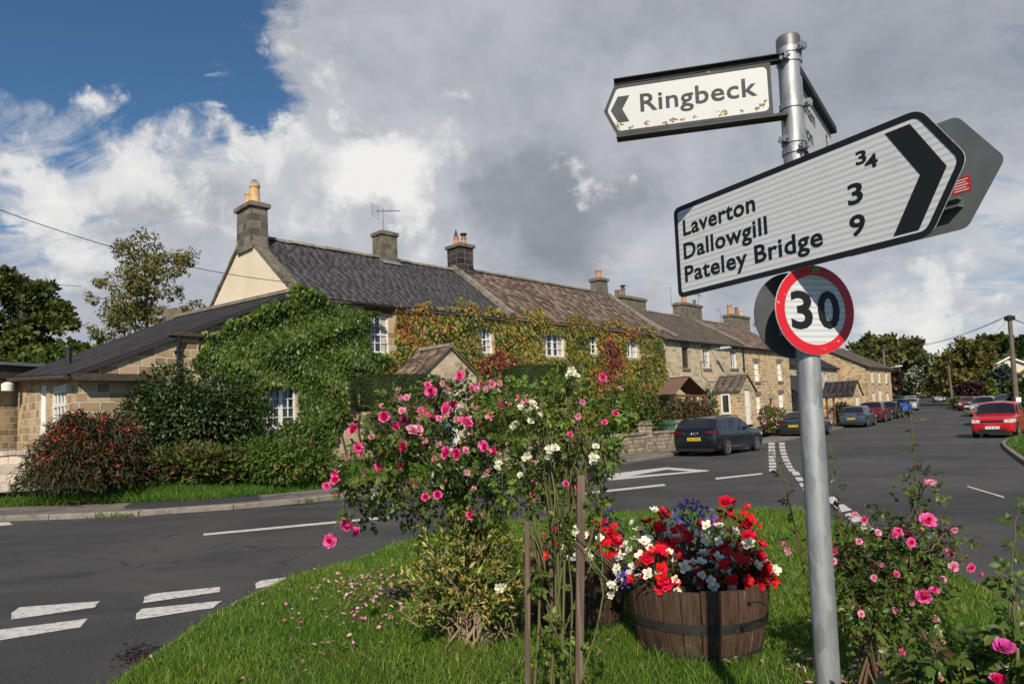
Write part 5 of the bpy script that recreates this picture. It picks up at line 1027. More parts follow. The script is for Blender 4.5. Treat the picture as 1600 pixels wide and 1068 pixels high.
    zt, zb = (cp[0][1]+cp[1][1])/2, (cp[3][1]+cp[4][1])/2; zm = (zt+zb)/2; ch.plate([(xa, zb), (xb, zb), (xc, zm), (xb, zt), (xa, zt), (cp[5][0], zm)], q, ax3, .0005, .0014); ch.build('chevron', 'sign_black', s1)
    # rails behind it and the second board, back to back
    def rail(zz, x0, x1, off): m = MB(); o = q-n*off; [m.plate([(x0, zz+k-.0035), (x1, zz+k-.0035), (x1, zz+k+.0035), (x0, zz+k+.0035)], o, ax3, -.028, -.0) for k in (-.02, .02)]; m.plate([(x0, zz-.0235), (x1, zz-.0235), (x1, zz+.0235), (x0, zz+.0235)], o, ax3, -.006, -.0); m.build('mounting_rail', 'sign_back', t)
    zr1, zr2 = z1-.085, z0+.11
    for zz in (zr1, zr2): rail(zz, xl+.2, xt-.03, .0032)
    q2 = q-n*.152; poly2 = [(xl+.62, z0+.035), (xt+.005, z0+.035), (TIP[0]+.02, (z0+z1)/2+.02), (xt+.005, z1+.0), (xl+.62, z1+.0)]
    ax2 = ax3; g = MB(); g.plate(rounded(poly2, [.02, .02, .02, .02, .02]), q2, ax2, -.003, 0.); s2 = g.build('rear_direction_sign', 'sign_back', t); s2['label'] = 'bare grey back of the second direction sign'
    for zz in (zr1+.0, zr2-.0):
        m = MB(); o = q2; [m.plate([(xl+.7, zz+k-.003), (xt+.0, zz+k-.003), (xt+.0, zz+k+.003), (xl+.7, zz+k+.003)], o, ax3, .001, .028) for k in (-.011, .011)]; m.plate([(xl+.7, zz-.014), (xt+.0, zz-.014), (xt+.0, zz+.014), (xl+.7, zz+.014)], o, ax3, .0005, .005); m.build('mounting_rail', 'sign_back', s2)
    def uv2(px, py): r = on_plane(px, py, q2+B, n)-B-q2; return np.array([r@d, r[2]])
    a, e = uv2(1488, 305), uv2(1516, 273); st = MB(); st.plate([(a[0], a[1]), (e[0], a[1]), (e[0], e[1]), (a[0], e[1])], q2, ax3, .0003, .0009); so_ = st.build('sticker', 'sticker_red', s2)
    ln = MB(); [ln.plate([(a[0]+.006, e[1]-.009-.0075*k), (e[0]-.006-.006*(k % 2), e[1]-.009-.0075*k), (e[0]-.006-.006*(k % 2), e[1]-.0065-.0075*k), (a[0]+.006, e[1]-.0065-.0075*k)], q2, ax3, .001, .0013) for k in range(5)]; ln.build('print', 'sticker_white', s2)
    # --- old single-name sign, flaking and lichened, in a steel angle frame
    d = unit((.972, -.235, 0)); n = np.array([d[1], -d[0], 0]); n = n if n[1] < 0 else -n
    q = np.array([0, 0, 2.55-B[2]])+n*.035; ax3, uv = board('', d, n, q, None, '')
    zT, zB = (uv(962, 133)[1]+uv(1205, 98)[1])/2, (uv(965, 207)[1]+uv(1207, 181)[1])/2; xR = uv(1206, 140)[0]; xL = (uv(959, 133)[0]+uv(964, 208)[0])/2; xT = uv(943, 166)[0]; zm = (zT+zB)/2
    poly = [(xL, zB), (xR, zB), (xR, zT), (xL, zT), (xT, zm)]; g = MB(); g.plate(poly, q, ax3, -.003, 0); s3 = g.build('direction_sign', 'sign_old_white', t); s3['label'] = 'old lichen-spotted direction sign pointing left with one name'
    b = MB(); b.ring(rounded(inset(poly, .0002), [.003]*5), rounded(inset(poly, .012), [.012, .02, .02, .012, .012]), q, ax3, .0004, .0012); b.build('border', 'sign_worn_black', s3)
    cb = inset(poly, .0115); cr = MB(); w_ = .012
    lt = MB(); a, e = uv(1001, 174), uv(1184, 150); letters(lt, 'Ringbeck', q, ax3, (a[0], (uv(1001, 174)[1]+uv(1184, 150)[1])/2, e[0]-a[0], .066), .016, .0011); lt.build('lettering', 'sign_worn_black', s3, fix=False)
    ch = MB(); cp = [uv(*z) for z in ((954, 166), (965, 145), (983, 142), (972, 165), (983, 185), (966, 187))]; ch.plate([(cp[0][0], zm), (cp[5][0], zm-.048), (cp[4][0], zm-.048), (cp[3][0], zm), (cp[2][0], zm+.048), (cp[1][0], zm+.048)], q, ax3, .0005, .0012); ch.build('chevron', 'sign_worn_black', s3)
    fr = MB(); 
    for zz, s in ((zT+.0085, 1), (zB-.0085, -1)): fr.plate([(xL, zz-.0065), (xR+.045, zz-.0065), (xR+.045, zz+.0065), (xL, zz+.0065)], q, ax3, -.03, .004); fr.plate([(xL, zz+s*.0068), (xR+.045, zz+s*.0068), (xR+.045, zz+s*.0095), (xL, zz+s*.0095)], q, ax3, -.0285, .02)
    fr.build('sign_frame', 'sign_worn_black', s3)
    for px, py, r in ((967, 127, 5), (968, 196, 7), (1052, 187, 6), (1132, 176, 7), (1190, 164, 5), (1183, 170, 4), (1010, 192, 5), (1085, 182, 3), (1108, 113, 3), (1040, 191, 4), (1068, 186, 3), (1160, 173, 3), (985, 199, 4), (1195, 158, 3)):
        c0 = uv(px, py); li = MB()
        for k in range(int(r*2.5)):
            o_ = np.array([random.gauss(0, r*.0011), random.gauss(0, r*.0008)]); s = random.uniform(.0012, .0035); li.lathe([(s, 0), (s*.8, s*.5), (s*.2, s*.7)], q+d*(c0[0]+o_[0])+np.array([0, 0, c0[1]+o_[1]])+n*.0012, 6, ax=(d, np.array([0, 0, 1.]), n))
        li.build('lichen', 'lichen', s3)
    # --- side sign seen edge-on behind the pole
    d = unit((.577, .817, 0)); n = np.array([d[1], -d[0], 0]); q = np.array([.0, .0, 2.4-B[2]])+n*.038; ax3, uv = board('', d, n, q, None, '')
    xE = uv(1298, 215)[0]; zT = (uv(1256, 146)[1]+uv(1297, 208)[1])/2+.008; zB = zT-.27; poly = [(.02, zB), (xE, zB), (xE+.05, (zT+zB)/2), (xE, zT), (.02, zT)]
    g = MB(); g.plate(poly, q, ax3, -.003, 0); s4 = g.build('direction_sign', 'sign_old_white', t); s4['label'] = 'white direction sign seen nearly edge-on behind the pole'
    fr = MB(); fr.plate([(.0, zT+.001), (xE+.02, zT+.001), (xE+.02, zT+.026), (.0, zT+.026)], q, ax3, -.03, .022); fr.plate([(.0, zB-.026), (xE+.02, zB-.026), (xE+.02, zB-.001), (.0, zB-.001)], q, ax3, -.03, .022); fr.build('sign_frame', 'sign_worn_black', s4)
    lt = MB(); W_ = xE
    letters(lt, 'Masham', q, ax3, (uv(1259, 170)[0]-.15, zT-.088, .3, .058), .016, .0012); letters(lt, 'Ripon', q, ax3, (uv(1259, 170)[0]-.15, zT-.182, .235, .058), .016, .0012); letters(lt, '5', q, ax3, (W_-.12, zT-.1, .036, .058), .016, .0012); letters(lt, '6', q, ax3, (W_-.12, zT-.19, .036, .058), .016, .0012); lt.build('lettering', 'sign_worn_black', s4, fix=False)
    # --- 30 roundels, back to back
    n = unit((.24, -.97, 0)); d = np.array([-n[1], n[0], 0]); cc = on_plane(1274, 484, np.array([PX, PY-.047, 0]), np.array([.24, -.97, 0.]))-B; ax3 = (d, np.array([0, 0, 1.]), n); r = .151
    disc = lambda R_, k=56: [(R_*math.cos(2*math.pi*i/k), R_*math.sin(2*math.pi*i/k)) for i in range(k)]
    g = MB(); g.plate(disc(r), cc, ax3, -.004, 0); s5 = g.build('speed_roundel', 'sign_white', t); s5['label'] = 'round 30 limit sign with red ring facing the camera'
    rg = MB(); rg.ring(disc(r*.992), disc(r*.775), cc, ax3, .0003, .0012); rg.build('red_ring', 'sign_red', s5)
    lt = MB(); h = .126; letters(lt, '3', cc, ax3, (-.094, -h/2, .082, h), .026, .0013); letters(lt, '0', cc, ax3, (.008, -h/2, .086, h), .026, .0013); lt.build('numerals', 'sign_black', s5, fix=False)
    sk = MB(); sk.plate([(-.004, .126), (.026, .126), (.026, .148), (-.004, .148)], cc, ax3, .0013, .0018); sk.build('sticker', 'sticker_green', s5)
    sk = MB(); sk.plate([(-.002, .1355), (.024, .1355), (.024, .1385), (-.002, .1385)], cc, ax3, .0019, .0022); sk.build('sticker_print', 'sticker_yellow', s5)
    c2 = cc-n*.118; g = MB(); g.plate(disc(r), c2, ax3, -.004, 0); s6 = g.build('rear_roundel', 'roundel_back_shaded', t); s6['label'] = 'shade-darkened back of the second roundel behind the pole'
    br = MB()
    for zz in (-.06, .06): br.obox(cc+np.array([0, 0, zz])-n*.012, ax3, (.06, .012, .007)); br.obox(c2+np.array([0, 0, zz])+n*.008, ax3, (.06, .012, .007))
    br.build('bracket', 'galvanised', t)
    return t

# ------------------------------------------------------------------ roses, stakes, shrub, planted barrels
BLOOMS = {}
def bloom_mesh(kind, rings, mats, cup=1.0, size=1., ragged_=.12):
    """rings: (petals, radius out, tilt from upright, length, material slot)"""
    P, A, N, L, W_, M = [], [], [], [], [], []
    for cnt, r0, tilt, ln, mi in rings:
        ph = random.uniform(0, 6.28)
        for i in range(cnt):
            th = ph+2*math.pi*i/cnt+random.gauss(0, .12); tl = tilt+random.gauss(0, .10); o = np.array([math.cos(th), math.sin(th), 0])
            a = o*math.sin(tl)+np.array([0, 0, math.cos(tl)]); nn = -o*math.cos(tl)+np.array([0, 0, math.sin(tl)])
            P.append(o*r0+np.array([0, 0, .08*math.cos(tl)])); A.append(a); N.append(nn+RNG.normal(size=3)*.1); L.append(ln*random.uniform(1-ragged_, 1+ragged_)); W_.append(ln*1.05*random.uniform(.9, 1.1)); M.append(mi)
    o = scatter('flower', T_PETAL, np.array(P)*size, A, N, np.array(L)*size, np.array(W_)*size, mats, M, smooth=True); me = o.data; bpy.data.objects.remove(o); BLOOMS.setdefault(kind, []).append(me)
def make_blooms():
    for _ in range(3):
        bloom_mesh('pink', [(5, .02, .12, .42, 1), (6, .08, .4, .5, 1), (8, .12, .8, .55, 0), (9, .16, 1.15, .6, 0), (9, .18, 1.5, .62, 0)], ['petal_pink', 'petal_deep_pink'])
        bloom_mesh('deep', [(5, .02, .1, .45, 1), (6, .08, .4, .5, 1), (7, .12, .8, .55, 1), (8, .16, 1.2, .6, 0)], ['petal_pink', 'petal_deep_pink'])
        bloom_mesh('pale', [(5, .02, .2, .42, 1), (6, .08, .5, .5, 0), (8, .14, 1.0, .58, 0), (8, .18, 1.5, .6, 0)], ['petal_pale_pink', 'petal_pink'])
        bloom_mesh('white', [(4, .02, .3, .35, 0), (6, .08, .8, .55, 0), (6, .12, 1.25, .62, 0), (3, .0, .2, .16, 1)], ['petal_white', 'petal_yellow'])
        bloom_mesh('faded', [(4, .03, .5, .35, 1), (6, .1, 1.1, .5, 0), (6, .16, 1.7, .5, 0)], ['petal_fallen', 'petal_peach'], ragged_=.35)
        bloom_mesh('bud', [(5, .02, .15, .8, 0), (5, .1, .3, .6, 1)], ['petal_peach', 'rose_leaf'])
        bloom_mesh('magenta', [(6, .02, .3, .35, 0), (8, .08, .7, .5, 0), (10, .13, 1.1, .62, 0), (11, .18, 1.45, .68, 0)], ['petal_magenta'])
        bloom_mesh('begonia_red', [(2, .02, .9, .55, 0), (4, .05, 1.25, .85, 0), (5, .0, .3, .14, 1)], ['petal_red', 'petal_yellow'])
        bloom_mesh('begonia_double', [(5, .02, .4, .4, 0), (6, .07, .9, .65, 0), (6, .1, 1.3, .85, 0)], ['petal_red'])
        bloom_mesh('begonia_white', [(2, .02, .9, .6, 0), (4, .04, 1.2, .85, 0), (6, .0, .3, .17, 1)], ['petal_white', 'petal_yellow'])
def bloom(parent, kind, loc, s, face=None, name='flower', label=None):
    o = bpy.data.objects.new(name, random.choice(BLOOMS[kind])); COL.objects.link(o); o.parent = parent
    f = unit(np.array(face if face is not None else (random.gauss(0, .75), -1.0, random.gauss(.3, .6)))); o.rotation_euler = Vector(f).to_track_quat('Z', 'Y').to_euler(); o.location = tuple(np.array(loc)-np.array(parent.location)); o.scale = (s,)*3
    return o
def compound(P, A, size, five=True):        # rose leaves: five leaflets on a stalk
    P, A = np.asarray(P), np.asarray(A); n = len(P); A = A/np.linalg.norm(A, axis=1, keepdims=True); S = np.cross(A, RNG.normal(size=(n, 3))); S /= np.linalg.norm(S, axis=1, keepdims=True); Nn = np.cross(S, A); Nn *= np.sign(Nn[:, 2:]+1e-6)
    Q, B_, N2, L = [], [], [], []
    for along, side, sc in ((1.1, 0, 1.15), (.75, 1, 1), (.75, -1, 1), (.3, 1, .8), (.3, -1, .8)):
        Q.append(P+A*size[:, None]*along*1.0); B_.append(A*(1. if side == 0 else .45)+S*side+RNG.normal(size=(n, 3))*.18-np.array([0, 0, .15])); N2.append(Nn+RNG.normal(size=(n, 3))*.3+np.array([0, -.1, .2])); L.append(size*sc)
    return np.vstack(Q), np.vstack(B_), np.vstack(N2), np.concatenate(L)
def zoomlist(lst, x0, y0, k): return [(x0+x/k, y0+y/k, r/k) for x, y, r in lst]
def bez(a, b, c, n=10): t = np.linspace(0, 1, n)[:, None]; return (1-t)**2*np.array(a)+2*t*(1-t)*np.array(b)+t*t*np.array(c)
def rose_thing(name, label, base, clumps, y, nleaf, leafmats, leafp, leafsize, blooms, shoots=(), stemmat='green_stem', yjit=.28, cat='rose bush', arch=.25, twig=40, hub=None):
    """clumps: (px, py, rx, ry) foliage masses; blooms: (px, py, r, kind); all set in depth around y"""
    t = thing(name, label, cat, tuple(base)); B = np.array(base, float); P, A, st = [], [], MB(); cen = []
    wsum = sum(c[2]*c[3] for c in clumps)
    for px, py, rx, ry, *rest in clumps:
        yy = y+(rest[0] if rest else random.uniform(-.5, .5)*yjit); c = at(px, py, yy); k = yy/FPX; n = int(nleaf*rx*ry/wsum); cen.append(c)
        d = sph(n)*(RNG.random(n)**.36)[:, None]; p = c+d*np.array([rx*k, max(rx, ry)*k*.8, ry*k])*1.05; P.append(p); A.append(d+rnd(n, .6)+np.array([0, -.15, -.1]))
        if hub is not None and len(cen) > 5: s0_ = cen[random.randint(0, 4)]; q = bez(s0_, (s0_+c)/2+(0, 0, .06), c, 12); st.tube(q-B, list(np.linspace(.005, .003, 12)), 5)
        else: mid = (B+c)/2+np.array([random.uniform(-.06, .06), random.uniform(-.06, .06), arch*.5]) if hub is None else at(hub[0]+random.uniform(-14, 14), hub[1], y); q = bez(B+np.r_[RNG.normal(size=2)*.05, 0], mid, c, 12); st.tube(q-B, list(np.linspace(.0085, .004, 12)), 6)
        for _ in range(max(4, int(twig*rx*ry/wsum))):
            e = c+sph(1)[0]*np.array([rx*k, rx*k*.7, ry*k]); s0 = q[random.randint(5, 11)]; st.tube(bez(s0, (s0+e)/2+RNG.normal(size=3)*.04, e, 6)-B, list(np.linspace(.004, .0018, 6)), 5)
    for pts, nl in shoots:                    # tall canes rising out of the bush
        q = np.array([at(px, py, yy) for px, py, yy in pts]); s = np.r_[0, np.cumsum(np.linalg.norm(np.diff(q, axis=0), axis=1))]; tt = np.linspace(0, s[-1], 14); q = np.stack([np.interp(tt, s, q[:, i]) for i in range(3)], 1); q[1:-1] += RNG.normal(size=(12, 3))*.004
        st.tube(q-B, list(np.linspace(.0055, .0022, 14)), 6)
        for i in range(nl): u = (i+.5)/nl*.97+.03; p = np.array([np.interp(u*13, np.arange(14), q[:, j]) for j in range(3)]); an = i*2.4; P.append(p[None]); A.append(np.array([[math.cos(an), math.sin(an)*.7, .25]]))
    P, A = np.vstack(P), np.vstack(A); size = RNG.uniform(*leafsize, len(P)); Q, B_, N2, L = compound(P, A, size); M = np.tile(RNG.choice(len(leafmats), len(P), p=leafp), 5)
    zmin = isle_h(Q[:, 0], Q[:, 1])+.02; k = Q[:, 2] > zmin; Q, B_, N2, L, M = Q[k], B_[k], N2[k], L[k], M[k]
    scatter('foliage', T_OVAL, Q-B, B_, N2, L, L*RNG.uniform(.72, .95, len(L)), leafmats, M, t)
    for px, py, r, kind in blooms:
        yy = y-random.uniform(.12, .38)*(.6+.4*random.random())*(y/3.3)**1.6; p = at(px, py, yy); s = max(r, 4.5)*yy/FPX/.66*1.08; bloom(t, kind, p, s)
        j = min(range(len(cen)), key=lambda i: np.linalg.norm(cen[i]-p)); c = cen[j]; st.tube(bez(c, (c+p)/2+(0, .05, .03), p+(0, .015, -.01), 6)-B, .0024, 5)
    st.build('canes', stemmat, t, smooth=True); return t
def build_roses():
    make_blooms()
    kz = lambda l, ks: [(x, y, r, random.choice(ks)) for x, y, r in zoomlist(l, 480, 560, 2.102)]
    deep = [(253, 190, 17), (319, 285, 20), (463, 310, 20), (483, 314, 18), (305, 356, 11), (100, 383, 19), (92, 400, 15), (388, 457, 13), (428, 446, 14), (168, 572, 16), (159, 233, 20), (640, 152, 16), (587, 290, 15), (607, 308, 14)]
    pink = [(407, 105, 17), (460, 165, 18), (383, 185, 22), (404, 180, 18), (165, 293, 15), (183, 316, 14), (235, 358, 18), (519, 213, 20), (135, 541, 20), (76, 596, 18), (94, 600, 15), (62, 420, 12), (285, 222, 14), (505, 58, 15), (577, 283, 13), (707, 133, 18), (745, 452, 15), (972, 60, 12), (1010, 183, 12), (977, 211, 9), (730, 338, 11), (886, 420, 8), (538, 508, 16), (850, 412, 8)]
    pale = [(313, 172, 12), (313, 199, 15), (345, 237, 18), (364, 237, 16), (600, 187, 16), (577, 83, 12), (605, 83, 13), (630, 82, 10), (480, 150, 12), (305, 128, 9), (328, 128, 10), (543, 98, 9), (355, 406, 10), (520, 300, 10), (433, 198, 11), (372, 170, 10), (740, 265, 12), (742, 412, 10), (862, 250, 9), (660, 150, 10), (695, 145, 13), (720, 132, 13), (245, 158, 8), (210, 257, 8), (905, 142, 8), (395, 88, 10), (612, 190, 13), (590, 100, 10), (555, 100, 9)]
    buds = [(random.gauss(450, 130), random.gauss(230, 90), 7) for _ in range(16)]+[(130, 325, 7), (330, 160, 7), (355, 160, 8), (500, 270, 7), (90, 440, 8), (105, 545, 7), (1028, 100, 7), (453, 406, 8), (640, 440, 8), (580, 510, 7)]
    pk = kz(deep, ['deep'])+kz(pink, ['pink', 'pink', 'deep'])+kz(pale, ['pale', 'pink', 'pale'])+kz(buds, ['bud', 'faded'])+kz([(random.gauss(470, 140), random.gauss(260, 90), random.uniform(8, 13)) for _ in range(20)], ['faded', 'pale'])
    y = 4.5; b1 = at(800, 985, 4.5); b1[2] = isle_h(b1[0], b1[1])-.01
    left = [b for b in pk if b[0] < 850]; rest = [b for b in pk if b[0] >= 850]
    rose_thing('rose_bush', 'big leaning shrub rose with double bright pink blooms, left of the wooden stakes', b1,
        [(650, 700, 95, 75), (730, 650, 85, 50), (700, 760, 95, 55), (600, 690, 45, 55), (575, 735, 48, 40), (560, 795, 34, 30), (640, 635, 55, 30), (785, 700, 60, 70), (760, 770, 70, 50), (690, 610, 45, 26), (745, 605, 45, 24), (620, 760, 50, 32), (545, 760, 28, 22), (640, 800, 46, 22)], y, 1200, ['rose_leaf', 'dark_leaf', 'border_leaf', 'rust_leaf'], [.55, .14, .28, .03], (.028, .05), left, twig=90, hub=(775, 830), yjit=.4)
    wh = [(x, y_, r, 'white') for x, y_, r in zoomlist([(683, 215, 12), (676, 222, 10), (738, 150, 14), (728, 165, 12), (748, 165, 11), (722, 318, 14), (714, 328, 10), (628, 347, 12), (622, 360, 11), (798, 300, 15), (812, 292, 12), (790, 318, 12), (943, 328, 16), (938, 340, 11), (870, 42, 14), (860, 56, 11), (882, 58, 12), (632, 752, 14), (644, 748, 9), (1000, 745, 14), (1008, 752, 11), (990, 748, 10), (1000, 778, 12), (735, 205, 11), (703, 160, 11), (948, 290, 11), (940, 285, 9), (1018, 685, 11), (1014, 695, 9), (700, 382, 9), (880, 565, 11), (820, 295, 10), (770, 180, 8)], 480, 560, 2.102)]
    b2 = at(868, 1100, 3.1); b2[2] = isle_h(b2[0], b2[1])-.01
    rose_thing('climbing_rose', 'straggly white climbing rose with fresh yellow-green leaves, tied to the wooden stakes', b2,
        [(840, 640, 45, 55), (885, 610, 40, 40), (870, 720, 65, 55), (925, 680, 42, 45), (820, 760, 45, 45), (895, 780, 36, 26), (950, 715, 22, 24), (880, 830, 22, 24), (790, 640, 30, 30), (840, 890, 20, 24), (865, 1010, 26, 40), (935, 790, 18, 18), (960, 640, 28, 24)], 3.1, 720, ['young_leaf', 'border_leaf', 'rose_leaf'], [.50, .32, .18], (.02, .034), wh+rest,
        [([(895, 1080, 3.1), (890, 850, 3.12), (868, 640, 3.15), (872, 570, 3.15)], 16), ([(850, 1060, 3.2), (935, 850, 3.2), (945, 660, 3.2), (990, 640, 3.2)], 14), ([(905, 1075, 2.9), (940, 950, 2.9), (940, 800, 2.95)], 7), ([(915, 870, 3.1), (960, 700, 3.1), (1010, 655, 3.2)], 9)], 'green_stem', cat='climbing rose', twig=90, arch=.1, hub=(875, 860))
    # right-hand rose and its tall canes
    kz = lambda l, ks: [(x, y, r, random.choice(ks)) for x, y, r in zoomlist(l, 1180, 640, 2.495)]
    rb = kz([(672, 432, 28), (656, 722, 28), (699, 705, 17), (555, 478, 20), (540, 485, 16), (605, 515, 19), (598, 487, 16), (838, 612, 18), (874, 640, 15)], ['pink'])+kz([(772, 610, 20), (697, 816, 20), (657, 870, 14), (655, 890, 13), (425, 426, 13), (478, 478, 14), (465, 655, 11), (108, 515, 16), (130, 547, 16), (305, 548, 15), (306, 590, 13), (548, 640, 9), (493, 600, 10), (731, 659, 10), (740, 543, 10), (413, 795, 11), (685, 283, 11), (660, 283, 10), (776, 466, 9), (570, 945, 14), (404, 513, 9), (762, 558, 9), (549, 782, 11), (385, 406, 8), (612, 750, 10)], ['pale', 'pale', 'pink'])+kz([(800, 540, 9), (830, 575, 10), (735, 445, 9), (320, 780, 8), (310, 520, 9), (640, 470, 8)], ['bud'])
    y = 3.45; b3 = at(1365, 1000, 3.4); b3[2] = isle_h(b3[0], b3[1])-.01
    rb = [(x, y_, r*.82, k_) for x, y_, r, k_ in rb]; rose_thing('rose_bush', 'pink rose bush with tall thin reddish canes growing right of the signpost', b3,
        [(1360, 900, 70, 70), (1400, 860, 80, 50), (1340, 950, 60, 50), (1430, 920, 60, 55), (1320, 860, 35, 45), (1400, 960, 55, 45), (1440, 790, 26, 60), (1470, 850, 40, 35), (1390, 830, 50, 25), (1320, 990, 40, 25), (1450, 970, 30, 25), (1360, 930, 60, 60), (1410, 900, 60, 50), (1340, 880, 40, 50)], y, 950, ['rose_leaf', 'dark_leaf', 'border_leaf', 'copper_leaf'], [.55, .17, .22, .06], (.021, .034), rb,
        [([(1420, 900, 3.4), (1432, 760, 3.45), (1428, 700, 3.45), (1422, 642, 3.45)], 20), ([(1325, 900, 3.5), (1308, 760, 3.5), (1296, 695, 3.5)], 13), ([(1300, 930, 3.6), (1245, 840, 3.6), (1222, 740, 3.6), (1206, 702, 3.6)], 15), ([(1265, 930, 3.6), (1250, 860, 3.6), (1235, 800, 3.6)], 7), ([(1345, 880, 3.4), (1355, 820, 3.4), (1350, 785, 3.4)], 6), ([(1450, 860, 3.3), (1480, 830, 3.3), (1510, 850, 3.3)], 5)], 'red_stem', twig=60)
    b4 = at(1575, 1020, 2.6); b4[2] = isle_h(b4[0], b4[1])-.01
    rose_thing('rose_plant', 'single tall green rose cane with broad leaves at the right edge', b4, [(1580, 905, 14, 20)], 2.55, 14, ['rose_leaf', 'border_leaf'], [.6, .4], (.026, .036), [], [([(1575, 1030, 2.6), (1578, 900, 2.6), (1583, 850, 2.6), (1592, 782, 2.6)], 17)], twig=4)
    b5 = at(1530, 1130, 1.75); b5[2] = isle_h(b5[0], b5[1])-.01
    rose_thing('rose_plant', 'low rose with a broad magenta bloom in the bottom right corner', b5, [(1500, 1050, 70, 40), (1565, 1045, 50, 40), (1430, 1055, 50, 28), (1590, 1010, 25, 40), (1470, 1010, 35, 25)], 1.75, 260, ['rose_leaf', 'border_leaf', 'rust_leaf'], [.55, .4, .05], (.022, .034), [(1382+88, 1005, 6, 'bud'), (1465, 1062, 7, 'bud')], [([(1540, 1110, 1.7), (1562, 1020, 1.7)], 5)], twig=25)
    o = [q for q in bpy.data.objects if q.name.startswith('rose_plant')][-1]; par = max((q for q in bpy.data.objects if q.name.startswith('rose_plant')), key=lambda q: q.name)
    bloom(par, 'magenta', at(1569, 1012, 1.6), .027, (-.25, -.55, 1.), ); bloom(par, 'deep', at(1560, 1066, 1.62), .03, (0, -.4, 1.))
def build_shrub_and_stakes():
    b = ground(745, 1004, .14); y = b[1]; b[2] = isle_h(b[0], b[1])-.01
    t = thing('yellowing_shrub', 'half-bare shrub with pale twisting branches and yellowing leaves under the pink rose', 'shrub', tuple(b)); s = MB(); P, A = [], []
    for i in range(86):
        th = random.uniform(math.pi*.02, math.pi*.98); ln = random.uniform(.45, .78); e = np.array([math.cos(th)*ln*.56-.04, random.uniform(-.34, .25), .22+math.sin(th)*ln*.80+random.uniform(-.14, .08)])
        if e[0] > .2: e[0] *= .7
        m = e*np.array([.42, .42, .55])+np.array([random.gauss(0, .05), random.gauss(0, .05), .02]); q = bez(np.r_[RNG.normal(size=2)*.07, 0], m, e, 10); q[2:-1] += RNG.normal(size=(7, 3))*.012; r0 = random.uniform(.007, .016) if i < 26 else random.uniform(.004, .008); s.tube(q, list(np.linspace(r0, .003, 10)), 6)
        for k in range(3):
            s0 = q[random.randint(4, 8)]; e2 = s0+unit(e-m+RNG.normal(size=3)*.25)*random.uniform(.08, .22); s.tube([s0, (s0+e2)/2+RNG.normal(size=3)*.012, e2], [.0035, .0028, .0018], 5)
            for j in range(20): u = random.uniform(.15, 1.); P.append(s0*(1-u)+e2*u+RNG.normal(size=3)*.02); A.append(e-m+RNG.normal(size=3)*.25+(0, 0, .1))
        for j in range(16): P.append(e+RNG.normal(size=3)*.05); A.append(e-m+RNG.normal(size=3)*.3)
    P = np.array(P); n = len(P); k = P[:, 2] > .2; P, A = P[k], np.array(A)[k]; n = len(P)
    L = RNG.uniform(.03, .056, n); scatter('foliage', T_OVAL, P, A, rnd(n, .6)+np.array([0, -.3, .6]), L, L*.52, ['yellowing_leaf', 'border_leaf', 'dark_leaf', 'young_leaf'], RNG.choice(4, n, p=[.32, .34, .08, .26]), t); s.build('branches', 'pale_bark', t, smooth=True)
    # stakes
    def stake(px0, py0, px1, py1, y, hw, label, m='stake_wood'):
        a, c = at(px0, py0, y), at(px1, py1, y); b = a+(a-c)*((a[2]-(float(isle_h(a[0], a[1]))-.15))/(c[2]-a[2])); ex = unit(c-b); d = MB(); d.obox((c-b)/2, [unit(np.cross(ex, (0, 1, 0))), unit(np.cross(ex, (1, 0, 0))), ex], (hw, hw, np.linalg.norm(c-b)/2)); o = d.build('garden_stake', m); o.location = tuple(b)
        mo = o.modifiers.new('bevel', 'BEVEL'); mo.width = .003; return tag(o, label, 'stake', 'stakes propping the roses')
    stake(824.5, 1040, 824, 812, 3.05, .012, 'slim dark square stake left of the thick wooden stake')
    stake(905, 1060, 908, 742, 3.0, .0175, 'thick weathered wooden stake in front of the left barrel'); stake(862, 1000, 860, 788, 3.25, .009, 'thin cane-like stake between the two square stakes')
def barrel(label, c, r_top, r_bot, h, nst=24):
    t = thing('barrel_planter', label, 'planter', tuple(c)); rz = random.uniform(0, 1); prof = lambda u: r_bot+(r_top-r_bot)*(1-(1-u)**1.7); us = np.linspace(0, 1, 7); st = MB()
    for i in range(nst):
        a0, a1 = 2*math.pi*(i+.02)/nst+rz, 2*math.pi*(i+.98)/nst+rz; am = (a0+a1)/2; dz = random.uniform(-.006, .006); vs = []
        for u in us:
            R0 = prof(u); 
            for rr, aa in ((R0-.004, a0), (R0+.0005, a0+.015), (R0+.0015, am), (R0+.0005, a1-.015), (R0-.004, a1), (R0-.03, a1), (R0-.03, a0)): vs.append((rr*math.cos(aa), rr*math.sin(aa), h*u+(dz if u == 1 else 0)))
        k = 7; fs = [(j*k+q, j*k+(q+1) % k, (j+1)*k+(q+1) % k, (j+1)*k+q) for j in range(6) for q in range(k)]+[tuple(range(k))[::-1], tuple(range(6*k, 7*k))]; st.add(vs, fs)
    st.build('staves', 'barrel_oak', t)
    for u in (.50, .06): w_ = .055/2/h; hp = MB(); hp.lathe([(prof(u-w_)+.0015, h*(u-w_)), (prof(u-w_)+.0045, h*(u-w_)), (prof(u+w_)+.0045, h*(u+w_)), (prof(u+w_)+.0015, h*(u+w_))], (0, 0, 0), 48, cap=False); hp.build('hoop', 'barrel_hoop', t, smooth=35)
    s = MB(); s.lathe([(.01, h-.03), (prof(.9)-.03, h-.06)], (0, 0, 0), 24, cap=False); s.build('soil', 'soil', t); return t
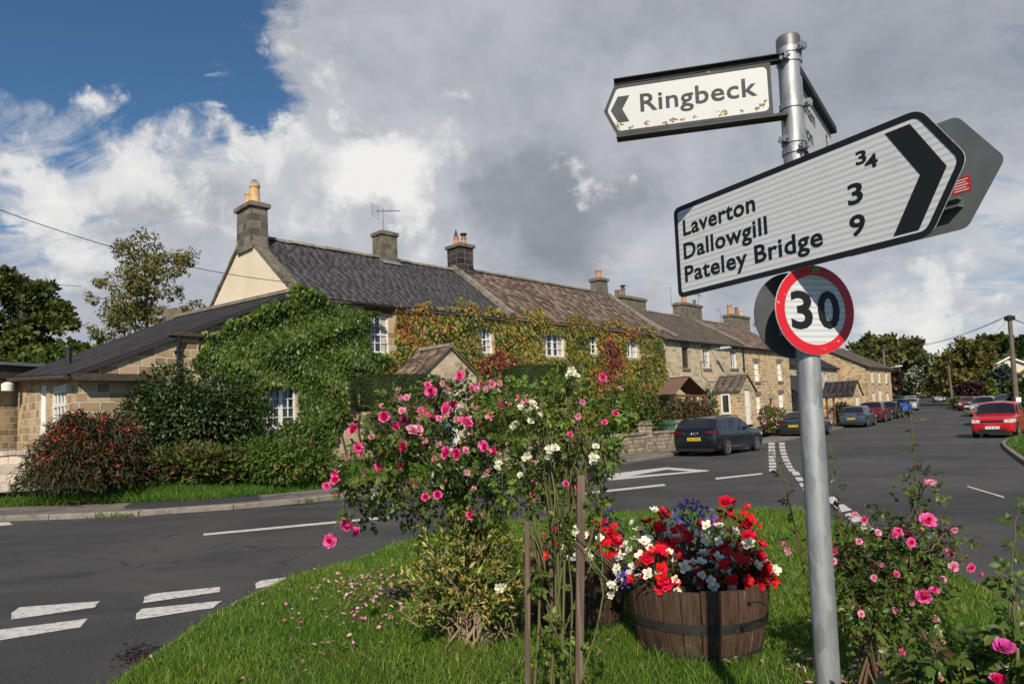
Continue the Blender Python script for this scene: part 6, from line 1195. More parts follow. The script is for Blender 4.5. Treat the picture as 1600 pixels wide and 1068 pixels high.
def begonia(label, c, spread, hgt, nfl, kinds, leafmats, nleaf, name='begonia', fsize=(.045, .065), group='bedding plants in the barrels'):
    t = thing(name, label, 'plant', tuple(c), 0, group); c = np.array(c, float); n = int(nleaf*1.5); d = sph(n); d[:, 2] = np.abs(d[:, 2])*.8; P = d*np.array([spread, spread, hgt])*(RNG.random(n)**.4)[:, None]; A = d+rnd(n, .5); L = RNG.uniform(.035, .06, n)
    scatter('foliage', T_OVAL, P, A, d*.4+np.array([0, -.1, .9])+rnd(n, .35), L, L*.8, leafmats, RNG.choice(len(leafmats), n), t); s = MB()
    for i in range(int(nfl*1.9)):
        v = sph(1)[0]; v[2] = abs(v[2])*.95+.1; v[1] -= .35; v = unit(v); p = c+v*np.array([spread, spread, hgt])*random.uniform(.8, 1.14); bloom(t, random.choice(kinds), p, random.uniform(*fsize)/2/.62, v+np.array([random.gauss(0, .3), random.gauss(-.45, .3), random.gauss(.1, .2)])); s.tube([(p-c)*.1, (p-c)*.6+(0, 0, .01), p-c], .003, 5)
    s.build('stems', 'red_stem', t); return t
def lobelia(label, c, spread, hgt, n):
    t = thing('lobelia', label, 'plant', tuple(c), 0, 'bedding plants in the barrels'); d = sph(n); d[:, 2] = np.abs(d[:, 2]); P = d*np.array([spread, spread, hgt])*(RNG.random(n)**.25)[:, None]
    f = scatter('flowers', T_DIA, P, d+rnd(n, .6), rnd(n, .5)+np.array([0, -.6, .6]), .026, .026, 'petal_blue', None, t); f['kind'] = 'stuff'; m = n//5; P = P[:m]*.92; scatter('foliage', T_DIA, P, d[:m]+(0, 0, .5), rnd(m), .035, .012, 'border_leaf', None, t)
    s = MB(); [s.tube([(0, 0, 0), P[i]*.5+(0, 0, .02), P[i]], .002, 4) for i in range(0, m, 6)]; s.build('stems', 'green_stem', t); return t
def build_barrels():
    f = ground(1092, 1040, .13); yb = f[1]; R1 = .5*212/FPX*(yb+.38); c = np.array([at(1092, 1000, yb+R1*.82)[0], yb+R1*.82, 0]); c[2] = float(isle_h(c[0], c[1]))-.012; H = at(1092, 924, yb)[2]-c[2]+.01
    barrel('large half-barrel planter of dark weathered oak in front, filled with red and white flowers', c, R1, R1*.84, H); T = c+np.array([0, 0, H-.03])
    bp = lambda label, px, py, y, *a, **k: begonia(label, at(px, py, y), *a, **k)
    y0 = yb+.15; ym = yb+R1*.8; cu = ['copper_leaf', 'copper_leaf', 'dark_leaf']; gr = ['border_leaf', 'rose_leaf', 'young_leaf']
    rd = ['begonia_red', 'begonia_red', 'begonia_double', 'begonia_red', 'begonia_white']; fs = dict(fsize=(.040, .066)); nm_ = 1.45
    def on_rim(px, y): p = at(px, 900, y); p[2] = T[2]; return p
    R_ = lambda label, px, y, *a, **k: begonia(label, on_rim(px, y), *a, **k)
    R_('red begonia with bronze leaves at the front left of the large barrel', 1040, y0+.06, .19, .22, 20, rd, cu, 150, **fs); R_('red begonia drooping at the front right of the large barrel', 1150, y0+.08, .18, .2, 22, rd, cu, 130, **fs)
    R_('white begonia at the left rim of the large barrel', 1003, y0+.22, .15, .28, 15, ['begonia_white'], gr, 100, **fs); R_('white begonia in the front middle of the large barrel', 1108, y0+.08, .13, .18, 12, ['begonia_white'], gr, 110, **fs)
    R_('red begonia in the middle of the large barrel', 1085, y0+.25, .19, .34, 20, rd, cu, 130, **fs); R_('tall red begonia at the back right of the large barrel', 1150, ym+.18, .18, .43, 20, ['begonia_double', 'begonia_red'], cu, 110, **fs)
    R_('red begonia at the back left of the large barrel', 1030, ym+.2, .2, .40, 18, rd, cu, 120, **fs); R_('white begonia behind the middle red one in the large barrel', 1122, ym, .13, .40, 9, ['begonia_white'], gr, 90, **fs); R_('white-flowered plant on the right rim of the large barrel', 1172, y0+.2, .10, .22, 6, ['begonia_white', 'begonia_red'], cu, 70, **fs)
    R_('red begonia at the right end of the large barrel', 1178, ym-.1, .12, .25, 9, rd, cu, 80, **fs)
    lobelia('deep blue lobelia clump at the back of the large barrel', on_rim(1085, ym+.22), .25, .47, 850); lobelia('small blue lobelia spilling over the left rim of the large barrel', on_rim(985, y0+.15), .09, .12, 150)
    R2 = R1*.84; y2 = ground(935, 990, .14)[1]+R2*.9; c2 = np.array([at(901, 950, y2)[0], y2, 0]); c2[2] = float(isle_h(c2[0], c2[1]))-.012; H2 = at(940, 872, y2-R2*.8)[2]-c2[2]
    barrel('smaller half-barrel planter behind the wooden stakes, left of the large one', c2, R2, R2*.86, H2); T = c2+np.array([0, 0, H2-.03])
    R_('red begonia at the right side of the smaller barrel', 945, y2-.12, .15, .24, 14, rd, cu, 110, **fs); R_('red begonia at the left side of the smaller barrel', 885, y2-.05, .16, .25, 10, rd, cu, 100, **fs); R_('white begonia in the middle of the smaller barrel', 912, y2-.22, .11, .2, 6, ['begonia_white'], gr, 70, **fs); lobelia('pale blue lobelia at the back of the smaller barrel', on_rim(955, y2+.15), .12, .3, 160)

# ------------------------------------------------------------------ parked cars
PROF = {
 'estate': [(0, .50), (.012, .62), (.03, .70), (.085, .93), (.13, .965), (.25, .99), (.42, 1.), (.52, .985), (.585, .93), (.715, .69), (.76, .655), (.9, .61), (.97, .57), (.992, .53), (1, .49)],
 'hatch': [(0, .48), (.012, .60), (.03, .68), (.12, .92), (.17, .965), (.28, .99), (.42, 1.), (.52, .98), (.585, .92), (.725, .68), (.77, .65), (.92, .60), (.975, .56), (.992, .52), (1, .48)],
 'saloon': [(0, .48), (.01, .61), (.035, .665), (.12, .685), (.155, .70), (.27, .93), (.32, .97), (.42, 1.), (.50, .995), (.57, .95), (.70, .70), (.76, .65), (.92, .59), (.975, .55), (.992, .51), (1, .47)],
 'suv': [(0, .50), (.012, .62), (.03, .70), (.075, .93), (.12, .97), (.28, .99), (.45, 1.), (.55, .985), (.60, .94), (.715, .655), (.75, .63), (.92, .60), (.975, .575), (.992, .54), (1, .49)]}
GL = {'estate': (.028, .095, .585, .712, .07, .70), 'hatch': (.03, .125, .585, .722, .10, .71), 'saloon': (.157, .275, .57, .70, .20, .68), 'suv': (.03, .085, .60, .712, .065, .69)}
def car(label, kind, pos, heading, col, size, paint=None, plate=None, plate_front=False, lit=False, rings=False, name='parked_car', group='cars parked along the street', rails=False, detail=True):
    Lc, Wc, Hc = size; t = thing(name, label, 'car', tuple(pos), heading, group); pf = PROF[kind]; g = GL[kind]
    us = sorted(set([0, .004, .012, .03, .05]+list(np.linspace(.07, .95, 34))+[.965, .98, .992, 1]+[g[0], g[1], g[2], g[3]])); us = np.array(us); zt = np.interp(us, [p[0] for p in pf], [p[1] for p in pf])*Hc
    zs = zt.copy(); k5 = np.array([.12, .76, .12]); zs[1:-1] = np.convolve(zt, k5, 'valid'); zt = zs
    end = np.minimum(us/.05, (1-us)/.06).clip(0, 1); wh = Wc/2*(.84+.16*np.sqrt(1-(1-end)**2))*(1-.05*np.abs(us-.45)**2*4); zb = .19+.16*(1-end)**2*np.where(us > .5, .8, 1.)
    belt = (.645-.07*us)*Hc; prof = []
    for i, u in enumerate(us):
        w_, T_ = wh[i], zt[i]; b_ = min(belt[i], T_-.03); up = max(T_-b_, .03); q = min(up/(.30*Hc), 1.); yr = w_*(.94-.13*q); ys = w_*(.90-.17*q)
        prof.append([(0, zb[i]), (.82*w_, zb[i]), (.965*w_, zb[i]+.05), (.99*w_, zb[i]+.20), (1.0*w_, .55*b_+.45*zb[i]+.03), (.985*w_, b_-.07), (.945*w_, b_), (yr, T_-.10*up-.01), (ys, T_-.02*up), (ys*.55, T_+.012*q*2), (0, T_+.016*q*2)])
    n = len(us); m = len(prof[0]); V, Fs = [], []; X = (us-.5)*Lc
    for s in (1, -1):
        o = len(V)
        for i in range(n): V += [(X[i], s*y, z) for y, z in prof[i]]
        for i in range(n-1):
            for j in range(m-1): f = (o+i*m+j, o+(i+1)*m+j, o+(i+1)*m+j+1, o+i*m+j+1); Fs.append(f if s < 0 else f[::-1])
        Fs += [tuple(o+j for j in range(m)), tuple(o+(n-1)*m+j for j in range(m))]
    pm = paint or car_paint('paint_'+label.split(' car')[0].replace(' ', '_')[:30], col); b = MB(); b.add(V, Fs); bo = b.build('body', [pm], t, smooth=38)
    bm = bmesh.new(); bm.from_mesh(bo.data); bmesh.ops.remove_doubles(bm, verts=bm.verts, dist=.0005); bmesh.ops.recalc_face_normals(bm, faces=bm.faces); bm.to_mesh(bo.data); bm.free()
    P = lambda i, j: np.array([X[i], *prof[i][j]])
    # glass set a few millimetres proud of the shell
    def glass(nm, quads):
        q = MB(); [q.add(v, [(0, 1, 2, 3)]) for v in quads]; q.build(nm, 'car_glass', t, smooth=True, fix=False)
    fl = lambda v, s: np.array([v[0], v[1]*s, v[2]])
    for s in (1, -1):
        spans = [(g[4], .245 if kind != 'saloon' else .30), (.265 if kind != 'saloon' else .315, .455), (.475, g[5])]; qs = []
        for a, c in spans:
            ii = [i for i in range(n) if a-1e-6 <= us[i] <= c+1e-6 and prof[i][7][1]-prof[i][6][1] > .07*Hc]
            for i0, i1 in zip(ii[:-1], ii[1:]):
                v = []
                for i, w_ in ((i0, .10), (i1, .10), (i1, .93), (i0, .93)): p = P(i, 6)*(1-w_)+P(i, 7)*w_; p[1] += .005; v.append(fl(p, s))
                qs.append(v)
        glass('side_window', qs)
    def screen(nm, a, c, dx):
        ii = [i for i in range(n) if a-1e-6 <= us[i] <= c+1e-6]; qs = []
        for i0, i1 in zip(ii[:-1], ii[1:]):
            for s in (1, -1):
                for j0, j1, w0 in ((8, 9, -.3), (9, 10, 0)):
                    pts = []
                    for i, j, w_ in ((i0, j0, w0), (i1, j0, w0), (i1, j1, 0), (i0, j1, 0)): p = P(i, j).copy(); p = p+(P(i, 7)-P(i, 8))*(-w_*2); p[0] += dx*1.5; p[2] += .014; pts.append(fl(p, s))
                    qs.append(pts)
        glass(nm, qs)
    screen('windscreen', g[2], g[3], .006); screen('rear_window', g[0], g[1], -.006)
    # wheels in dark arches
    r = .335 if Hc > 1.5 else .325
    for fx in (.185, .80):
        for s in (1, -1):
            x = (fx-.5)*Lc; yw = np.interp(fx, us, wh)
            a = MB(); a.lathe([(.01, 0), (r+.055, 0), (r+.055, .012), (r+.02, .016)], (x, s*(yw*.993-.006), r+.005), 28, ax=(np.array([1., 0, 0]), np.array([0, 0, 1.]), np.array([0, s, 0.]))); a.build('wheel_arch', 'car_trim', t)
            ax = (np.array([1., 0, 0]), np.array([0, 0, 1.]), np.array([0, s, 0.])); c = np.array((x, s*(yw-.185), r)); w_ = MB(); w_.lathe([(r*.6, 0), (r-.02, .0), (r, .03), (r, .17), (r-.02, .20), (r*.70, .205), (r*.66, .19)], c, 28, ax=ax); w_.build('wheel', 'tyre', t, smooth=35); wo = t.children[-1]
            if detail:
                rm = MB(); rm.lathe([(r*.68, .195), (r*.70, .21), (r*.62, .20), (r*.6, .15)], c, 28, cap=False, ax=ax); rm.lathe([(.001, .2), (r*.16, .2), (r*.18, .18)], c, 16, ax=ax)
                for k in range(5):
                    an = 2*math.pi*k/5+.3; d = np.array([math.cos(an), 0, math.sin(an)]); sd_ = np.array([-math.sin(an), 0, math.cos(an)]); rm.obox(c+d*r*.38+np.array([0, s*.185, 0]), [d, sd_, (0, 1, 0)], (r*.27, r*.075, .015))
                rm.build('rim', 'alloy', wo, smooth=35)
    xr, xf = -Lc/2, Lc/2
    for s in (1, -1):
        l = MB(); l.hexa([(xr+.035, s*Wc*.46, .555*Hc), (xr-.004, s*Wc*.23, .585*Hc), (xr-.004, s*Wc*.23, .63*Hc), (xr+.05, s*Wc*.46, .64*Hc), (xr+.30, s*Wc*.484, .60*Hc), (xr+.2, s*Wc*.23, .57*Hc), (xr+.2, s*Wc*.23, .63*Hc), (xr+.24, s*Wc*.478, .63*Hc)]); l.build('tail_light', 'tail_lamp', t)
        l = MB(); l.hexa([(xf-.004, s*Wc*.44, .42*Hc), (xf+.014, s*Wc*.26, .425*Hc), (xf+.008, s*Wc*.26, .505*Hc), (xf-.02, s*Wc*.44, .52*Hc), (xf-.30, s*Wc*.496, .45*Hc), (xf-.2, s*Wc*.25, .43*Hc), (xf-.2, s*Wc*.25, .50*Hc), (xf-.29, s*Wc*.49, .52*Hc)]); l.build('headlight', 'head_lamp', t)
        mr_ = MB(); mr_.hexa([(.15*Lc, s*Wc*.475, .67*Hc), (.175*Lc, s*Wc*.475, .67*Hc), (.175*Lc, s*Wc*.57, .68*Hc), (.15*Lc, s*Wc*.57, .68*Hc), (.148*Lc, s*Wc*.475, .735*Hc), (.17*Lc, s*Wc*.475, .735*Hc), (.165*Lc, s*Wc*.565, .745*Hc), (.148*Lc, s*Wc*.565, .745*Hc)]); mr_.build('mirror', pm, t)
    for s in (1, -1):                        # shut lines of the doors
        q = MB()
        for u in (.255, .465, .655 if kind == 'saloon' else .665):
            pf_ = [np.array([(u-.5)*Lc, np.interp(u, us, [p[j][0] for p in prof])+.004, np.interp(u, us, [p[j][1] for p in prof])]) for j in (2, 3, 4, 5, 6)]
            vs = [fl(p+np.array([dx, 0, 0]), s) for p in pf_ for dx in (-.007, .007)]; q.add(vs, [(2*i, 2*i+1, 2*i+3, 2*i+2) for i in range(4)])
        q.build('door_gap', 'car_trim', t, fix=False) if detail else None
        q = MB(); [q.obox((x*Lc, s*(np.interp(x+.5, us, wh)*.99+.004), .555*Hc), [(1, 0, 0), (0, 1, 0), (0, 0, 1)], (.09, .012, .014)) for x in (-.12, .10)]; q.obox((-.01*Lc, s*Wc*.488, .225), [(1, 0, 0), (0, 1, 0), (0, 0, 1)], (Lc*.2, .016, .035)); q.build('side_trim', 'car_trim', t)
    bp = MB(); bp.box(xr-.012, xr+.3, -Wc*.40, Wc*.40, .20, .305); bp.build('rear_bumper', 'car_trim', t); bp = MB(); bp.box(xf-.3, xf+.006, -Wc*.36, Wc*.36, .19, .30); bp.build('front_bumper', 'car_trim', t)
    gr = MB(); gr.box(xf-.12, xf+.008, -Wc*.25, Wc*.25, .43*Hc, .49*Hc); gr.box(xf-.12, xf+.006, -Wc*.30, Wc*.30, .20*Hc, .25*Hc); gr.build('grille', 'car_trim', t)
    def pl(x, s, z, m, txt):
        q = MB(); q.box(min(x, x+s*.02), max(x, x+s*.02), -.26, .26, z-.058, z+.058); o = q.build('number_plate', m, t)
        if txt: lt = MB(); ax = (np.array([0, -1. if s < 0 else 1., 0]), np.array([0, 0, 1.]), np.array([float(s), 0, 0])); letters(lt, txt, np.array([x+s*.021, 0, z]), ax, (-.225, -.037, .45, .074), .02, .001); lt.build('characters', 'sign_black', o, fix=False)
    pl(xr-.014, -1, .44*Hc if kind in ('estate', 'saloon') else .40*Hc, 'plate_yellow', plate if not plate_front else None); pl(xf+.008, 1, .285*Hc, 'plate_white', plate if plate_front else None)
    if rings:
        q = MB(); 
        for k in range(4):
            c = np.array([xr-.012, .115-.077*k, .575*Hc]); pts = [c+np.array([0, .05*math.cos(a), .05*math.sin(a)]) for a in np.linspace(0, 2*math.pi, 17)]; q.tube(pts, .008, 5)
        q.build('badge', 'chrome', t, smooth=True)
    else: q = MB(); zz = .545*Hc; q.lathe([(.05, 0), (.05, .012), (.03, .016)], (xr-.006, 0, zz+.02), 14, ax=(np.array([0, 1., 0]), np.array([0, 0, 1.]), np.array([-1., 0, 0]))); q.build('badge', 'chrome', t)
    if rails:
        for s in (1, -1): q = MB(); q.tube([(-.36*Lc, s*Wc*.33, .965*Hc), (-.3*Lc, s*Wc*.345, 1.0*Hc+.02), (.0, s*Wc*.345, Hc+.03), (.07*Lc, s*Wc*.345, .985*Hc)], .016, 6); q.build('roof_rail', 'car_trim', t, smooth=True)
    return t
def spot(px, py, heading, Lc, end='rear'):  # centre of a car whose near bumper touches the road at a photo pixel
    g = ground(px, py); h = np.array([math.cos(heading), math.sin(heading)]); c = g[:2]+h*(Lc/2 if end == 'rear' else -Lc/2); return (c[0], c[1], float(zf(*c))), heading
def build_cars():
    def rear(px, py, deg, kind, col, size, label, **k): p, h = spot(px, py, R(deg), size[0]); return car(label, kind, p, h, col, size, **k)
    def front(px, py, deg, kind, col, size, label, **k): p, h = spot(px, py, R(deg), size[0], 'front'); return car(label, kind, p, h, col, size, plate_front=True, **k)
    rear(1086, 713, 50, 'estate', (.006, .008, .013), (4.73, 1.84, 1.45), 'dark blue-black estate car parked nearest by the garden wall, four-ring badge', plate='OX67 WRD', rings=True, rails=True)
    rear(1241, 684, 51, 'saloon', (.022, .025, .03), (4.77, 1.83, 1.46), 'charcoal saloon car half hidden behind the sign pole', plate='YD16 VRG')
    rear(1331, 668, 52, 'hatch', (.045, .065, .085), (4.3, 1.78, 1.47), 'slate blue hatchback car parked at the front of the kerbside row', plate='KT12 OFB')
    rear(1361, 660, 52, 'suv', (.12, .012, .018), (4.4, 1.80, 1.62), 'maroon tall car right behind the slate blue hatchback')
    rear(1386, 654, 52, 'hatch', (.03, .025, .028), (3.9, 1.70, 1.5), 'dark grey hatchback car between the maroon and the bright blue cars')
    rear(1404, 648.5, 54, 'suv', (.02, .11, .42), (4.1, 1.76, 1.6), 'bright blue car in the kerbside row')
    front(1420, 642, 236, 'hatch', (.42, .43, .45), (4.1, 1.74, 1.48), 'silver car in front of the white one at the far end of the kerbside row')
    rear(1424, 636.5, 60, 'hatch', (.68, .68, .67), (4.2, 1.76, 1.55), 'white car at the far end of the kerbside row', detail=False)
    front(1552, 684, 226, 'suv', (.52, .014, .02), (3.7, 1.72, 1.6), 'bright red small car facing the camera on the right side of the street', plate='YX18 WLU')
    front(1545, 665, 228, 'hatch', (.09, .012, .018), (4.1, 1.75, 1.46), 'dark maroon car right behind the bright red car')
    front(1535, 651, 230, 'suv', (.30, .31, .32), (4.6, 1.85, 1.68), 'silver grey large car behind the red and maroon cars')
    front(1512, 641.5, 232, 'hatch', (.16, .02, .022), (4.2, 1.75, 1.5), 'dull red car furthest back in the right-hand row'); front(1502, 638, 234, 'hatch', (.02, .022, .025), (4.2, 1.75, 1.5), 'black car half hidden behind the dull red car', detail=False)
    front(1469.5, 628, 243, 'saloon', (.30, .32, .35), (4.5, 1.78, 1.45), 'silver grey car driving towards the junction far up the street', name='oncoming_car', group=None)
    front(1441, 621.5, 240, 'saloon', (.22, .23, .25), (4.5, 1.78, 1.45), 'grey car parked far up the street under the white-flowered tree', detail=False); front(1431, 619, 240, 'hatch', (.05, .055, .07), (4.3, 1.78, 1.5), 'dark car far up the street left of the grey one', detail=False)
    p = at(1572, 632, 60); car('dark blue car parked in a driveway beyond the right-hand row', 'hatch', (p[0], p[1], float(zf(p[0], p[1]))+.3), R(200), (.03, .035, .05), (4.2, 1.76, 1.5), detail=False)

# ------------------------------------------------------------------ trees, poles, wires, houses far up the street
def tree(name, label, y, base, clumps, n, mats, size, mi=None, droop=.1, bark='bark', tr=.22, T=T_CLUMP, depth=.85, group=None, cat='tree', twigs=4, fill=.42):
    """crown clumps (px, py, rx, ry) y metres ahead on limbs from a trunk at pixel base"""
    B = at(base[0], base[1], y); t = thing(name, label, cat, tuple(B), 0, group); wsum = sum(c[2]*c[3] for c in clumps); P, A, N_ = [], [], []; st = MB(); k = y/FPX
    cs = [(at(px, py, y)-B+np.array([0, random.uniform(-1, 1)*rx*k*.9, 0]), rx*k, ry*k) for px, py, rx, ry in clumps]; topz = max(c[2] for c, _, _ in cs); cx = np.mean([c[:2] for c, _, _ in cs], axis=0)
    tk = np.array([[0, 0, 0], [cx[0]*.2, cx[1]*.2, topz*.25], [cx[0]*.5, cx[1]*.5, topz*.5], [cx[0]*.8, cx[1]*.8, topz*.85]]); sp = lambda u: np.array([np.interp(u, [0, .25, .5, .85], tk[:, i]) for i in range(3)])
    st.tube([sp(u) for u in np.linspace(0, .85, 10)], list(np.linspace(tr, tr*.15, 10)), 10)
    for c, rx, rz in cs:
        m = max(12, int(n*rx*rz/k/k/wsum)); sub = 6; q = sph(sub)*np.array([rx, rx*depth, rz])*.62; kk = RNG.integers(0, sub, m); d = sph(m); p = c+q[kk]+d*np.array([rx, rx*depth, rz])*fill*(RNG.random(m)**.4)[:, None]; P.append(p); A.append(d+rnd(m, .5)-np.array([0, 0, droop])); N_.append(d*.7+(q[kk]/rx)*.5+np.array([0, 0, .4])+rnd(m, .4))
        s0 = sp(min(.8, max(.18, (c[2]-abs(rx)*.8)/topz))); mid = (s0+c)/2+np.array([0, 0, -.08*topz*.3]); st.tube(bez(s0, mid, c, 7), list(np.linspace(tr*.38, tr*.07, 7)), 6)
        for j in range(twigs): st.tube([c*.85+s0*.15, c+q[j % sub]*.6, c+q[j % sub]*1.35], [tr*.09, tr*.05, tr*.02], 4)
    P, A, N_ = np.vstack(P), np.vstack(A), np.vstack(N_); L = RNG.uniform(*size, len(P))
    scatter('crown', T, P, A, N_, L, L*.8, mats, mi(P) if mi else None, t); st.build('trunk', bark, t, smooth=True); return t
def blob(px0, px1, py0, py1, k=14, jag=.5):   # a rounded crown outline filled with clumps
    cx, cy, rx, ry = (px0+px1)/2, (py0+py1)/2, (px1-px0)/2, (py1-py0)/2; out = [(cx, cy, rx*.45, ry*.45)]
    for i in range(k):
        a = 2*math.pi*i/k+random.uniform(-.2, .2); f = random.uniform(.45, .74); out.append((cx+math.cos(a)*rx*f, cy-math.sin(a)*ry*f, rx*random.uniform(.22, .36), ry*random.uniform(.2, .34)))
    return out
def build_trees():
    tree('oak_tree', 'dark spreading oak at the left edge behind the outbuilding', 36, (35, 610), [(20, 450, 40, 24), (60, 455, 36, 22), (-10, 480, 45, 35), (40, 490, 45, 30), (85, 478, 24, 18), (100, 505, 22, 18), (70, 520, 40, 22), (20, 530, 45, 25), (-60, 440, 50, 35), (-80, 510, 60, 50), (110, 545, 18, 14), (0, 430, 25, 14), (45, 555, 40, 16)], 9000, ['oak_leaf', 'dark_leaf'], (.2, .36), lambda P: RNG.choice(2, len(P), p=[.8, .2]), tr=.35)
    tree('birch_tree', 'tall open-crowned birch with hanging twigs behind the lean-to', 33, (232, 590), [(235, 385, 42, 20), (272, 392, 32, 22), (205, 392, 30, 18), (292, 415, 18, 22), (250, 415, 45, 25), (200, 420, 28, 24), (215, 455, 40, 24), (262, 455, 35, 28), (180, 470, 30, 20), (150, 440, 16, 9), (140, 462, 18, 12), (160, 490, 32, 18), (215, 495, 45, 24), (265, 495, 36, 22), (295, 485, 20, 14), (150, 520, 20, 16), (190, 525, 36, 18), (312, 475, 14, 9), (240, 530, 40, 18), (285, 455, 14, 16), (225, 470, 50, 40), (250, 440, 50, 40), (190, 500, 40, 30), (250, 515, 45, 25), (175, 440, 25, 18), (240, 400, 50, 22)], 8200, 'birch_leaf', (.12, .2), None, .9, 'pale_bark', .17, T_DIA, twigs=6, fill=.36)
    tree('garden_tree', 'low mixed bushes of the garden behind the slate lean-to', 28, (95, 640), [(60, 560, 40, 22), (100, 555, 30, 18), (125, 572, 24, 14), (150, 565, 16, 10), (30, 575, 40, 20), (85, 585, 45, 20)], 2200, ['border_leaf', 'oak_leaf'], (.16, .28), lambda P: RNG.choice(2, len(P)), tr=.12)
    # up the street, left side
    tree('lime_tree', 'broad green lime tree towering at the street end, left of the white-flowered tree', 128, (1388, 612), [(1380, 538, 28, 12), (1352, 550, 24, 14), (1410, 545, 26, 13), (1432, 558, 18, 11), (1395, 560, 40, 16), (1345, 572, 24, 16), (1370, 580, 40, 18), (1420, 575, 26, 16), (1440, 570, 10, 8), (1400, 590, 36, 16), (1335, 562, 12, 10), (1362, 530, 12, 6), (1390, 529, 10, 5)], 4600, ['lime_leaf', 'oak_leaf'], (.7, 1.35), lambda P: RNG.choice(2, len(P), p=[.65, .35]), tr=.5)
    tree('copper_shrub', 'dark copper-leaved shrub beside the telegraph pole with the lamp', 104, (1372, 617), blob(1352, 1412, 572, 615, 9), 1700, ['purple_leaf', 'rust_leaf'], (.4, .75), lambda P: RNG.choice(2, len(P), p=[.82, .18]), tr=.15, cat='shrub')
    tree('garden_shrub', 'reddish autumn shrub at the corner of the end house', 92, (1372, 622), blob(1362, 1384, 594, 622, 7), 700, ['rust_leaf', 'border_leaf'], (.35, .6), lambda P: RNG.choice(2, len(P), p=[.7, .3]), tr=.08, cat='shrub')
    tree('flowering_tree', 'tree with white blossom on dark leaves beside the far end of the street', 112, (1428, 617), [(1440, 562, 13, 9), (1432, 578, 13, 9), (1448, 575, 10, 10), (1418, 590, 12, 8), (1414, 603, 14, 7), (1434, 597, 14, 10), (1448, 592, 10, 10), (1425, 608, 16, 7), (1445, 608, 10, 7)], 2200, ['dark_leaf', 'pale_leaf'], (.3, .6), lambda P: np.where(RNG.random(len(P)) < .12+.55*(np.sin(P[:, 0]*1.9)*np.sin(P[:, 2]*1.6+P[:, 0]) > .15), 1, 0), tr=.12)
    # right side
    tree('willow_tree', 'large thin-crowned brownish tree with bare top branches on the right of the street', 96, (1492, 624), [(1500, 545, 22, 14), (1480, 556, 24, 14), (1520, 558, 24, 14), (1462, 575, 20, 14), (1495, 575, 34, 16), (1532, 572, 22, 14), (1478, 592, 28, 14), (1512, 595, 34, 14), (1455, 598, 14, 14), (1540, 590, 16, 14), (1495, 610, 34, 10), (1465, 610, 16, 9)], 3600, ['autumn_leaf', 'lime_leaf'], (.42, .8), lambda P: RNG.choice(2, len(P), p=[.7, .3]), tr=.32, bark='pale_bark', twigs=9, fill=.38)
    tree('bare_tree', 'thin tree with mostly bare twigs rising above the brownish tree', 104, (1493, 612), [(1490, 540, 12, 9), (1500, 533, 10, 7), (1482, 545, 9, 7), (1510, 540, 9, 7)], 160, 'autumn_leaf', (.25, .45), tr=.22, twigs=14)
    tree('broad_tree', 'yellowing broad tree behind the brownish one, left of the bungalow', 122, (1535, 600), blob(1512, 1556, 528, 590, 9), 1900, ['autumn_leaf', 'lime_leaf', 'oak_leaf'], (.6, 1.1), lambda P: RNG.choice(3, len(P), p=[.4, .35, .25]), tr=.3)
    for i, (a, b, c, d, yy, lab) in enumerate([(1525, 1552, 525, 562, 210, 'dark round tree on the hill above the bungalow roof, leftmost of three'), (1547, 1576, 522, 560, 205, 'green round tree on the hill between its two neighbours above the bungalow'), (1570, 1625, 520, 568, 200, 'broad dark tree on the hill at the right edge behind the tall pole'), (1500, 1530, 532, 565, 230, 'far tree peeping over the brownish street tree')]):
        tree('hill_tree', lab, yy, ((a+b)/2, d+8), blob(a, b, c, d, 9), 1300, ['lime_leaf', 'oak_leaf', 'dark_leaf'], (.9, 1.7), lambda P, i=i: np.full(len(P), i % 3) if i < 3 else RNG.choice(3, len(P)), tr=.4, group='trees on the hill')
    tree('conifer', 'blue-green conifer in front of the bungalow, right of the street', 86, (1562, 626), blob(1540, 1592, 570, 620, 12), 2400, 'conifer_leaf', (.35, .65), tr=.18)
    tree('conifer', 'small golden upright conifer on the right of the street', 76, (1551, 628), [(1551, 606, 6, 8), (1551, 614, 6, 8), (1551, 598, 4, 6)], 420, 'vine_green', (.25, .4), tr=.07)
    tree('purple_tree', 'low dark purple tree beside the golden conifer', 84, (1522, 628), blob(1498, 1546, 592, 628, 8), 1500, ['purple_leaf', 'rust_leaf'], (.35, .65), lambda P: RNG.choice(2, len(P), p=[.85, .15]), tr=.14)
    tree('garden_tree', 'dark garden trees at the right edge behind the tall telegraph pole', 58, (1602, 650), blob(1578, 1660, 580, 650, 10), 1800, ['lime_leaf', 'dark_leaf'], (.3, .55), lambda P: RNG.choice(2, len(P)), tr=.2)
    tree('street_hedge', 'low green hedge along the right verge behind the parked cars', 78, (1525, 636), [(1500, 628, 14, 6), (1522, 628, 16, 7), (1545, 629, 16, 7), (1568, 632, 16, 8)], 1300, ['border_leaf', 'lime_leaf', 'vine_green'], (.2, .4), lambda P: RNG.choice(3, len(P)), tr=.06, cat='hedge')
    tree('street_hedge', 'dark hedge closing the far end of the street behind the grey cars', 140, (1440, 618), [(1400, 606, 14, 8), (1425, 606, 16, 8), (1450, 606, 16, 8), (1475, 609, 16, 8), (1380, 608, 14, 8)], 1100, ['lime_leaf', 'dark_leaf', 'border_leaf'], (.5, .9), lambda P: RNG.choice(3, len(P)), tr=.1, cat='hedge')
    # woods that close the view between the named trees
    P, A = [], []
    for px in np.linspace(1300, 1720, 90):
        c = at(px, random.uniform(585, 604), random.uniform(165, 200)); m = 46; d = sph(m); P.append(c+d*np.array([4.5, 4, 5.5])); A.append(d)
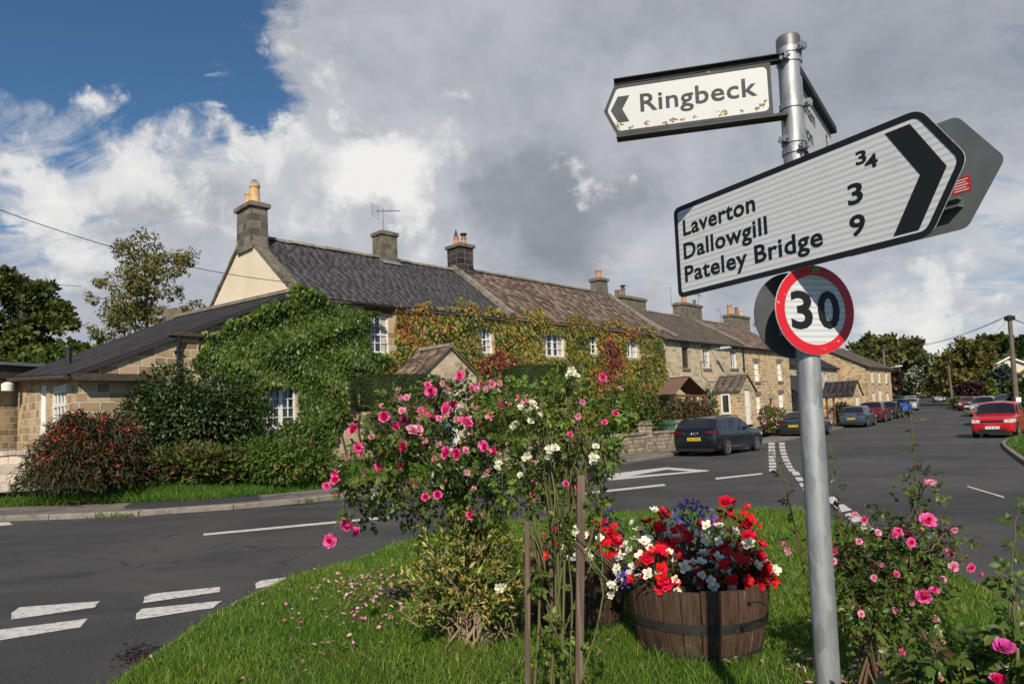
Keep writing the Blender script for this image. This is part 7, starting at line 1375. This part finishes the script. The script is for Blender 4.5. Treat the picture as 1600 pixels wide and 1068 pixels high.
    for px in np.linspace(-330, 330, 90): c = at(px, random.uniform(585, 640), random.uniform(70, 95)); m = 40; d = sph(m); P.append(c+d*np.array([4, 3, 3.2])); A.append(d)
    P, A = np.vstack(P), np.vstack(A); tag(scatter('far_woods', T_CLUMP, P, A+rnd(len(P), .4), A*.6+(0, -.2, .5)+rnd(len(P), .3), RNG.uniform(1.0, 2.2, len(P)), 1.3, ['lime_leaf', 'oak_leaf', 'dark_leaf'], RNG.integers(0, 3, len(P))), 'mass of distant woodland along the skyline behind the village', 'woodland', kind='stuff')
def pole(label, top, bot, y, r0, r1, lamp=False, sign=False, fix=True):
    a, b = at(*bot, y), at(*top, y); t = thing('telegraph_pole', label, 'telegraph pole', tuple(a), 0, 'telegraph poles along the street'); h = b-a
    m = MB(); m.tube([np.array([0, 0, -.4]), h*.5, h], [r0, (r0+r1)/2, r1], 12); plain('pole_wood', (.17, .13, .10), .9, col2=(.10, .08, .065), ns=7, bump=.5) if 'pole_wood' not in MATS else None; m.build('post', 'pole_wood', t, smooth=40)
    if fix:
        f = MB(); f.box(h[0]-.22, h[0]+.22, h[1]-.16, h[1]+.16, h[2]-.32, h[2]-.06)
        for i in range(6): an = i*math.pi/3; f.lathe([(.05, 0), (.06, .1), (.02, .14)], h+np.array([math.cos(an)*.24, math.sin(an)*.2, -.25]), 8)
        f.build('insulators', 'dark_metal', t)
    if lamp:
        l = MB(); q = h*.55; l.tube([q, q+(.6, 0, .12), q+(1.3, 0, .2)], .04, 6); l.hexa([tuple(q+v) for v in ((1.2, -.15, .12), (2.1, -.15, .2), (2.1, .15, .2), (1.2, .15, .12), (1.2, -.12, .3), (2.05, -.1, .34), (2.05, .1, .34), (1.2, .12, .3))]); l.build('lamp_head', 'lamp_grey', t)
    if sign: s = MB(); q = h*.22; s.box(q[0]-r0*1.02, q[0]+r0*1.02, q[1]-r0*1.25, q[1]-r0*.9, q[2]-.14, q[2]+.14); s.build('number_tag', 'white_paint', t)
    return a+h
def wire(label, a, b, sag, r=.012):
    a, b = np.array(a, float), np.array(b, float); u = np.linspace(0, 1, 24)[:, None]; p = a*(1-u)+b*u-np.array([0, 0, 1])*4*sag*u*(1-u); m = MB(); m.tube(p-a, r, 5); o = m.build('overhead_wire', 'wire_black'); o.location = tuple(a); return tag(o, label, 'wire')
def build_poles():
    p1 = pole('tall brown telegraph pole on the right, nearest one, with a white number tag', (1577, 492), (1591, 662), 40, .15, .11, sign=True); p2 = pole('telegraph pole carrying a street lamp on the left side of the street', (1379.5, 541), (1386, 618), 82, .17, .12, lamp=True)
    p3 = pole('grey telegraph pole on the right verge, in front of the brownish tree', (1481.5, 566), (1487.5, 623), 92, .16, .12); pole('short thin far pole left of the copper shrub', (1373.5, 563), (1376, 600), 118, .12, .09, fix=False); pole('short thin far pole above the copper shrub', (1404.5, 560), (1406.5, 600), 122, .12, .09, fix=False)
    wire('overhead wire from the tall right pole to the lamp pole', p1, p2+(0, 0, .1), .8, .014); wire('overhead wire from the tall right pole towards the end house', p1, at(1335, 533, 66), 1.2, .014); wire('short slanting stay wire left of the tall right pole', p1-(0, 0, .2), at(1548, 525, 80), .05, .012)
    for lab, py in (('upper overhead wire running right from the tall pole', 499), ('lower overhead wire running right from the tall pole', 508)): wire(lab, p1-(0, 0, .1), at(1680, py+12, 36), .3, .014)
    wire('overhead cable from the left edge to the cream gable', at(-60, 305, 16), at(455, 441, 21.6), .35, .011); wire('low overhead wire across the oak at the far left', at(-60, 406, 22), at(128, 447, 31), .2, .011)
def build_far_buildings():
    def bung(label, px, py_apex, py_eave, half, y, rot, wm, rm, nm='bungalow'):
        a = at(px, py_apex, y); e = at(px, py_eave, y); w_ = half*y/FPX; t = thing(nm, label, 'bungalow', (a[0], a[1], e[2]-3.0), rot); zr = a[2]-e[2]+3; b = MB(); gable_wall(b, 0, -w_, w_, 3., 3., 0, zr-.02, -3, .3); b.box(.3, 9, -w_+.05, w_-.05, -3, 2.98); b.build('wall', wm, t)
        r = MB(); k = (zr-3)/w_
        for s in (1, -1): r.hexa([(-.35, 0, zr), (9.3, 0, zr), (9.3, s*(w_+.5), 3-.5*k), (-.35, s*(w_+.5), 3-.5*k), (-.35, 0, zr+.14), (9.3, 0, zr+.14), (9.3, s*(w_+.5), 3.14-.5*k), (-.35, s*(w_+.5), 3.14-.5*k)])
        r.build('roof', rm, t); g = MB()
        for s in (1, -1): g.hexa([(-.40, 0, zr-.12), (-.36, 0, zr-.12), (-.36, s*(w_+.5), 2.88-.5*k), (-.40, s*(w_+.5), 2.88-.5*k), (-.40, 0, zr+.16), (-.36, 0, zr+.16), (-.36, s*(w_+.5), 3.16-.5*k), (-.40, s*(w_+.5), 3.16-.5*k)])
        g.build('bargeboard', 'white_paint', t); wn = MB(); wn.box(-.04, .05, -1, 1, .6, 2); wn.build('window', 'window_glass', t); return t
    bung('cream gabled bungalow with white bargeboards among the trees on the right', 1577, 558, 572, 26, 104, R(60), 'render_cream', 'slate_dark'); bung('second bungalow with a brown roof at the right edge', 1640, 560, 590, 40, 62, R(60), 'sandstone_pale', 'brown_timber')
    return
def main():
    build_land(); build_island(); build_markings(); build_terrace(); build_poles(); build_cars(); build_far_buildings(); build_signpost(); build_barrels_after = None
    build_trees(); build_climbers(); make_all_plants(); build_grass()
def make_all_plants():
    build_roses(); build_shrub_and_stakes(); build_barrels()
main()
